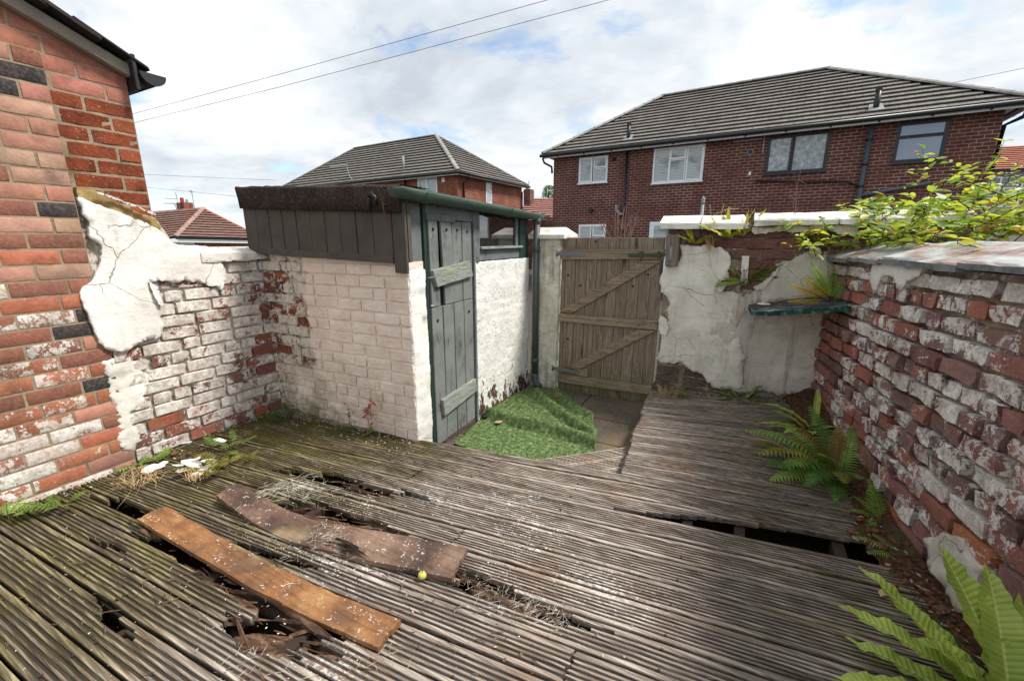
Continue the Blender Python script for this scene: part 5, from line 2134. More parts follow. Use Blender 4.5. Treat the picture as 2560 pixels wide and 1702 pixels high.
def roof_plane(parent, P0, P1, Q0, Q1, mat, rows, tw, singles, joined_rows=False, name='roof_slope'):
    """eaves P0->P1, ridge Q0->Q1 (local points). Courses of tiles on a solid slope."""
    P0, P1, Q0, Q1 = map(Vector, (P0, P1, Q0, Q1))
    ex = (P1 - P0).normalized()
    up = (Q0 - P0) - ex * (Q0 - P0).dot(ex)
    H = up.length
    ey = up.normalized()
    ez = ex.cross(ey).normalized()
    if ez.z < 0:
        ez = -ez
    mb = MB().prism([P0, P1, Q1, Q0], -ez * .06)
    base = mb.build(name, MAT['slate_dark'], parent, local=True)
    lq0, lq1 = (Q0 - P0).dot(ex), (Q1 - P0).dot(ex)
    LP = (P1 - P0).length
    l = H / rows
    Mx = Matrix(((ex.x, ey.x, ez.x, 0), (ex.y, ey.y, ez.y, 0), (ex.z, ey.z, ez.z, 0), (0, 0, 0, 1)))
    eul = Mx.to_euler()
    rest = MB()
    cnt = 0
    cands = []
    for r in range(rows):
        t = (r + .5) / rows
        a, b = lerp(0, lq0, t), lerp(LP, lq1, t)
        if joined_rows:
            o = P0 + ex * a + ey * (r * l) + ez * .0
            w = b - a
            tm = .05
            mb = MB().add([o + ez * .075, o + ex * w + ez * .075, o + ex * w + ey * (l + .03) + ez * .006, o + ey * (l + .03) + ez * .006,
                           o + ez * .008 + ey * .05, o + ex * w + ez * .008 + ey * .05], [(0, 1, 2, 3), (4, 5, 1, 0)])
            mb.build('tile_course', mat, base, local=True)
            continue
        off = (r % 2) * tw / 2
        n0 = int((a - off) / tw)
        x = n0 * tw + off + tw / 2
        while x < b + .02:
            if x > a - .02:
                cands.append((r, x))
            x += tw
    if not joined_rows:
        cands.sort(key=lambda c: (c[0], -c[1]))
        me = tile_mesh(tw - .006, l + .03, mat)
        for i, (r, x) in enumerate(cands):
            o = P0 + ex * x + ey * (r * l) + ez * .004
            if i < singles:
                add('tile', me, None, base, o, eul, local=True)
            else:
                rest.add([o + Mx.to_3x3() @ v.co for v in me.vertices], [tuple(p.vertices) for p in me.polygons])
        if rest.v:
            rest.build('far_tiles', mat, base, local=True, kind='stuff')
    return base


def ridge_run(parent, a, b, mat, rad=.11, L=.42):
    a, b = Vector(a), Vector(b)
    D = (b - a).length
    n = max(1, int(D / L))
    d = (b - a).normalized()
    sx = d.cross(Vector((0, 0, 1))).normalized()
    uz = sx.cross(d)
    for i in range(n):
        p, q = a + d * (D * i / n), a + d * (D * (i + 1) / n + .03)
        V = []
        for (c, rr) in ((p, rad), (q, rad * .9)):
            for k in range(7):
                t = math.pi * k / 6
                V.append(c + sx * math.cos(t) * rr * 1.1 + uz * (math.sin(t) * rr * .75 - .01))
        F = [(k, k + 1, 8 + k, 7 + k) for k in range(6)] + [tuple(range(7))[::-1]]
        add('ridge_tile', mesh('ridge_tile', V, F), mat, parent, local=True)


def house_shell(name, label, loc, rot, L, D, zb, ze, a, zr, ov, bmat, tmat, rows, singles, group=None, joined=False, ridge=None, sides=('f', 'r')):
    """hipped brick house; local x along the front from its left corner, y away from the viewer"""
    h = thing(name, label, 'house', loc, group, rot)
    mb = MB().box((0, 0, zb), (L, D, ze))
    w = mb.build('wall', bmat, h, local=True)
    r0, r1 = ridge if ridge else (a, L - a)
    E0, E1, E2, E3 = (-ov, -ov, ze + .04), (L + ov, -ov, ze + .04), (L + ov, D + ov, ze + .04), (-ov, D + ov, ze + .04)
    RL, RR_ = (r0, D / 2, zr), (r1, D / 2, zr)
    rt = MB().prism([E0, E1, E2, E3], (0, 0, -.03)).build('roof', MAT['fascia_white'], h, local=True)
    MB().prism([(-ov + .1, -ov + .1, ze + .05), (L + ov - .1, -ov + .1, ze + .05), (L + ov - .1, D + ov - .1, ze + .05), (-ov + .1, D + ov - .1, ze + .05)], (0, 0, .02)).build('roof_deck', MAT['slate_dark'], rt, local=True)
    roof_plane(rt, E0, E1, RL, RR_, tmat, rows, .34, singles, joined)
    roof_plane(rt, E1, E2, RR_, RR_, tmat, rows, .34, 0, True)
    roof_plane(rt, E3, E0, RL, RL, tmat, rows, .34, 0, True)
    roof_plane(rt, E2, E3, RR_, RL, tmat, rows, .34, 0, True)
    up_ = Vector((0, 0, .05))
    for p, q in ((E0, RL), (E1, RR_), (E2, RR_), (E3, RL)):
        ridge_run(rt, Vector(p) + up_, Vector(q) + up_, MAT['tile_ridge'] if tmat is MAT['tile_grey'] else tmat)
    ridge_run(rt, Vector(RL) + up_, Vector(RR_) + up_, MAT['tile_ridge'] if tmat is MAT['tile_grey'] else tmat)
    # fascia and gutter all round the seen sides
    zf = ze - .10
    MB().box((-ov, -ov - .012, zf), (L + ov, -ov + .012, ze + .008)).build('fascia', MAT['fascia_white'], h, local=True)
    MB().box((L + ov - .012, -ov + .013, zf), (L + ov + .012, D + ov, ze + .008)).build('fascia', MAT['fascia_white'], h, local=True)
    for (p, q) in (((-ov - .06, -ov - .07, ze + .0), (L + ov + .1, -ov - .07, ze + .0)), ((L + ov + .07, -ov - .05, ze), (L + ov + .07, D + ov, ze))):
        MB().tube([p, q], .06, 8).build('gutter', MAT['black_plastic'], h, local=True, smooth=True)
    return h


def window(h, u0, u1, z0, z1, fm, layout, glass=None, face='f', uo=0.0, reveal=.02, blind=False, fw=.055):
    """frame with lights; layout = list of (x0,x1,y0,y1, opens) in 0..1"""
    def P(u, v, z):
        return Vector((u, v, z)) if face == 'f' else Vector((uo - v, u, z))
    def bx(a, b, v0, v1, c, d):
        mb = MB()
        p = [P(a, v1, c), P(b, v1, c), P(b, v0, c), P(a, v0, c), P(a, v1, d), P(b, v1, d), P(b, v0, d), P(a, v0, d)]
        mb.add(p, [(0, 3, 2, 1), (4, 5, 6, 7), (0, 1, 5, 4), (1, 2, 6, 5), (2, 3, 7, 6), (3, 0, 4, 7)])
        return mb
    m = MB()
    for (a, b, c, d) in ((u0, u1, z0, z0 + fw), (u0, u1, z1 - fw, z1), (u0, u0 + fw, z0 + fw, z1 - fw), (u1 - fw, u1, z0 + fw, z1 - fw)):
        q = bx(a, b, -reveal, .05, c, d)
        m.add(q.v, q.f)
    w = m.build('window', fm, h, local=True)
    q = bx(u0 - .03, u1 + .03, -reveal - .045, .02, z0 - .035, z0 - .001)
    q.build('sill', fm, w, local=True)
    iw, ih = u1 - u0 - fw, z1 - z0 - fw
    for (a, b, c, d, opens) in layout:
        aa, bb = u0 + fw / 2 + a * iw, u0 + fw / 2 + b * iw
        cc, dd = z0 + fw / 2 + c * ih, z0 + fw / 2 + d * ih
        f2 = .05 if opens else .03
        vo = -reveal - (.02 if opens else .004)
        m = MB()
        for (e, f, g, k) in ((aa, bb, cc, cc + f2), (aa, bb, dd - f2, dd), (aa, aa + f2, cc + f2, dd - f2), (bb - f2, bb, cc + f2, dd - f2)):
            q = bx(e, f, vo, .03, g, k)
            m.add(q.v, q.f)
        s = m.build('sash', fm, w, local=True)
        q = bx(aa + f2, bb - f2, vo + .022, vo + .026, cc + f2, dd - f2)
        q.build('pane', glass or MAT['glass'], w, local=True)
    return w


A2 = R(-3.4)
h2 = house_shell('brick_house', 'dark red brick semi-detached house with grey hipped roof behind the back wall', (-6.48, 15.59, 0), A2, 11.65, 6.4, -.42, 4.38, 3.2, 6.72, .32, MAT['brick_h2'], MAT['tile_grey'], 15, 300, 'houses behind the yard', ridge=(3.05, 8.23))
two = [(0, .48, 0, 1, True), (.52, 1, .56, 1, True), (.52, 1, 0, .54, False)]
three = [(0, .33, 0, 1, False), (.33, .66, .66, 1, True), (.33, .66, 0, .65, False), (.67, 1, 0, 1, True)]
def mk_blindglass(name, tint, lines):
    """pane with the blind hanging behind it and reflections painted on"""
    m = Mt(name, .06, .6)
    z = m.sep(m.obj)[2]
    s = m.math('SINE', m.math('MULTIPLY', z, lines))
    x_ = m.noise(m.map(m.obj, (1.3, 1, 2.2)), 1, 3, .5)  # patches of dark reflection painted into the pane colour
    base = m.mix(m.rng(s, -.2, .5), lin('#7f8b8f'), lin(tint))
    m.col(m.mix(m.rng(x_, .54, .66), base, lin('#4d5b68')))
    m.b.inputs['Coat Weight'].default_value = .8
    m.b.inputs['Coat Roughness'].default_value = .03
    return m.m


MAT['blind_pane'] = mk_blindglass('blind_behind_glass', '#bcc4c2', 135)


def mk_net():
    m = Mt('net_curtain_pane', .08, .6)
    f = m.noise(m.map(m.obj, (7, 7, 7)), 1, 6, .7)
    m.col(m.ramp(f, [(.35, '#5c6468'), (.55, '#9aa1a3'), (.7, '#c9cfd0')]))
    m.b.inputs['Coat Weight'].default_value = .8
    return m.m


MAT['net_pane'] = mk_net()
window(h2, 1.02, 2.10, 3.36, 4.24, MAT['upvc'], two, MAT['blind_pane'])
window(h2, 3.66, 5.22, 3.20, 4.28, MAT['upvc'], three, MAT['blind_pane'])
window(h2, 6.90, 8.37, 3.25, 4.28, MAT['upvc_dark'], [(0, .42, 0, 1, True), (.44, 1, 0, 1, False)], MAT['net_pane'], fw=.07)
window(h2, 9.76, 10.74, 3.31, 4.28, MAT['upvc_dark'], [(0, 1, .66, 1, False), (0, 1, 0, .64, False)], MAT['glass_blue'], fw=.08)
window(h2, 1.10, 2.15, .95, 1.92, MAT['upvc'], two, MAT['blind_pane'])
# back door, only its head shows above the wall
dr = MB().box((3.70, -.03, -.40), (4.60, .03, 1.97)).build('door', MAT['upvc'], h2, local=True)
MB().box((3.86, -.036, .9), (4.44, -.031, 1.85)).build('pane', MAT['blind_pane'], dr, local=True)
MB().box((3.76, -.075, .85), (3.79, -.031, 1.0)).build('handle', MAT['steel'], dr, local=True)
# pipes
MB().tube([(2.78, -.07, 4.32), (2.78, -.07, -.2)], .045, 8).build('downpipe', MAT['black_plastic'], h2, local=True, smooth=True)
MB().tube([(2.78, -.07, 2.25), (2.66, -.09, 2.25), (2.52, -.10, 2.40), (2.52, -.10, 2.56)], .05, 8).build('boiler_flue', MAT['lead'], h2, local=True, smooth=True)
sp2 = MB().tube([(9.22, -.09, 4.34), (9.22, -.09, -.2)], .06, 10).build('soil_pipe', simple('grey_soil_pipe', '#454c56', .5, .4), h2, local=True, smooth=True)
for zc in (3.9, 3.3, 2.75):
    MB().tube([(9.22, -.09, zc), (9.22, -.09, zc + .06)], .075, 10).build('pipe_collar', MAT['black_plastic'], sp2, local=True, smooth=True)
MB().tube([(6.69, -.06, 3.09), (8.0, -.07, 2.98), (8.9, -.07, 2.93), (9.14, -.08, 2.80)], .03, 8).build('waste_pipe', MAT['black_plastic'], h2, local=True, smooth=True)
MB().tube([(9.25, -.08, 2.55), (10.6, -.08, 2.79)], .045, 8).build('waste_pipe', simple('grey_waste', '#5d646d', .5, .4), h2, local=True, smooth=True)
MB().tube([(-.30, -.34, 4.3), (-.25, -.3, 4.15), (-.04, -.1, 4.02), (-.04, -.05, 3.8)], .04, 8).build('corner_downpipe', MAT['black_plastic'], h2, local=True, smooth=True)
MB().tube([(11.95, -.3, 4.3), (11.9, -.2, 4.1), (11.70, .05, 4.0), (11.70, .1, 3.0)], .045, 8).build('corner_downpipe', MAT['black_plastic'], h2, local=True, smooth=True)
MB().tube([(6.47, -.012, 3.92), (6.47, .0, 3.92)], .085, 14).build('vent_hole', MAT['lead'], h2, local=True)
MB().tube([(6.47, -.016, 3.92), (6.47, -.0125, 3.92)], .065, 14).build('vent_opening', MAT['black_plastic'], h2, local=True)
MB().box((6.0, -.05, 4.22), (6.75, -.02, 4.27)).build('aerial_boom', MAT['lead'], h2, local=True)
MB().box((6.78, -.06, 3.85), (6.81, -.03, 4.35)).build('aerial_mast', MAT['lead'], h2, local=True)
MB().box((6.50, -.03, 3.26), (6.56, -.001, 3.36)).build('sensor_box', MAT['upvc'], h2, local=True)
MB().box((2.24, -.008, 4.02), (2.40, -.001, 4.16)).build('air_brick', simple('air_brick', '#4a241e', .9, .1), h2, local=True)
MB().box((1.50, -.12, 2.36), (1.62, -.02, 2.46)).build('floodlight', MAT['black_plastic'], h2, local=True)
MB().tube([(1.56, -.02, 2.36), (1.56, -.02, 2.02), (.03, -.02, 1.98)], .008, 5).build('cable', MAT['cable'], h2, local=True)
for u in (2.74, 9.25):
    p = Vector((u, -.1, 4.50))
    v_ = MB().tube([p + Vector((0, .18, .05)), p + Vector((0, .18, .66))], .065, 10).build('vent_pipe', MAT['black_plastic'], h2, local=True, smooth=True)
    MB().tube([p + Vector((0, .18, .62)), p + Vector((0, .18, .70))], .075, 10).build('vent_cap', MAT['black_plastic'], v_, local=True)
    MB().prism([p + Vector((-.17, .02, .13)), p + Vector((.17, .02, .13)), p + Vector((.13, .34, .35)), p + Vector((-.13, .34, .35))], (0, 0, .02)).build('lead_slate', MAT['lead'], v_, local=True)
for k in range(12):
    u = .3 + k * 1.0
    MB().box((u, -.36, 4.29), (u + .04, -.30, 4.35)).build('gutter_clip', MAT['black_plastic'], h2, local=True)

A1_ = R(-3.2)
pc = Vector((-12.05, 17.27, 0))
d1 = Vector((math.cos(A1_), math.sin(A1_), 0))
L1 = 13.7
h1 = house_shell('brick_house', 'red brick house with grey hipped roof rising behind the outhouse roof', pc - d1 * L1, A1_, L1, 6.1, -.42, 4.38, 3.0, 7.0, .30, MAT['brick_h1'], MAT['tile_grey'], 14, 0, 'houses behind the yard', True, ridge=(3.1, 9.9))
window(h1, L1 - 2.5, L1 - 1.24, 3.25, 4.33, MAT['upvc'], [(0, .5, .5, 1, True), (0, .5, 0, .48, False), (.5, 1, 0, 1, False)], MAT['blind_pane'])
window(h1, 2.35, 2.88, 3.2, 4.26, MAT['upvc'], [(0, 1, .62, 1, True), (0, 1, 0, .6, False)], MAT['blind_pane'], 'r', L1)
MB().tube([(L1 + .40, .35, 4.32), (L1 + .38, .35, 4.2), (L1 + .07, .40, 4.0), (L1 + .07, .40, 0)], .045, 8).build('downpipe', MAT['black_plastic'], h1, local=True, smooth=True)
MB().tube([(L1 + .30, 6.25, 4.32), (L1 + .07, 6.02, 4.05), (L1 + .07, 6.02, 0)], .045, 8).build('downpipe', MAT['black_plastic'], h1, local=True, smooth=True)
MB().tube([(L1 - 3.3, -.08, 4.3), (L1 - 3.3, -.08, 0)], .045, 8).build('downpipe', MAT['black_plastic'], h1, local=True, smooth=True)
MB().tube([(L1 - 3.74, .35, 4.75), (L1 - 3.76, .35, 5.55)], .06, 8).build('vent_pipe', MAT['lead'], h1, local=True, smooth=True)
ae = MB().tube([(L1 - 7.1, -.2, 4.55), (L1 - 7.35, -.2, 4.8), (L1 - 7.5, -.2, 5.4)], .025, 6).build('aerial', MAT['lead'], h1, local=True)
MB().tube([(L1 - 7.4, -.2, 5.35), (L1 - 8.9, -.2, 5.35)], .02, 6).build('aerial_boom', MAT['lead'], ae, local=True)
for k in range(8):
    xx = L1 - 7.5 - k * .17
    MB().tube([(xx, -.4, 5.35), (xx, 0, 5.35)], .012, 5).build('aerial_rod', MAT['lead'], ae, local=True)
MB().box((L1 - .95, -.015, 4.05), (L1 - .75, -.001, 4.25)).build('air_brick', MAT['fascia_white'], h1, local=True)

# low brown-roofed bungalow far left, with chimney and aerials
zb3 = lambda x, y: (380 + x * .1658, 380 + y * .1658)
WBN = 22.0
C0 = atd(*zb3(350, 1285), WBN)
C1 = atd(*zb3(1700, 1316), WBN + 3.0)
PK = atd(*zb3(770, 855), WBN + 3.5)
LK = atd(*zb3(-300, 945), WBN + 0.5)
CL = C0 + (LK - PK) * 1.15
bun = thing('bungalow', 'bungalow with brown tiled hipped roof beyond the white rendered wall', 'house', (C0.x, C0.y, -.42), 'houses behind the yard')
for nm, (p0, p1, q0, q1) in {'roof_slope': (C0, C1, PK, PK + (C1 - C0).normalized() * .05), 'roof_slope_b': (CL, C0, LK, PK)}.items():
    roof_plane(bun, *[p - Vector((bun.location)) for p in (p0, p1, q0, q1)], MAT['tile_brown'], 12, .3, 0, True, name='roof_slope')
PK2 = PK - bun.location
ridge_run(bun, C0 - bun.location + Vector((0, 0, .03)), PK2 + Vector((0, 0, .03)), mk_tile('pink_hip_tile', '#96766a', '#b3938a'), .13, .4)
ridge_run(bun, LK - bun.location, PK2, MAT['tile_brown'], .12, .4)
ridge_run(bun, C1 - bun.location, PK2, MAT['tile_red'], .10, .4)
def wallface(a, b, zt, zb, mat, nm):
    n_ = (b - a).cross(Vector((0, 0, 1))).normalized()
    MB().prism([Vector((a.x, a.y, zb)), Vector((b.x, b.y, zb)), Vector((b.x, b.y, zt)), Vector((a.x, a.y, zt))], -n_ * .2).build(nm, mat, bun)
ins = (C1 - C0).normalized()
MB().beam(C0 + Vector((0, 0, -.05)), C1 + Vector((0, 0, -.05)), .12, .12).build('gutter', MAT['black_plastic'], bun)
MB().beam(C0 + Vector((0, 0, -.19)) + ins * .1, C1 + Vector((0, 0, -.19)), .04, .13).build('fascia', MAT['fascia_white'], bun)
wallface(C0 + ins * .35 + Vector((.0, .5, 0)), C1 + Vector((0, .5, 0)), C0.z - .25, -.42, MAT['brick_h1'], 'wall')
chm = atd(*zb3(500, 830), WBN + 3.2)
cs = WBN * .1658 / FPX
chw = 240 * cs / 2
mb = MB().box((chm.x - chw, chm.y - chw * .6, chm.z - 1.0), (chm.x + chw, chm.y + chw * .6, chm.z + 70 * cs))
ch_ = mb.build('chimney', MAT['brick_h1'], bun)
for dx_, rr_, hh_, mt_ in ((-.22, .11, .30, simple('red_pot', '#a3423a', .7, .3)), (.30, .07, .18, MAT['lead'])):
    MB().tube([(chm.x + dx_, chm.y, chm.z + 68 * cs), (chm.x + dx_, chm.y, chm.z + 68 * cs + hh_)], [rr_, rr_ * .9], 10).build('chimney_pot', mt_, ch_)
def aerial(pm, top, bm_pts):
    a = atd(*zb3(*pm), WBN + 3)
    b = atd(*zb3(*top), WBN + 3)
    o = MB().tube([a, b], .025, 5).build('aerial', MAT['lead'], bun)
    for p, q in bm_pts:
        MB().tube([atd(*zb3(*p), WBN + 3), atd(*zb3(*q), WBN + 3)], .02, 5).build('aerial_boom', MAT['lead'], o)
aerial((430, 880), (355, 615), [((190, 700), (385, 706))])
aerial((375, 880), (345, 770), [((180, 775), (345, 780)), ((300, 770), (350, 800))])
aerial((645, 850), (595, 580), [((555, 590), (625, 605)), ((570, 575), (600, 620))])

# far houses: red roof between the two brick houses, and one at the far right with white windows
rh = thing('red_roof_house', 'pinkish red roofed house peeping between the two brick houses', 'house', atd(1350, 620, 26) - Vector((0, 0, 1.7)), 'houses behind the yard')
rb = rh.location
e0, e1 = atd(1290, 548, 26), atd(1420, 545, 26)
r0_ = atd(1318, 497, 29)
r1_ = r0_ + (e1 - e0)
roof_plane(rh, e0 - rb, e1 - rb, r0_ - rb, r1_ - rb, mk_tile('weathered_red_tile', '#8d6256', '#b58a7c'), 10, .3, 0, True)
MB().box((e0.x + .3, e0.y + .3, -.42), (e1.x, e1.y + 4, e0.z - .05)).build('wall', MAT['brick_h2'], rh)
c_ = atd(1322, 490, 28)
MB().box((c_.x - .24, c_.y - .3, c_.z - .9), (c_.x + .24, c_.y + .3, c_.z + .40)).build('chimney', MAT['brick_h2'], rh)
MB().tube([c_ + Vector((0, 0, .4)), c_ + Vector((0, 0, .95))], .03, 5).build('aerial', MAT['lead'], rh)

zfr = lambda x, y: (2100 + x * .2232, 330 + y * .2232)
fr = thing('terracotta_roof_house', 'house with orange-red tiled roof and white windows beyond the leafy climber', 'house', atd(*zfr(1800, 900), 30) - Vector((0, 0, 3)), 'houses behind the yard')
fb = fr.location
e0, e1 = atd(*zfr(1560, 432), 30), atd(*zfr(2700, 395), 28)
q0 = atd(*zfr(1600, 178), 34)
q1 = q0 + (e1 - e0)
roof_plane(fr, e0 - fb, e1 - fb, q0 - fb, q1 - fb, MAT['tile_red'], 12, .3, 0, True)
dd = (e1 - e0)
dd.z = 0
fl_ = dd.length
WFR = Wall((e0.x, e0.y + .4), math.atan2(dd.y, dd.x))
MB().prism([WFR.pt(0, -.42), WFR.pt(fl_, -.42), WFR.pt(fl_, e0.z - .02), WFR.pt(0, e0.z - .02)], WFR.n * -3).build('wall', simple('pale_wall', '#b9b0a5', .9, .2, .1), fr)
MB().beam(e0 + Vector((0, 0, -.06)), e1 + Vector((0, 0, -.06)), .15, .14).build('gutter', MAT['black_plastic'], fr)
ft = e0.z - .45
mb = MB()
wf_ = lambda u0, u1, z0, z1, o=.0, t=.06: [mb.prism([WFR.pt(u0, z0, o), WFR.pt(u1, z0, o), WFR.pt(u1, z1, o), WFR.pt(u0, z1, o)], WFR.n * t)]
wf_(.2, fl_ * .9, ft - .1, ft + .05)
wf_(.2, fl_ * .9, ft - .85, ft - .75)
wf_(.2, fl_ * .9, ft - 2.1, ft - 1.95)
for k in range(5):
    u = .2 + k * 1.15
    wf_(u, u + .1, ft - 1.95, ft - .1, .005)
wnd = mb.build('window', MAT['upvc'], fr)
for k in range(4):
    u = .2 + k * 1.15
    MB().prism([WFR.pt(u + .1, ft - 1.95, .01), WFR.pt(u + 1.15, ft - 1.95, .01), WFR.pt(u + 1.15, ft - .1, .01), WFR.pt(u + .1, ft - .1, .01)], WFR.n * .01).build('pane', MAT['glass_dark'], wnd)

# neighbour's low wall with white slabs, seen past the end of the rendered wall
nw = thing('neighbour_wall', 'low wall topped with white slabs behind the rendered wall end', 'wall', (-5.2, 3.0, -.3))
wa, wb_ = atd(538, 622, 5.5), atd(660, 622, 5.9)
WN = Wall((wa.x, wa.y), math.atan2((wb_ - wa).y, (wb_ - wa).x))
ln_ = (wb_ - wa).length
MB().prism([WN.pt(-.4, -.42), WN.pt(ln_ + .3, -.42), WN.pt(ln_ + .3, wa.z - .03), WN.pt(-.4, wa.z - .03)], WN.n * -.2).build('wall', MAT['brick_h1'], nw)
for k in range(4):
    u = -.3 + k * .33
    MB().prism([WN.pt(u, wa.z - .025, .05), WN.pt(u + .32, wa.z - .025, .05), WN.pt(u + .32, wa.z + .02, .05), WN.pt(u, wa.z + .02, .05)], WN.n * -.30).build('coping_slab', MAT['coping_white'], nw, bevel=.004)

# ================================================================== PLANTS
def mk_tongue(name, lo, hi, rib):
    m = Mt(name, .42, .45)
    fs = m.node('ShaderNodeAttribute', attribute_name='fs').outputs['Fac']
    ft = m.node('ShaderNodeAttribute', attribute_name='ft').outputs['Fac']
    pj = m.jitter(.5)
    c = m.ramp(m.noise(pj, 7, 4, .6), [(.3, lo), (.7, hi)])
    a = m.math('ABSOLUTE', fs)
    vein = m.math('SINE', m.math('ADD', m.math('MULTIPLY', ft, 150), m.math('MULTIPLY', a, -6)))
    c = m.mix(m.rng(vein, .2, 1, 0, .22), c, lin(rib))
    c = m.mix(m.rng(a, .10, .03, 0, .75), c, lin(rib))
    c = m.mix(m.rng(m.noise(pj, 34, 4, .6), .66, .72, 0, .7), c, lin('#6b5a22'))
    m.col(c)
    m.nrm(m.bump(vein, .35, .004))
    t = m.node('ShaderNodeBsdfTranslucent')
    m.put(t.inputs['Color'], c)
    mx = m.node('ShaderNodeMixShader')
    mx.inputs[0].default_value = .3
    outn = [n for n in m.nt.nodes if n.type == 'OUTPUT_MATERIAL'][0]
    m.nt.links.new(m.b.outputs[0], mx.inputs[1])
    m.nt.links.new(t.outputs[0], mx.inputs[2])
    m.nt.links.new(mx.outputs[0], outn.inputs['Surface'])
    return m.m


MAT['tongue'] = mk_tongue('hartstongue_leaf', '#7f9a34', '#b4c659', '#d5dd8c')
MAT['tongue_dark'] = mk_tongue('dark_hartstongue_leaf', '#4d6a22', '#7d9636', '#a9b75e')
MAT['tongue_yel'] = mk_tongue('yellowing_hartstongue_leaf', '#8d9a2c', '#b9b83c', '#d6cf6a')
MAT['fern'] = mk_leaf('fern_green', '#45661f', '#6e9336', '#95b155', .4)
MAT['fern_dark'] = mk_leaf('fern_dark_green', '#2d4c1f', '#4a7533', '#6f954b', .4)
MAT['fern_olive'] = mk_leaf('fern_olive', '#4a4a16', '#77762a', '#9c9840', .35)
MAT['fern_brown'] = mk_leaf('fern_brown', '#4f3c1c', '#7a5c2a', '#94803c', .3)
MAT['fern_yellow'] = mk_leaf('fern_yellow', '#b08a14', '#d8b41e', '#e6cf40', .4)
MAT['fern_pale'] = mk_leaf('fern_pale_green', '#55792a', '#82a540', '#a7c060', .4)
MAT['stalk'] = simple('brown_stalk', '#4b3623', .8, .2, .3, 20)
MAT['weed'] = mk_leaf('weed_green', '#3d5a22', '#648434', '#8fa850', .35)
MAT['weed_red'] = mk_leaf('red_weed', '#7a1420', '#b3232f', '#c9505a', .35)
MAT['straw'] = simple('dry_straw', '#b39a72', .9, .15, .3, 30)
MAT['straw_white'] = simple('bleached_fibre', '#c4bcae', .9, .15, .15, 30)
MAT['twig'] = simple('pinkish_twig', '#7a5f57', .85, .2, .3, 15)


def arch(base, az, e0, e1, L, n):
    """points of an arching stalk: elevation runs from e0 to e1 degrees"""
    p = Vector(base)
    out = [p.copy()]
    for i in range(n):
        t = (i + .5) / n
        e = R(lerp(e0, e1, t))
        a = R(az)
        p = p + Vector((math.cos(a) * math.cos(e), math.sin(a) * math.cos(e), math.sin(e))) * (L / n)
        out.append(p.copy())
    return out


def tongue(base, az, e0, e1, L, W, mat, parent, seed, ruf=.5, roll=0.0, name='frond'):
    n = 34
    pts = arch(base, az, e0, e1, L, n)
    V, F, A, B = [], [], [], []
    m = 8
    rnd = random.Random(seed)
    ph = rnd.uniform(0, 6)
    sidea = Vector((-math.sin(R(az)), math.cos(R(az)), 0))
    for i, p in enumerate(pts):
        t = i / n
        d = (pts[min(i + 1, n)] - pts[max(i - 1, 0)]).normalized()
        s = (sidea * math.cos(roll) + d.cross(sidea) * -math.sin(roll)).normalized()
        u = s.cross(d).normalized()
        if u.z < 0 and roll == 0:
            u = -u
        w = W * min(1, (t * 9) ** .7 if t < .11 else 1) * (1 - max(0, (t - .60) / .40) ** 2.2 * .98) * (.88 + .12 * math.sin(t * 5 + ph))
        for k in range(m + 1):
            q = k / m * 2 - 1
            rf = math.sin(t * L * 125 + ph + (1.5 if q > 0 else 0)) * ruf * .007 * abs(q) ** 2 * (1 if t < .92 else .4)
            rf += math.sin(t * L * 55 + ph * 2) * ruf * .007 * abs(q)
            ed = 1 + .018 * math.sin(t * L * 140 + (2 if q > 0 else 0) + ph)
            V.append(p + s * (q * w / 2 * ed) + u * (abs(q) ** 1.4 * w * .16 + rf))
            A.append(q)
            B.append(t * L / .4)
    st = m + 1
    for i in range(n):
        for k in range(m):
            a = i * st + k
            F.append((a, a + 1, a + st + 1, a + st))
    me = mesh(name, V, F)
    for nm, vals in (('fs', A), ('ft', B)):
        at = me.attributes.new(nm, 'FLOAT', 'POINT')
        at.data.foreach_set('value', vals)
    return add(name, me, mat, parent, smooth=True)


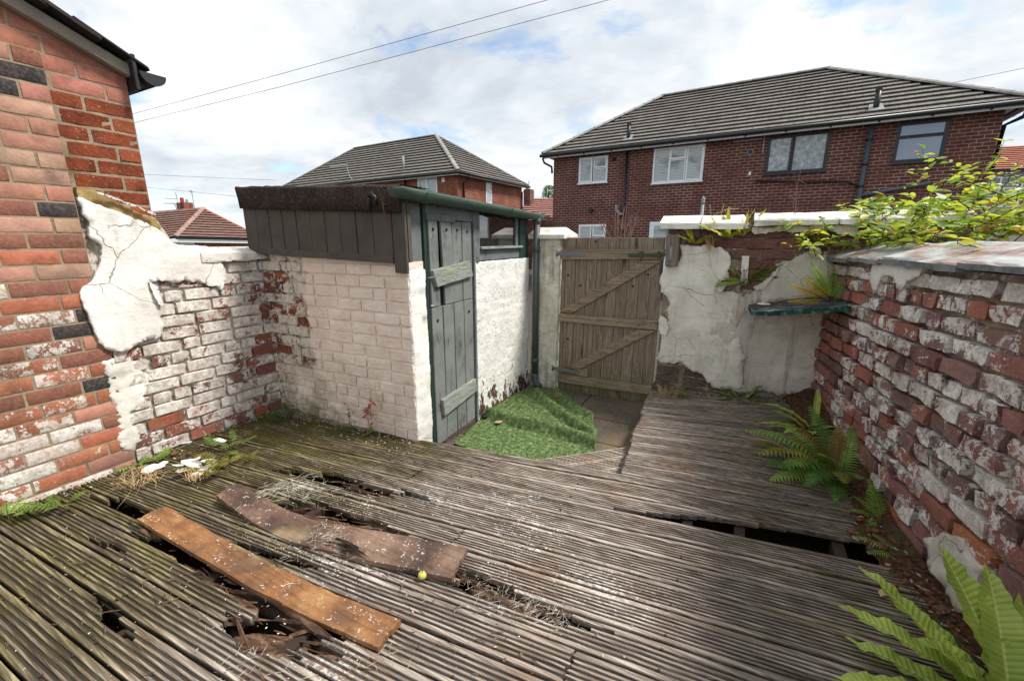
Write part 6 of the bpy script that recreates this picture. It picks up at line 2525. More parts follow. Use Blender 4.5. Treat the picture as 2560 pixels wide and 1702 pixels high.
def fern_frond(base, az, e0, e1, L, W, mat, parent, seed, npin=20, bare=.18, droop=0.25, lob=6, name='frond', roll=0.0):
    """feathered frond: paired leaflets, each cut into small lobes"""
    n = 40
    rnd = random.Random(seed)
    pts = arch(base, az + rnd.uniform(-4, 4), e0, e1, L, n)
    mb = MB()
    def at(t):
        f = max(0, min(n - 1e-4, t * n))
        i = int(f)
        return pts[i].lerp(pts[i + 1], f - i), (pts[i + 1] - pts[i]).normalized()
    side0 = Vector((-math.sin(R(az)), math.cos(R(az)), 0))
    for j in range(npin):
        t = bare + (1 - bare) * j / npin
        p, d = at(t)
        tt = (t - bare) / (1 - bare)
        ln = W / 2 * min(1, .55 + tt * 2.2) * (1 - tt ** 1.9) + .006
        upv = side0.cross(d).normalized()
        if upv.z < 0:
            upv = -upv
        sv = side0 * math.cos(roll) + upv * math.sin(roll)
        upv = upv * math.cos(roll) - side0 * math.sin(roll)
        for sgn in (-1, 1):
            dirp = (sv * sgn * .92 + d * .38 + upv * rnd.uniform(-.08, .12)).normalized()
            wv = dirp.cross(upv).normalized()
            pw = L * (1 - bare) / npin * 1.05
            prev = None
            nl = max(3, int(lob * (ln / (W / 2)) + 1.5))
            for k in range(nl):
                a0, a1 = k / nl, (k + 1) / nl
                dz = lambda a: Vector((0, 0, -droop * ln * a * a))
                c0 = p + dirp * (ln * a0) + dz(a0)
                c1 = p + dirp * (ln * a1) + dz(a1)
                w0 = pw * .5 * (1 - a0 * .85)
                cm = c0.lerp(c1, .62)
                tw_ = rnd.uniform(-.25, .25) * w0
                w1 = pw * .5 * (1 - a1 * .85) * (.55 if k < nl - 1 else .02)
                wb_ = w0 * .55
                mb.add([c0 + wv * wb_, cm + wv * w0 + upv * tw_, c1 + wv * w1, c1 - wv * w1, cm - wv * w0 + upv * tw_, c0 - wv * wb_], [(0, 1, 2, 3, 4, 5)])
    o = mb.build(name, mat, parent)
    mb2 = MB().tube([pts[i] for i in range(0, n + 1, 4)], [lerp(.0028, .0008, i / n) for i in range(0, n + 1, 4)], 5)
    mb2.build('stalk', MAT['stalk'], o)
    return o


# --- big hart's-tongue fern, bottom right
B0 = Vector((.87, 1.50, -.01))
big = thing('hartstongue_fern', 'large glossy hart\'s-tongue fern with strap fronds at the near foot of the brick wall', 'fern', B0)
for i, (az, e0, e1, L, W) in enumerate([(172, 42, 2, .52, .085), (150, 52, 20, .50, .10), (193, 26, -4, .46, .08), (122, 64, 40, .50, .115), (96, 66, 42, .46, .11), (204, 16, -8, .40, .075), (165, 18, -6, .38, .075),
                                        (75, 64, 30, .44, .09), (215, 50, 10, .36, .07), (240, 40, 10, .32, .07), (20, 60, 20, .38, .08), (135, 40, 12, .34, .07), (185, 58, 18, .36, .075)]):
    tongue(B0 + Vector((random.uniform(-.03, .03), random.uniform(-.03, .03), .0)), az, e0, e1, L, W, MAT['tongue'], big, 50 + i, .8)
# --- hart's-tongue by the wall, middle
def ht(base, label, specs, mat, seed, group=None, roll=0.0):
    t = thing('hartstongue_fern', label, 'fern', base, group)
    for i, (az, e0, e1, L, W) in enumerate(specs):
        tongue(Vector(base) + Vector((random.uniform(-.015, .015), random.uniform(-.015, .015), 0)), az, e0, e1, L, W, mat, t, seed + i, .45, roll * random.uniform(.6, 1.2))
    return t


ht((.60, 3.42, .045), 'hart\'s-tongue fern with arching strap fronds at the wall foot under the shelf', [(172, 58, -5, .38, .06), (155, 40, 0, .30, .05), (200, 30, -10, .36, .055), (90, 78, 60, .34, .05), (230, 35, -12, .30, .05), (330, 60, 10, .22, .045), (265, 45, -5, .2, .05), (185, 20, -10, .28, .045)], MAT['tongue'], 80, 'ferns in the yard')
ht((.17, 3.90, .035), 'small hart\'s-tongue fern at the foot of the cream back wall', [(180, 35, -6, .24, .045), (150, 45, 5, .16, .04), (30, 62, 35, .22, .04), (350, 35, -8, .20, .045), (210, 25, -8, .22, .045), (310, 30, -6, .16, .04), (255, 30, -5, .15, .04), (60, 50, 20, .2, .04)], MAT['tongue_dark'], 90, 'ferns in the yard')
# --- wall-top tongues
def onB(x, y, o):
    u, z = WB.uz(x, y, o)
    return WB.pt(u, z, o)


ht(onB(1734, 608, .03), 'yellow-green hart\'s-tongue tuft rooted under the coping beside the gate block', [(195, 60, 50, .18, .045), (150, 72, 60, .17, .045), (210, 40, 10, .15, .04), (20, 40, 10, .16, .04), (250, 50, 10, .12, .04)], MAT['tongue_yel'], 100, 'ferns in the yard', .9)
ht(onB(1815, 592, .03), 'hart\'s-tongue with upright blades growing below the second coping stone', [(205, 40, 5, .26, .05), (150, 80, 70, .18, .045), (210, 62, 40, .20, .045), (100, 82, 72, .25, .04), (10, 30, 8, .18, .045), (280, 40, 10, .14, .045), (240, 30, 0, .16, .045)], MAT['tongue_yel'], 110, 'ferns in the yard', .9)
ht(onB(1850, 588, .03), 'bright hart\'s-tongue growing in the break of the white coping', [(30, 58, 40, .27, .06), (45, 66, 50, .24, .05), (10, 45, 20, .20, .05), (70, 72, 60, .22, .04), (260, 40, 10, .14, .04)], MAT['tongue_yel'], 120, 'ferns in the yard', .9)
ht(onB(1868, 706, .03), 'dark hart\'s-tongue growing out of the brick hole behind the white strip', [(25, 50, 35, .34, .055), (15, 40, 18, .32, .05), (35, 60, 50, .26, .05), (190, 50, 30, .20, .045), (205, 10, -25, .28, .05), (0, 30, -5, .24, .05), (210, 25, -10, .20, .05), (270, 30, -20, .18, .05)], MAT['tongue_dark'], 130, 'ferns in the yard', .8)

# --- feather ferns on the right
def feather(base, label, specs, seed, mats, group='ferns in the yard', name='feather_fern', **kw):
    t = thing(name, label, 'fern', base, group)
    for i, (az, e0, e1, L, W) in enumerate(specs):
        k_ = random.uniform(.72, .98)
        L, W = L * k_, W * k_
        fern_frond(Vector(base) + Vector((random.uniform(-.02, .02), random.uniform(-.02, .02), 0)), az, e0, e1, L, W, mats[i % len(mats)], t, seed + i, **kw)
    return t


feather((.66, 2.86, .01), 'dense feathery green fern spilling over the deck edge against the brick wall',
        [(185, 62, -18, .62, .23), (165, 55, -20, .60, .21), (205, 58, -22, .58, .22), (225, 55, -20, .54, .21), (150, 66, 0, .54, .20), (120, 75, 30, .50, .21), (95, 78, 42, .46, .20), (75, 72, 30, .40, .18),
         (245, 50, -22, .50, .20), (265, 60, -10, .46, .19), (195, 35, -20, .54, .20), (215, 30, -22, .50, .20), (285, 62, 0, .40, .18), (175, 78, 12, .50, .21), (235, 75, 10, .46, .20), (180, 25, -18, .50, .19), (130, 50, -10, .48, .20), (255, 30, -20, .42, .18)],
        200, [MAT['fern'], MAT['fern_dark'], MAT['fern_olive'], MAT['fern'], MAT['fern_pale'], MAT['fern_dark'], MAT['fern_brown']], npin=20, lob=6)
feather((.48, 3.02, .02), 'browning olive fern fronds lying low behind the green fern', [(175, 40, -22, .38, .13), (160, 48, -14, .34, .12), (195, 32, -24, .34, .12), (150, 30, -18, .30, .12)], 240, [MAT['fern_olive']], npin=18)
feather((.79, 2.52, .0), 'small bright green feather fern by the dark deck gap', [(160, 62, 5, .24, .10), (120, 75, 35, .24, .11), (190, 40, -10, .20, .08), (90, 60, 20, .2, .09), (60, 50, 0, .18, .08), (225, 30, -15, .17, .07)], 260, [MAT['fern_pale']], npin=15)
feather((.80, 2.27, .0), 'tiny pale fern among brick crumbs at the wall foot', [(170, 25, -10, .17, .06), (140, 35, -5, .15, .05), (200, 15, -12, .14, .05), (300, 30, -20, .1, .05)], 270, [MAT['fern_pale']], npin=12)
SF = FA.lerp(FB, .84).lerp(Cb.lerp(Db, .84), .35) + Vector((0, 0, .004))
feather(SF, 'yellow and lime feather fern growing from the corner shelf', [(206, 30, 14, .36, .075), (198, 46, 30, .32, .11), (212, 6, -2, .36, .06)], 280, [MAT['fern_yellow']], npin=15, bare=.25, roll=.95)
tlast = bpy.context.scene.objects
sfo = [o for o in COL.objects if o.get('label', '').startswith('yellow and lime')][0]
for i, (az, e0, e1, L, W) in enumerate([(190, 70, 50, .32, .13), (120, 78, 62, .32, .13), (30, 66, 50, .28, .11), (215, 60, 40, .26, .12), (40, 55, 30, .22, .10), (90, 80, 75, .26, .11)]):
    fern_frond(SF, az, e0, e1, L, W, MAT['fern_pale'], sfo, 290 + i, 17, roll=.7)
# dead litter on the shelf
mb = MB()
for i in range(160):
    t = random.random()
    p = FA.lerp(FB, t * .95 + .03).lerp(Cb.lerp(Db, t), random.uniform(.25, .95)) + Vector((0, 0, .008 + random.uniform(0, .025)))
    a = random.uniform(-.5, .5) + (0 if random.random() < .7 else 1.2)
    v = Vector((math.cos(a), math.sin(a), random.uniform(-.12, .2))) * random.uniform(.03, .10)
    s = Vector((-math.sin(a), math.cos(a), .3)) * .0016
    mb.add([p - s, p + s, p + v + s * .4, p + v - s * .4], [(0, 1, 2, 3)])
o = mb.build('leaf_litter', simple('brown_litter', '#5b4130', .9, .15, .5, 40), None)
tag(o, 'brown dead stalks and needles lying on the corner shelf', 'litter', kind='stuff')

# --- climber pouring over the right wall
climb = thing('climber', 'yellow-green leafy climber with thin stems sprawling over the right wall', 'climber', (1.3, 3.4, 1.2))


def leaf_mesh(L, W, fold, seed, mat):
    rnd = random.Random(seed)
    V = []
    F = []
    n = 5
    for i in range(n + 1):
        t = i / n
        w = W / 2 * math.sin(math.pi * (t ** .8)) ** .8 if 0 < t < 1 else .0006
        z = -.25 * L * t * t + rnd.uniform(-.03, .03) * L * .3
        V += [Vector((t * L, -w, z + fold * w)), Vector((t * L, 0, z)), Vector((t * L, w, z + fold * w))]
    for i in range(n):
        a = i * 3
        F += [(a, a + 3, a + 4, a + 1), (a + 1, a + 4, a + 5, a + 2)]
    me = mesh('leaf', V, F)
    me.materials.append(mat)
    for p in me.polygons:
        p.use_smooth = True
    return me


LM = [mk_leaf('climber_leaf', '#8ba22a', '#b3c43c', '#d0d85a', .45, .4), mk_leaf('climber_leaf_yellow', '#b9b02a', '#d6cc3c', '#e4dc5c', .48, .4),
      mk_leaf('climber_leaf_deep', '#58802a', '#7aa236', '#9dbb4c', .42, .4), mk_leaf('climber_leaf_dusty', '#7d9468', '#9fb389', '#bccaa6', .35, .5), mk_leaf('climber_leaf_rust', '#8a4a1c', '#b0682c', '#c78a4a', .35, .6)]
leafs = []
for k in range(15):
    leafs.append(leaf_mesh(.056, random.uniform(.026, .036), random.uniform(.2, .6), k, LM[(0, 2, 1, 0, 2, 0, 0, 3, 2, 1, 0, 2, 0, 3, 0)[k]]))
rust = leaf_mesh(.06, .034, .4, 99, LM[4])
LEAVES = []      # (matrix, mesh, size)


def place_leaf(p, d, size, me):
    d = Vector(d).normalized()
    q = d.to_track_quat('X', 'Z')
    M_ = Matrix.Translation(p) @ q.to_matrix().to_4x4() @ Matrix.Rotation(random.uniform(-.7, .7), 4, 'X') @ Matrix.Scale(size, 4)
    LEAVES.append((M_, me, size / (p - CAMP).length))


def stem_path(pts, r, nleaf, lsize, parent, spread=.05, name='stem', mat=None):
    pts = [Vector(p) for p in pts]
    fine = []
    n = 18
    for i in range(n + 1):
        f = i / n * (len(pts) - 1)
        k = min(int(f), len(pts) - 2)
        fine.append(pts[k].lerp(pts[k + 1], f - k) + Vector((random.uniform(-1, 1), random.uniform(-1, 1), random.uniform(-1, 1))) * .006)
    MB().tube(fine, [lerp(r, r * .4, i / n) for i in range(n + 1)], 5).build(name, mat or MAT['stalk'], parent)
    for j in range(nleaf):
        f = (j + .5) / nleaf * n
        k = min(int(f), n - 1)
        p = fine[k].lerp(fine[k + 1], f - k)
        d = (fine[k + 1] - fine[k]).normalized()
        s = d.cross(Vector((random.uniform(-.4, .4), random.uniform(-.4, .4), 1))).normalized()
        for sg in (-1, 1):
            if random.random() < .9:
                place_leaf(p, d * random.uniform(.1, .6) + s * sg + Vector((0, 0, random.uniform(-.1, .5))), lsize * random.choice([.45, .6, .8, .95, 1.1, 1.35]), random.choice(leafs) if random.random() > .03 else rust)


# mass lying over and behind the coping
def over_wall(u, out, z):
    return WR.pt(u, z, out)


def wall_depth(x, y):
    r_ = ray(x, y)
    return (WR.p0 - CAMP).dot(WR.n) / r_.dot(WR.n)


def edge_y(x, tab):
    for (x0, y0), (x1, y1) in zip(tab, tab[1:]):
        if x0 <= x <= x1:
            return lerp(y0, y1, (x - x0) / (x1 - x0))
    return tab[-1][1]


UP_ = [(1960, 585), (2040, 560), (2110, 530), (2200, 505), (2280, 520), (2360, 500), (2440, 478), (2520, 470), (2600, 455)]
LO_ = [(1960, 615), (2060, 640), (2180, 625), (2300, 610), (2420, 604), (2600, 596)]
for i in range(270):
    x = random.uniform(1970, 2600) if random.random() < .72 else random.uniform(1970, 2220)
    y = lerp(edge_y(x, UP_), edge_y(x, LO_), random.random() ** .62)
    dwall = min(5.2, max(2.4, wall_depth(x, max(y, 612)))) + .05
    if x < 2160:
        dwall = random.uniform(2.95, 3.6)
    a = atd(x, y, dwall + random.uniform(0, .55))
    b = a + WR.d * random.uniform(-.16, .16) + WR.n * random.uniform(-.08, .08) + Vector((0, 0, random.uniform(.0, .08)))
    c = b + WR.d * random.uniform(-.14, .14) + WR.n * random.uniform(-.06, .06) + Vector((0, 0, random.uniform(-.04, .05)))
    stem_path([a, b, c], .0028, 6, random.uniform(.75, 1.1), climb)
for i in range(90):
    a = WR.pt(random.uniform(.3, 3.2), 1.34 + random.uniform(0, .26), -random.uniform(.10, .95))
    b = a + WR.d * random.uniform(-.2, .2) + WR.n * random.uniform(-.1, .12) + Vector((0, 0, random.uniform(0, .08)))
    c = b + WR.d * random.uniform(-.15, .15) + WR.n * random.uniform(-.08, .1) + Vector((0, 0, random.uniform(-.06, .06)))
    stem_path([a, b, c], .0028, 6, random.uniform(.8, 1.1), climb)
# longer shoots reaching up and forward
tips = [((2250, 480), (2330, 430), (2300, 365)), ((2350, 470), (2400, 420), (2330, 385)), ((2420, 500), (2450, 440), (2490, 400)), ((2470, 430), (2500, 390), (2510, 350)), ((2150, 560), (2200, 520), (2180, 500)), ((2080, 590), (2060, 560), (2050, 545)),
        ((2300, 520), (2360, 450), (2440, 410)), ((2200, 600), (2130, 585), (2060, 600)), ((2100, 610), (2060, 600), (2010, 565)), ((2380, 640), (2400, 655), (2385, 668)), ((2170, 660), (2140, 640), (2110, 625)), ((2500, 480), (2530, 440), (2550, 400)), ((2280, 440), (2310, 400), (2290, 380)),
        ((2040, 640), (2030, 610), (2000, 590)), ((2120, 650), (2080, 640), (2040, 628)), ((2160, 640), (2150, 690), (2140, 740)), ((2200, 630), (2185, 670), (2180, 700)), ((2100, 620), (2060, 650), (2040, 690)), ((2060, 610), (2010, 620), (1960, 610)), ((2120, 600), (2040, 570), (1990, 560)), ((2090, 640), (2110, 680), (2120, 720)), ((2240, 625), (2235, 650), (2215, 680)), ((2090, 625), (2050, 615), (2035, 580))]
for tp in tips:
    dep = random.uniform(2.9, 3.6)
    P_ = [atd(x, y, dep + (.2 if i == 0 else 0)) for i, (x, y) in enumerate(tp)]
    stem_path(P_, .0035, 8, random.uniform(.8, 1.15), climb)
for tp in [((2560, 585), (2400, 700), (2190, 830)), ((2560, 510), (2380, 600), (2150, 640)), ((2560, 560), (2470, 590), (2320, 660)), ((2560, 440), (2430, 440), (2290, 445)), ((2560, 480), (2400, 560), (2260, 640))]:
    stem_path([atd(x, y, d) for (x, y), d in zip(tp, (2.35, 2.6, 2.9))], .003, 1, .9, climb)
LEAVES.sort(key=lambda t: -t[2])
seen = [l for l in LEAVES]
for i, (M_, me, s_) in enumerate(LEAVES[:300]):
    o = bpy.data.objects.new('leaf', me)
    COL.objects.link(o)
    o.parent = climb
    o.matrix_local = Matrix.Translation(-climb.location) @ M_
bymat = {}
for (M_, me, s_) in LEAVES[300:]:
    mb = bymat.setdefault(me.materials[0].name, (MB(), me.materials[0]))[0]
    mb.add([M_ @ v.co for v in me.vertices], [tuple(p.vertices) for p in me.polygons])
for nm, (mb, mt) in bymat.items():
    mb.build('foliage', mt, climb, kind='stuff', smooth=True)

# --- weeds by the outhouse
def weed(base, label, h, mat, n, seed, name='weed', lw=.012, ll=.045):
    t = thing(name, label, 'weed', base)
    rnd = random.Random(seed)
    pts = [Vector(base) + Vector((rnd.uniform(-.01, .01) * i, rnd.uniform(-.008, .008) * i, h * i / 6)) for i in range(7)]
    MB().tube(pts, [.0022 * (1 - .1 * i) for i in range(7)], 5).build('stem', mat, t)
    mb = MB()
    for i in range(n):
        f = rnd.uniform(.12, 1) * 6
        k = min(int(f), 5)
        p = pts[k].lerp(pts[k + 1], f - k)
        a = rnd.uniform(0, 6.28)
        d = Vector((math.cos(a), math.sin(a), rnd.uniform(-.3, .6))).normalized()
        L = ll * rnd.uniform(.6, 1.2) * (1.1 - .5 * f / 6)
        s = d.cross(Vector((0, 0, 1))).normalized() * lw / 2
        mb.add([p, p + d * L * .5 + s, p + d * L - Vector((0, 0, L * .2)), p + d * L * .5 - s], [(0, 1, 2, 3)])
    mb.build('leaves', mat, t)
    return t


weed((-2.25, 2.02, .0), 'slender weed with red leaves against the pinkish outhouse wall', .30, MAT['weed_red'], 26, 3, ll=.055, lw=.02)
weed((-2.46, 2.02, .0), 'green willowy weed against the pinkish outhouse wall', .22, MAT['weed'], 34, 5)
weed((-2.235, 2.0, .0), 'short leafy weed at the foot of the red weed', .05, MAT['weed'], 18, 6, ll=.05, lw=.018)
weed((-2.17, 2.03, .0), 'thin dry seed stalk beside the red weed', .42, MAT['straw'], 10, 8, ll=.03, lw=.004)


def grass_tuft(base, label, n, h, mat, seed, spread=.05, hang=0.0, name='grass_tuft', cat='grass tuft'):
    rnd = random.Random(seed)
    mb = MB()
    for i in range(n):
        p = Vector(base) + Vector((rnd.uniform(-spread, spread), rnd.uniform(-spread, spread), 0))
        a = rnd.uniform(0, 6.28)
        L = h * rnd.uniform(.5, 1.2)
        up = rnd.uniform(.3, 1) if rnd.random() > hang else -rnd.uniform(.2, 1)
        d1 = Vector((math.cos(a) * .5, math.sin(a) * .5, up)).normalized()
        d2 = Vector((math.cos(a), math.sin(a), up * .2 - .25)).normalized()
        s = Vector((-math.sin(a), math.cos(a), 0)) * rnd.uniform(.0010, .0022)
        q, r_ = p + d1 * L * .5, p + d1 * L * .5 + d2 * L * .5
        mb.add([p - s, p + s, q + s, q - s, r_], [(0, 1, 2, 3), (3, 2, 4)])
    o = mb.build(name, mat)
    return tag(o, label, cat)


def leafy(base, label, n, r, mat, seed, name='weed_patch'):
    """low rosette of small divided leaves"""
    t = thing(name, label, 'weed', base)
    for i in range(n):
        az = random.uniform(0, 360)
        fern_frond(Vector(base) + Vector((random.uniform(-r, r), random.uniform(-r, r), 0)), az, random.uniform(35, 70), random.uniform(-20, 15), random.uniform(.08, .18), random.uniform(.045, .08), mat, t, seed + i, 8, .25, lob=3, name='leaf_spray')
    return t


leafy((-3.16, 1.02, .01), 'bright green parsley-like weed at the foot of the house pilaster', 9, .05, MAT['fern_pale'], 400)
leafy((-2.72, 1.22, .01), 'olive weed sprawling over the deck beside the white flakes', 12, .10, MAT['fern_olive'], 420)
leafy((-2.92, 1.42, .01), 'green weed at the foot of the flaking brick wall', 7, .07, MAT['weed'], 440)
leafy((-3.05, .62, .01), 'wispy grey-green weed against the lowest pilaster bricks', 6, .05, MAT['weed'], 450)
leafy((-3.16, .46, .01), 'tiny green fern at the pilaster foot by the picture edge', 5, .03, MAT['fern_pale'], 460)
leafy((-3.12, 1.90, .02), 'dark weed in the corner of the outhouse and garden wall', 10, .08, MAT['fern_dark'], 470)
leafy((-.34, 3.88, .03), 'leafy ivy-like weed in the hollow at the foot of the back wall', 10, .10, MAT['weed'], 480)
grass_tuft((-2.95, .90, .02), 'tangled dry grass hanging over the hole by the pilaster', 120, .14, MAT['straw'], 1, .09, .2)
grass_tuft((-2.70, 1.10, .02), 'small dry grass tuft between deck boards', 60, .10, MAT['straw'], 12, .06, .1)
grass_tuft(onB(1775, 610, .05), 'brown dry grass tuft hanging from the wall top by the gate', 90, .14, MAT['straw'], 2, .03, .5)
grass_tuft((-.42, 3.86, .02), 'dead grass piled at the foot of the back wall beside the gate', 160, .13, MAT['straw'], 3, .10, .1)
grass_tuft(onB(1862, 700, .05), 'dead stalks hanging behind the white strip', 40, .20, MAT['stalk'], 7, .04, .5)

# --- bare shrub beyond the gate, dead flower stem over the wall, clothes post
sb = thing('bare_shrub', 'leafless pinkish-brown shrub standing beyond the gate', 'shrub', atd(1545, 640, 8.2))
bs = sb.location.copy()
for i in range(22):
    tx = random.uniform(1490, 1610)
    ty = random.uniform(505, 560)
    top = atd(tx, ty, 8.2 + random.uniform(-.3, .3))
    mid = bs.lerp(top, .5) + Vector((random.uniform(-.08, .08), random.uniform(-.08, .08), random.uniform(-.05, .05)))
    br = MB().tube([bs + Vector((random.uniform(-.1, .1), 0, -.6)), mid, top], [.012, .008, .003], 5).build('branch', MAT['twig'], sb)
    for k in range(2):
        q = mid.lerp(top, random.uniform(.1, .7))
        MB().tube([q, q + Vector((random.uniform(-.16, .16), random.uniform(-.1, .1), random.uniform(.08, .22)))], [.005, .002], 4).build('twig', MAT['twig'], br)
ds = thing('dead_flower_stem', 'tall thin dead flower stem rising above the white coping', 'dead plant', onB(1985, 560, -.05))
s0 = Vector(ds.location)
MB().tube([s0, onB(1990, 510, -.05), onB(1992, 470, -.05), onB(2002, 425, -.05)], [.004, .0035, .003, .002], 5).build('stem', MAT['twig'], ds)
for (p, q) in [((1990, 500), (1975, 490)), ((1991, 485), (2008, 478)), ((1992, 470), (1984, 430)), ((1996, 450), (2016, 460)), ((1990, 512), (1978, 505)), ((2000, 430), (2006, 420))]:
    MB().tube([onB(*p, -.05), onB(*q, -.05)], [.002, .0012], 4).build('side_stem', MAT['twig'], ds)
ds2 = thing('dry_grass_stem', 'two dry grass stems nodding above the second coping stone', 'dead plant', onB(1772, 548, -.05))
for pts in [((1774, 545), (1790, 535), (1820, 522), (1846, 522)), ((1800, 545), (1806, 525), (1810, 510)), ((1778, 540), (1776, 520), (1774, 512))]:
    MB().tube([onB(x, y, -.05) for x, y in pts], [.002, .002, .0035, .002][:len(pts)], 4).build('stem', MAT['straw'], ds2)
cpb = atd(1752, 560, 9.0)
post = thing('clothes_post', 'grey metal post with pointed finial beyond the white coping', 'post', (cpb.x, cpb.y, -.42))
ptop_ = atd(1753, 510, 9.0)
MB().tube([(cpb.x, cpb.y, -.42), (cpb.x, cpb.y, ptop_.z)], .034, 10).build('shaft', MAT['lead'], post, smooth=True)
z_ = ptop_.z
MB().tube([(cpb.x, cpb.y, z_), (cpb.x, cpb.y, z_ + .03), (cpb.x, cpb.y, z_ + .05), (cpb.x, cpb.y, z_ + .09), (cpb.x, cpb.y, z_ + .15)], [.045, .045, .03, .045, .004], 10).build('finial', MAT['lead'], post, smooth=True)
# far tree tops
for (x, y, d, lab) in [((1372, 480), None, 40, 'dark evergreen tree top beside the dark brick house')][:1]:
    c = atd(x[0], x[1], d)
    t = thing('evergreen_tree', lab, 'tree', (c.x, c.y, -.42))
    MB().tube([(c.x, c.y, -.42), (c.x, c.y, c.z)], [.15, .05], 7).build('trunk', MAT['stalk'], t)
    mb = MB()
    for i in range(900):
        a = random.uniform(0, 6.28)
        hh = random.uniform(-1.6, .6)
        rr = (.9 - hh * .35) * random.random() ** .5 * .7
        p = c + Vector((math.cos(a) * rr, math.sin(a) * rr, hh))
        s = Vector((random.uniform(-1, 1), random.uniform(-1, 1), random.uniform(-1, 1))) * .09
        s2 = s.cross(Vector((.3, .5, .8))).normalized() * .06
        mb.add([p - s, p + s2, p + s, p - s2], [(0, 1, 2, 3)])
    mb.build('crown', MAT['fern_dark'], t)

# ================================================================== OVERHEAD WIRES
def wire(label, pts, r=.008):
    P_ = [atd(x, y, d) for x, y, d in pts]
    fine = []
    for i in range(len(P_) - 1):
        for k in range(8):
            fine.append(P_[i].lerp(P_[i + 1], k / 8))
    fine.append(P_[-1])
    o = MB().tube(fine, r, 5).build('overhead_wire', MAT['cable'])
    return tag(o, label, 'wire', 'overhead wires')


wire('upper of the two long overhead wires slanting across the sky', [(300, 294, 14), (700, 186, 11), (1364, 2, 9), (1600, -66, 8.5)], .0055)
wire('lower of the two long overhead wires slanting across the sky', [(300, 316, 14), (700, 218, 11), (1524, 0, 9), (1760, -62, 8.5)], .0055)
wire('faint upper wire above the bungalow chimney', [(300, 434, 30), (690, 451, 30)], .010)
wire('faint lower wire crossing the bungalow aerial', [(300, 462, 30), (600, 492, 30)], .010)
wire('short wire meeting the ridge of the dark brick house at right', [(2380, 208, 20), (2700, 142, 16)], .009)
wire('low wire behind the right end of the dark brick house', [(2480, 300, 22), (2700, 270, 20)], .010)

# ================================================================== DEBRIS
def shard(name, label, p, size, th, mat, cat, group, seed, tilt=.3, flat=1.0):
    rnd = random.Random(seed)
    n = rnd.randint(5, 7)
    pts = [Vector((math.cos(6.283 * i / n) * size * rnd.uniform(.6, 1), math.sin(6.283 * i / n) * size * rnd.uniform(.35, .8) * flat, 0)) for i in range(n)]
    mb = MB().prism(pts, (0, 0, th))
    o = mb.build(name, mat, bevel=min(.002, th * .3), loc=p)
    o.rotation_euler = (rnd.uniform(-tilt, tilt), rnd.uniform(-tilt, tilt), rnd.uniform(0, 6.28))
    if label:
        tag(o, label, cat, group)
    return o


i = 0
for (x, y, s) in [(438, 1068, .085), (470, 1080, .06), (425, 1082, .06), (455, 1055, .05), (350, 1078, .075), (340, 1085, .05), (375, 1068, .04), (480, 1062, .045), (505, 1015, .05), (430, 1020, .035), (455, 1090, .045), (410, 1072, .04)]:
    p = atz(x * SH, y * SH, .018 + .01 * (i % 3))
    shard('render_chip', 'white render chip fallen on the deck below the flaking wall', p, s, .007, MAT['plaster_left'], 'chip', 'fallen render chips', 500 + i, .35)
    i += 1
MAT['brickbit'] = simple('brick_crumb', '#6a4a3c', .95, .1, .4, 40, .8)
for k in range(16):
    u = random.uniform(1.35, 2.2)
    p = WR.pt(u, .012, .06 + abs(random.gauss(0, .07)))
    shard('brick_fragment', 'red brick fragment lying along the foot of the brick wall', p, random.uniform(.015, .035), random.uniform(.010, .02), MAT['brickbit'], 'fragment', 'brick crumbs by the wall', 560 + k, .5)
for k in range(5):
    p = atz((400 + k * 18) * SH, (1046 + (k % 2) * 10) * SH, .012)
    shard('brick_fragment', 'red brick crumb among the white chips by the left wall', p, .025, .015, MAT['brickbit'], 'fragment', 'brick crumbs by the chips', 590 + k, .5)
shard('wood_chip', 'pale splintered wood chip by the large hart\'s-tongue', atz(2210, 1482, .012), .05, .008, MAT['straw'], 'chip', None, 601, .2, .5)
shard('dead_leaf', 'curled tan dead leaf on the green turf', atz(1247, 1054, -.115), .055, .003, MAT['straw'], 'leaf', None, 602, .2)
shard('wood_offcut', 'broken brown wood chunk on the turf fold near the gate', atz(1392, 992, -.06), .07, .022, MAT['brickbit'], 'offcut', None, 603, .1, .45)
shard('stone', 'dark blue-grey stone by the door threshold', atz(1212, 1045, -.13), .035, .02, MAT['slate_dark'], 'stone', None, 604, .2)
shard('white_flake', 'white render flake resting on the corner shelf', FA.lerp(FB, .3).lerp(Cb, .55) + Vector((.02, 0, .02)), .06, .006, MAT['plaster_left'], 'chip', None, 605, .15)
# small yellow apple by the bowed plank
ap = atz(1056, 1437, .018)
bm = bmesh.new()
bmesh.ops.create_uvsphere(bm, u_segments=14, v_segments=10, radius=.019)
for v in bm.verts:
    v.co.z *= .92
    if v.co.z > .012:
        v.co.z -= .005 * (1 - (v.co.xy.length / .015))
me = bpy.data.meshes.new('apple')
bm.to_mesh(me)
bm.free()
apo = add('crab_apple', me, simple('yellow_apple', '#b9b45c', .5, .4, .2, 60), None, ap, smooth=True)
tag(apo, 'small yellow crab apple on the deck by the bowed plank end', 'apple')
MB().tube([(0, 0, .014), (.004, -.002, .028)], .0015, 5).build('apple_stalk', MAT['stalk'], apo, local=True)


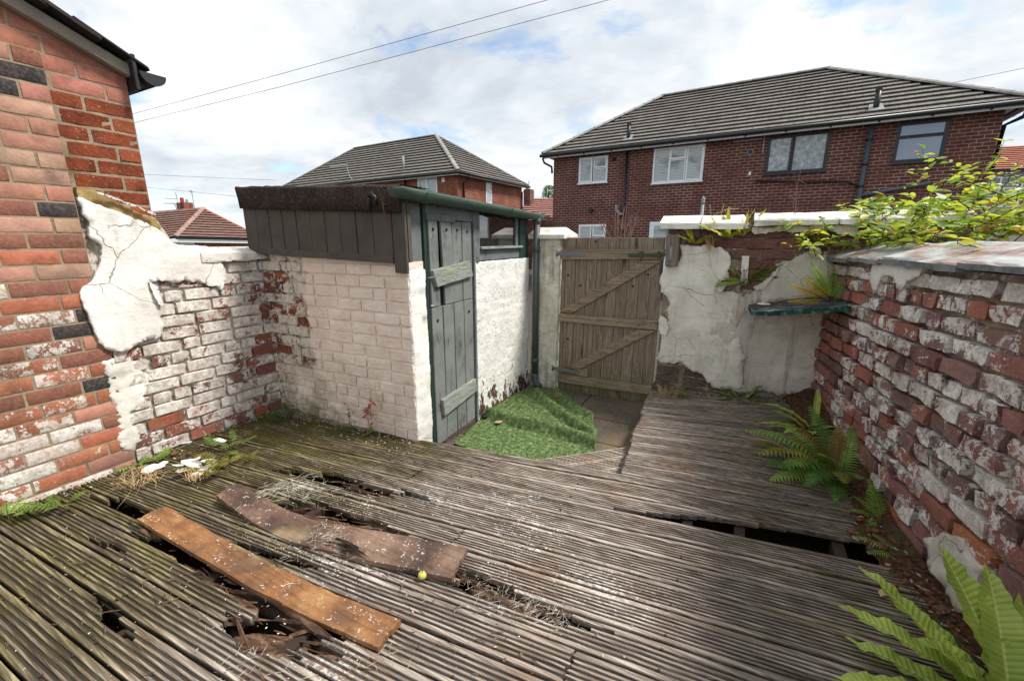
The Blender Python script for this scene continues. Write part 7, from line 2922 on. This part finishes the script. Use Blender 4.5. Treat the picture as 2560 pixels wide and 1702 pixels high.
# splinters of rotten board in and beside the holes
def splinters(name, label, centres, n, L, mat, zr, seed, w=.006, az0=.08, azs=.5, cat='splinters'):
    rnd = random.Random(seed)
    mb = MB()
    for i in range(n):
        cx, cy, rx, ry = rnd.choice(centres)
        p = Vector((cx + rnd.gauss(0, rx), cy + rnd.gauss(0, ry), rnd.uniform(*zr)))
        a = az0 + rnd.gauss(0, azs)
        l = L * rnd.uniform(.35, 1.3)
        d = Vector((math.cos(a), math.sin(a), rnd.uniform(-.12, .16)))
        ww = w * rnd.uniform(.5, 1.6)
        bend = Vector((rnd.uniform(-.03, .03), rnd.uniform(-.03, .03), rnd.uniform(-.02, .04))) * l
        q0, q1, q2 = p - d * l / 2, p + bend * .5, p + d * l / 2 + bend * .3
        sd_ = Vector((-d.y, d.x, rnd.uniform(-.4, .4))).normalized() * ww / 2
        hz = Vector((0, 0, ww * rnd.uniform(.3, .8)))
        k0, k1 = rnd.uniform(.2, .9), rnd.uniform(.0, .5)
        mb.add([q0 - sd_ * k0, q0 + sd_ * k0, q0 + hz * k0, q1 - sd_, q1 + sd_, q1 + hz, q2 - sd_ * k1, q2 + sd_ * k1, q2 + hz * k1],
               [(0, 1, 2), (0, 3, 4, 1), (1, 4, 5, 2), (2, 5, 3, 0), (3, 6, 7, 4), (4, 7, 8, 5), (5, 8, 6, 3), (6, 8, 7)])
    o = mb.build(name, mat)
    return tag(o, label, cat, kind='stuff')


splinters('wood_splinters', 'brown rotten wood splinters in the front hole beside the orange plank', [(-1.4, .66, .12, .05), (-1.15, .70, .14, .05), (-1.7, .74, .2, .03), (-.95, .74, .12, .04)], 60, .17, MAT['rot_wood'], (-.09, -.005), 1, .012, .15, .25)
splinters('wood_splinters', 'splintered wood strands in the hole above the bowed plank', [(-1.75, 1.24, .14, .03), (-1.5, 1.28, .12, .025), (-1.85, 1.50, .14, .03)], 60, .17, MAT['rot_wood'], (-.08, -.01), 2, .010, .12, .2)
splinters('wood_splinters', 'loose wood splinters at the end of the bowed plank', [(-.72, 1.22, .14, .03), (-.5, 1.26, .10, .025), (-.9, 1.20, .05, .04)], 40, .15, MAT['rot_wood'], (-.05, .0), 3, .010, .1, .25)
splinters('bark_strips', 'dark bark strips lying across the bowed plank', [(-1.42, 1.09, .05, .012)], 9, .16, MAT['joist'], (.03, .05), 4, .012, .05, .15)
splinters('wood_splinters', 'scattered wood splinters over the front boards', [(-2.2, .62, .35, .14), (-1.9, .45, .3, .12), (-2.6, .7, .25, .12), (-1.5, 1.0, .3, .1), (-.8, 1.0, .3, .1)], 110, .05, MAT['rot_wood'], (.003, .008), 5, .004)
splinters('white_fibres', 'bleached white fibres heaped at the plank ends', [(-2.13, 1.30, .07, .05), (-2.0, 1.36, .10, .05), (-2.2, 1.20, .04, .06)], 200, .07, MAT['straw_white'], (.004, .022), 6, .0013, .9, .8, 'fibres')
splinters('white_fibres', 'white paint fibres spread on the bowed plank middle', [(-1.62, 1.12, .06, .05), (-1.5, 1.10, .08, .03)], 130, .045, MAT['straw_white'], (.020, .032), 7, .0012, .2, .9, 'fibres')
splinters('white_fibres', 'white shredded fibres filling the gap past the bowed plank', [(-.74, 1.23, .10, .03), (-.62, 1.22, .12, .03), (-.5, 1.24, .06, .03)], 240, .045, MAT['straw_white'], (-.03, .010), 8, .0013, .3, 1.2, 'fibres')
splinters('white_fibres', 'white fibres and flakes around the front hole', [(-.92, .80, .06, .04), (-1.1, .62, .12, .04), (-1.35, .56, .08, .03)], 150, .045, MAT['straw_white'], (-.03, .008), 9, .0013, .3, 1.2, 'fibres')
splinters('white_fibres', 'pale fibre scraps scattered over the deck boards', [(-1.7, 1.45, .4, .15), (-1.2, 1.3, .4, .2), (-1.9, .9, .3, .1), (-.6, 1.4, .4, .2)], 170, .03, MAT['straw_white'], (.003, .007), 10, .0012, .3, 1.0, 'fibres')
# two broken board lengths sunk in the front hole
for k, (p, q, w_) in enumerate([((-1.42, .585, -.05), (-.92, .80, -.012), .055), ((-1.25, .56, -.03), (-1.08, .585, -.01), .05), ((-2.45, .72, .012), (-2.36, .76, -.03), .03), ((-1.72, .80, -.03), (-1.15, .77, .004), .03), ((-1.58, .62, -.10), (-1.22, .72, -.05), .10), ((-1.30, .62, -.085), (-1.02, .70, -.03), .07), ((-1.85, .735, -.07), (-1.50, .70, -.03), .07), ((-1.80, 1.235, -.06), (-1.45, 1.285, -.04), .08), ((-1.95, 1.47, -.07), (-1.65, 1.50, -.045), .07), ((-.85, 1.225, -.05), (-.52, 1.245, -.03), .06)]):
    n_ = 8
    mb = MB()
    P0, P1 = Vector(p), Vector(q)
    V, F = [], []
    s = (P1 - P0).cross(Vector((0, 0, 1))).normalized()
    for i in range(n_ + 1):
        t = i / n_
        c = P0.lerp(P1, t)
        wl, wr = w_ / 2 * random.uniform(.6, 1.1), w_ / 2 * random.uniform(.6, 1.1)
        if i in (0, n_):
            wl *= .4
            wr *= .3
        V += [c - s * wl, c + Vector((0, 0, random.uniform(.006, .014))), c + s * wr, c + s * wr * .9 - Vector((0, 0, .02)), c - s * wl * .9 - Vector((0, 0, .02))]
    for i in range(n_):
        for j in range(5):
            j2 = (j + 1) % 5
            F.append((i * 5 + j, i * 5 + j2, i * 5 + 5 + j2, i * 5 + 5 + j))
    F += [tuple(range(5))[::-1], tuple(n_ * 5 + j for j in range(5))]
    me = mesh('broken_board', V, F)
    o = add('broken_board', me, MAT['rot_wood'])
    tag(o, ['long splintered board length sunk in the front hole', 'short broken board stub in the front hole', 'split board end poking up at the orange plank start', 'thin torn batten along the orange plank edge', 'wide rotten board slab deep in the front hole', 'rotten board piece at the right side of the front hole', 'rotten board piece leaning beside the orange plank middle', 'crumbling board core in the hole above the bowed plank', 'crumbling board core in the far hole near the outhouse', 'rotten board core in the gap past the bowed plank'][k], 'broken board')
# scattered flecks of paint on turf and boards
mb = MB()
for i in range(230):
    if i < 40:
        x, y = random.uniform(-1.75, -.9), random.uniform(2.5, 3.7)
        z = TZ + turf_h(x, y) + .012
    else:
        x, y = random.gauss(-1.5, .8), random.gauss(1.15, .45)
        z = .006
        if x < -3.2 or x > .6 or y > 2.0:
            continue
    a = random.uniform(0, 3.1)
    s = Vector((math.cos(a), math.sin(a), 0)) * random.uniform(.0015, .006)
    t = Vector((-s.y, s.x, 0)) * random.uniform(.2, .7)
    p = Vector((x, y, z))
    mb.add([p - s, p - t, p + s, p + t, p + Vector((0, 0, .0015))], [(0, 1, 4), (1, 2, 4), (2, 3, 4), (3, 0, 4)])
o = mb.build('paint_flecks', MAT['coping_white'])
tag(o, 'small white paint flecks strewn over boards and turf', 'paint flecks', kind='stuff')

# soil and litter banked along the foot of the brick wall and the back wall
V, F = [], []
n_ = 40
prof_ = [(.0, 1.0), (.035, .8), (.08, .42), (.13, .12), (.17, -.1)]
for i in range(n_ + 1):
    u = lerp(-.05, 2.9, i / n_)
    hh = lerp(.15, .03, min(1, max(0, u) / 2.0)) * (1 + .4 * fbm((u, 0, 0), 4, 3))
    for (o_, t) in prof_:
        w = WR.pt(u, 0, o_ * (1 + .5 * fbm((u, 1, 0), 5, 5)))
        base = zright(w.x, w.y) if w.y > 2.5 else 0
        V.append(w + Vector((0, 0, base + hh * t + fbm((u, o_ * 9, 0), 18, 2) * .008)))
k_ = len(prof_)
for i in range(n_):
    for j in range(k_ - 1):
        a = i * k_ + j
        F.append((a, a + k_, a + k_ + 1, a + 1))
me = mesh('soil_bank', V, [tuple(reversed(f)) for f in F])


def mk_bank():
    m = Mt('soil_with_litter', .95, .1)
    c = m.ramp(m.noise(m.pos, 45, 6, .75), [(.32, '#1f1712'), (.5, '#4a3527'), (.62, '#6d4a35'), (.75, '#8c8270')])
    c = m.mix(m.rng(m.noise(m.pos, 9, 5, .6), .52, .62, 0, .6), c, lin('#4c5230'))
    m.col(c)
    m.nrm(m.bump(m.noise(m.pos, 80, 5, .7), 1.0, .010))
    return m.m


MAT['bank'] = mk_bank()
o = add('soil_bank', me, MAT['bank'], smooth=True)
tag(o, 'dark soil and litter banked along the foot of the brick wall', 'soil', kind='stuff')


def litter(name, label, fn, n, size, mats, seed, cat='litter'):
    rnd = random.Random(seed)
    vs_, fs_, mi = [], [], []
    for i in range(n):
        p = fn(rnd)
        a = rnd.uniform(0, 6.28)
        s = size * rnd.uniform(.4, 1.3)
        d = Vector((math.cos(a), math.sin(a), rnd.uniform(-.3, .3))) * s
        e = Vector((-math.sin(a), math.cos(a), rnd.uniform(-.3, .3))) * s * rnd.uniform(.25, .6)
        b = len(vs_)
        vs_ += [p - d, p - e + Vector((0, 0, s * .2)), p + d, p + e + Vector((0, 0, s * .1)), p + Vector((0, 0, s * .25))]
        fs_ += [(b, b + 1, b + 4), (b + 1, b + 2, b + 4), (b + 2, b + 3, b + 4), (b + 3, b, b + 4)]
        mi += [rnd.randrange(len(mats))] * 4
    me = mesh(name, vs_, fs_)
    for m in mats:
        me.materials.append(m)
    me.polygons.foreach_set('material_index', mi)
    o = add(name, me)
    return tag(o, label, cat, kind='stuff')


BR = [simple('dead_leaf_brown', '#5d3f2c', .9, .15, .4, 30), simple('dead_leaf_red', '#6a463a', .9, .15, .4, 30), simple('grit_grey', '#8d8578', .9, .15, .3, 30), MAT['soil']]
def f1(r):
    u = r.uniform(0, 2.6)
    return WR.pt(u, .02 + (.06 if u < 1 else .01), abs(r.gauss(.05, .08)))
litter('leaf_litter', 'brown leaf litter and grit along the brick wall foot', f1, 420, .014, BR, 1)
def f2(r):
    x = r.uniform(-.55, .62)
    y = 3.95 - abs(r.gauss(0, .07))
    return Vector((x, y, zright(x, y) + .012))
litter('leaf_litter', 'brown leaf litter along the foot of the back wall', f2, 300, .014, BR, 2)
MS = [MAT['moss'], simple('rust_moss', '#5a4420', .95, .1, .4, 40), MAT['soil'], simple('grit_pale', '#a89f90', .9, .15, .3, 30)]
def f3(r):
    u = r.uniform(.02, SX)
    return WS.pt(u, .008, abs(r.gauss(0, .10)) + .01)
litter('moss_crumbs', 'moss and crumbs along the foot of the outhouse side wall', f3, 700, .010, MS, 3)
def f4(r):
    u = r.uniform(.5, 2.05)
    return WL.pt(u, .008, abs(r.gauss(0, .09)) + .015)
litter('moss_crumbs', 'moss and crumbs along the foot of the left wall', f4, 520, .010, MS, 4)
def f5(r):
    a = r.random()
    return Vector((-1.83 + abs(r.gauss(0, .04)), lerp(2.3, 3.9, a), -.143))
litter('moss_crumbs', 'dirt and crumbs along the outhouse front', f5, 260, .010, MS, 5)
# screws through the boards into the joists
sm = MB().tube([(0, 0, 0), (0, 0, .0025)], .0048, 7)
sme = mesh('screw', sm.v, sm.f)
sme.materials.append(simple('rusty_screw', '#3b2a22', .6, .4, .3, 60))
for i in range(2, 19):
    if i >= len(bk) - 1:
        break
    r0, r1 = bk[i], bk[i + 1]
    for xj in (-2.45, -1.88, -1.28, -.68, -.08):
        for t in (.22, .78):
            rr_ = lerp(r0, r1, t)
            if any(inpoly((xj, rr_), h) for h in HOLES):
                continue
            y = drow(xj, rr_)
            if y < .1 or y > 2.3:
                continue
            add('screw', sme, None, deck, (xj + random.uniform(-.006, .006), y, zmain(xj, y) - .001))

def f6(r):
    h = r.choice(HOLES)
    a, b = r.choice(h), r.choice(h)
    t = r.random()
    x, rr = lerp(a[0], b[0], t), lerp(a[1], b[1], t)
    return Vector((x, drow(x, rr), -.19 + r.random() * .03))
litter('fallen_debris', 'crumbled wood and grit fallen under the broken deck boards', f6, 900, .013, [MAT['rot_wood'], BR[2], MAT['rot_wood'], BR[0], MAT['straw_white']], 6)
def f7(r):
    x = r.gauss(-1.5, .75)
    y = r.gauss(.95, .38)
    return Vector((max(-3.2, min(.4, x)), max(.15, min(2.0, y)), .004))
litter('deck_litter', 'fine wood crumbs and dirt lodged on the deck boards', f7, 900, .0055, [MAT['rot_wood'], BR[0], BR[2], MAT['straw_white'], MAT['soil']], 7)
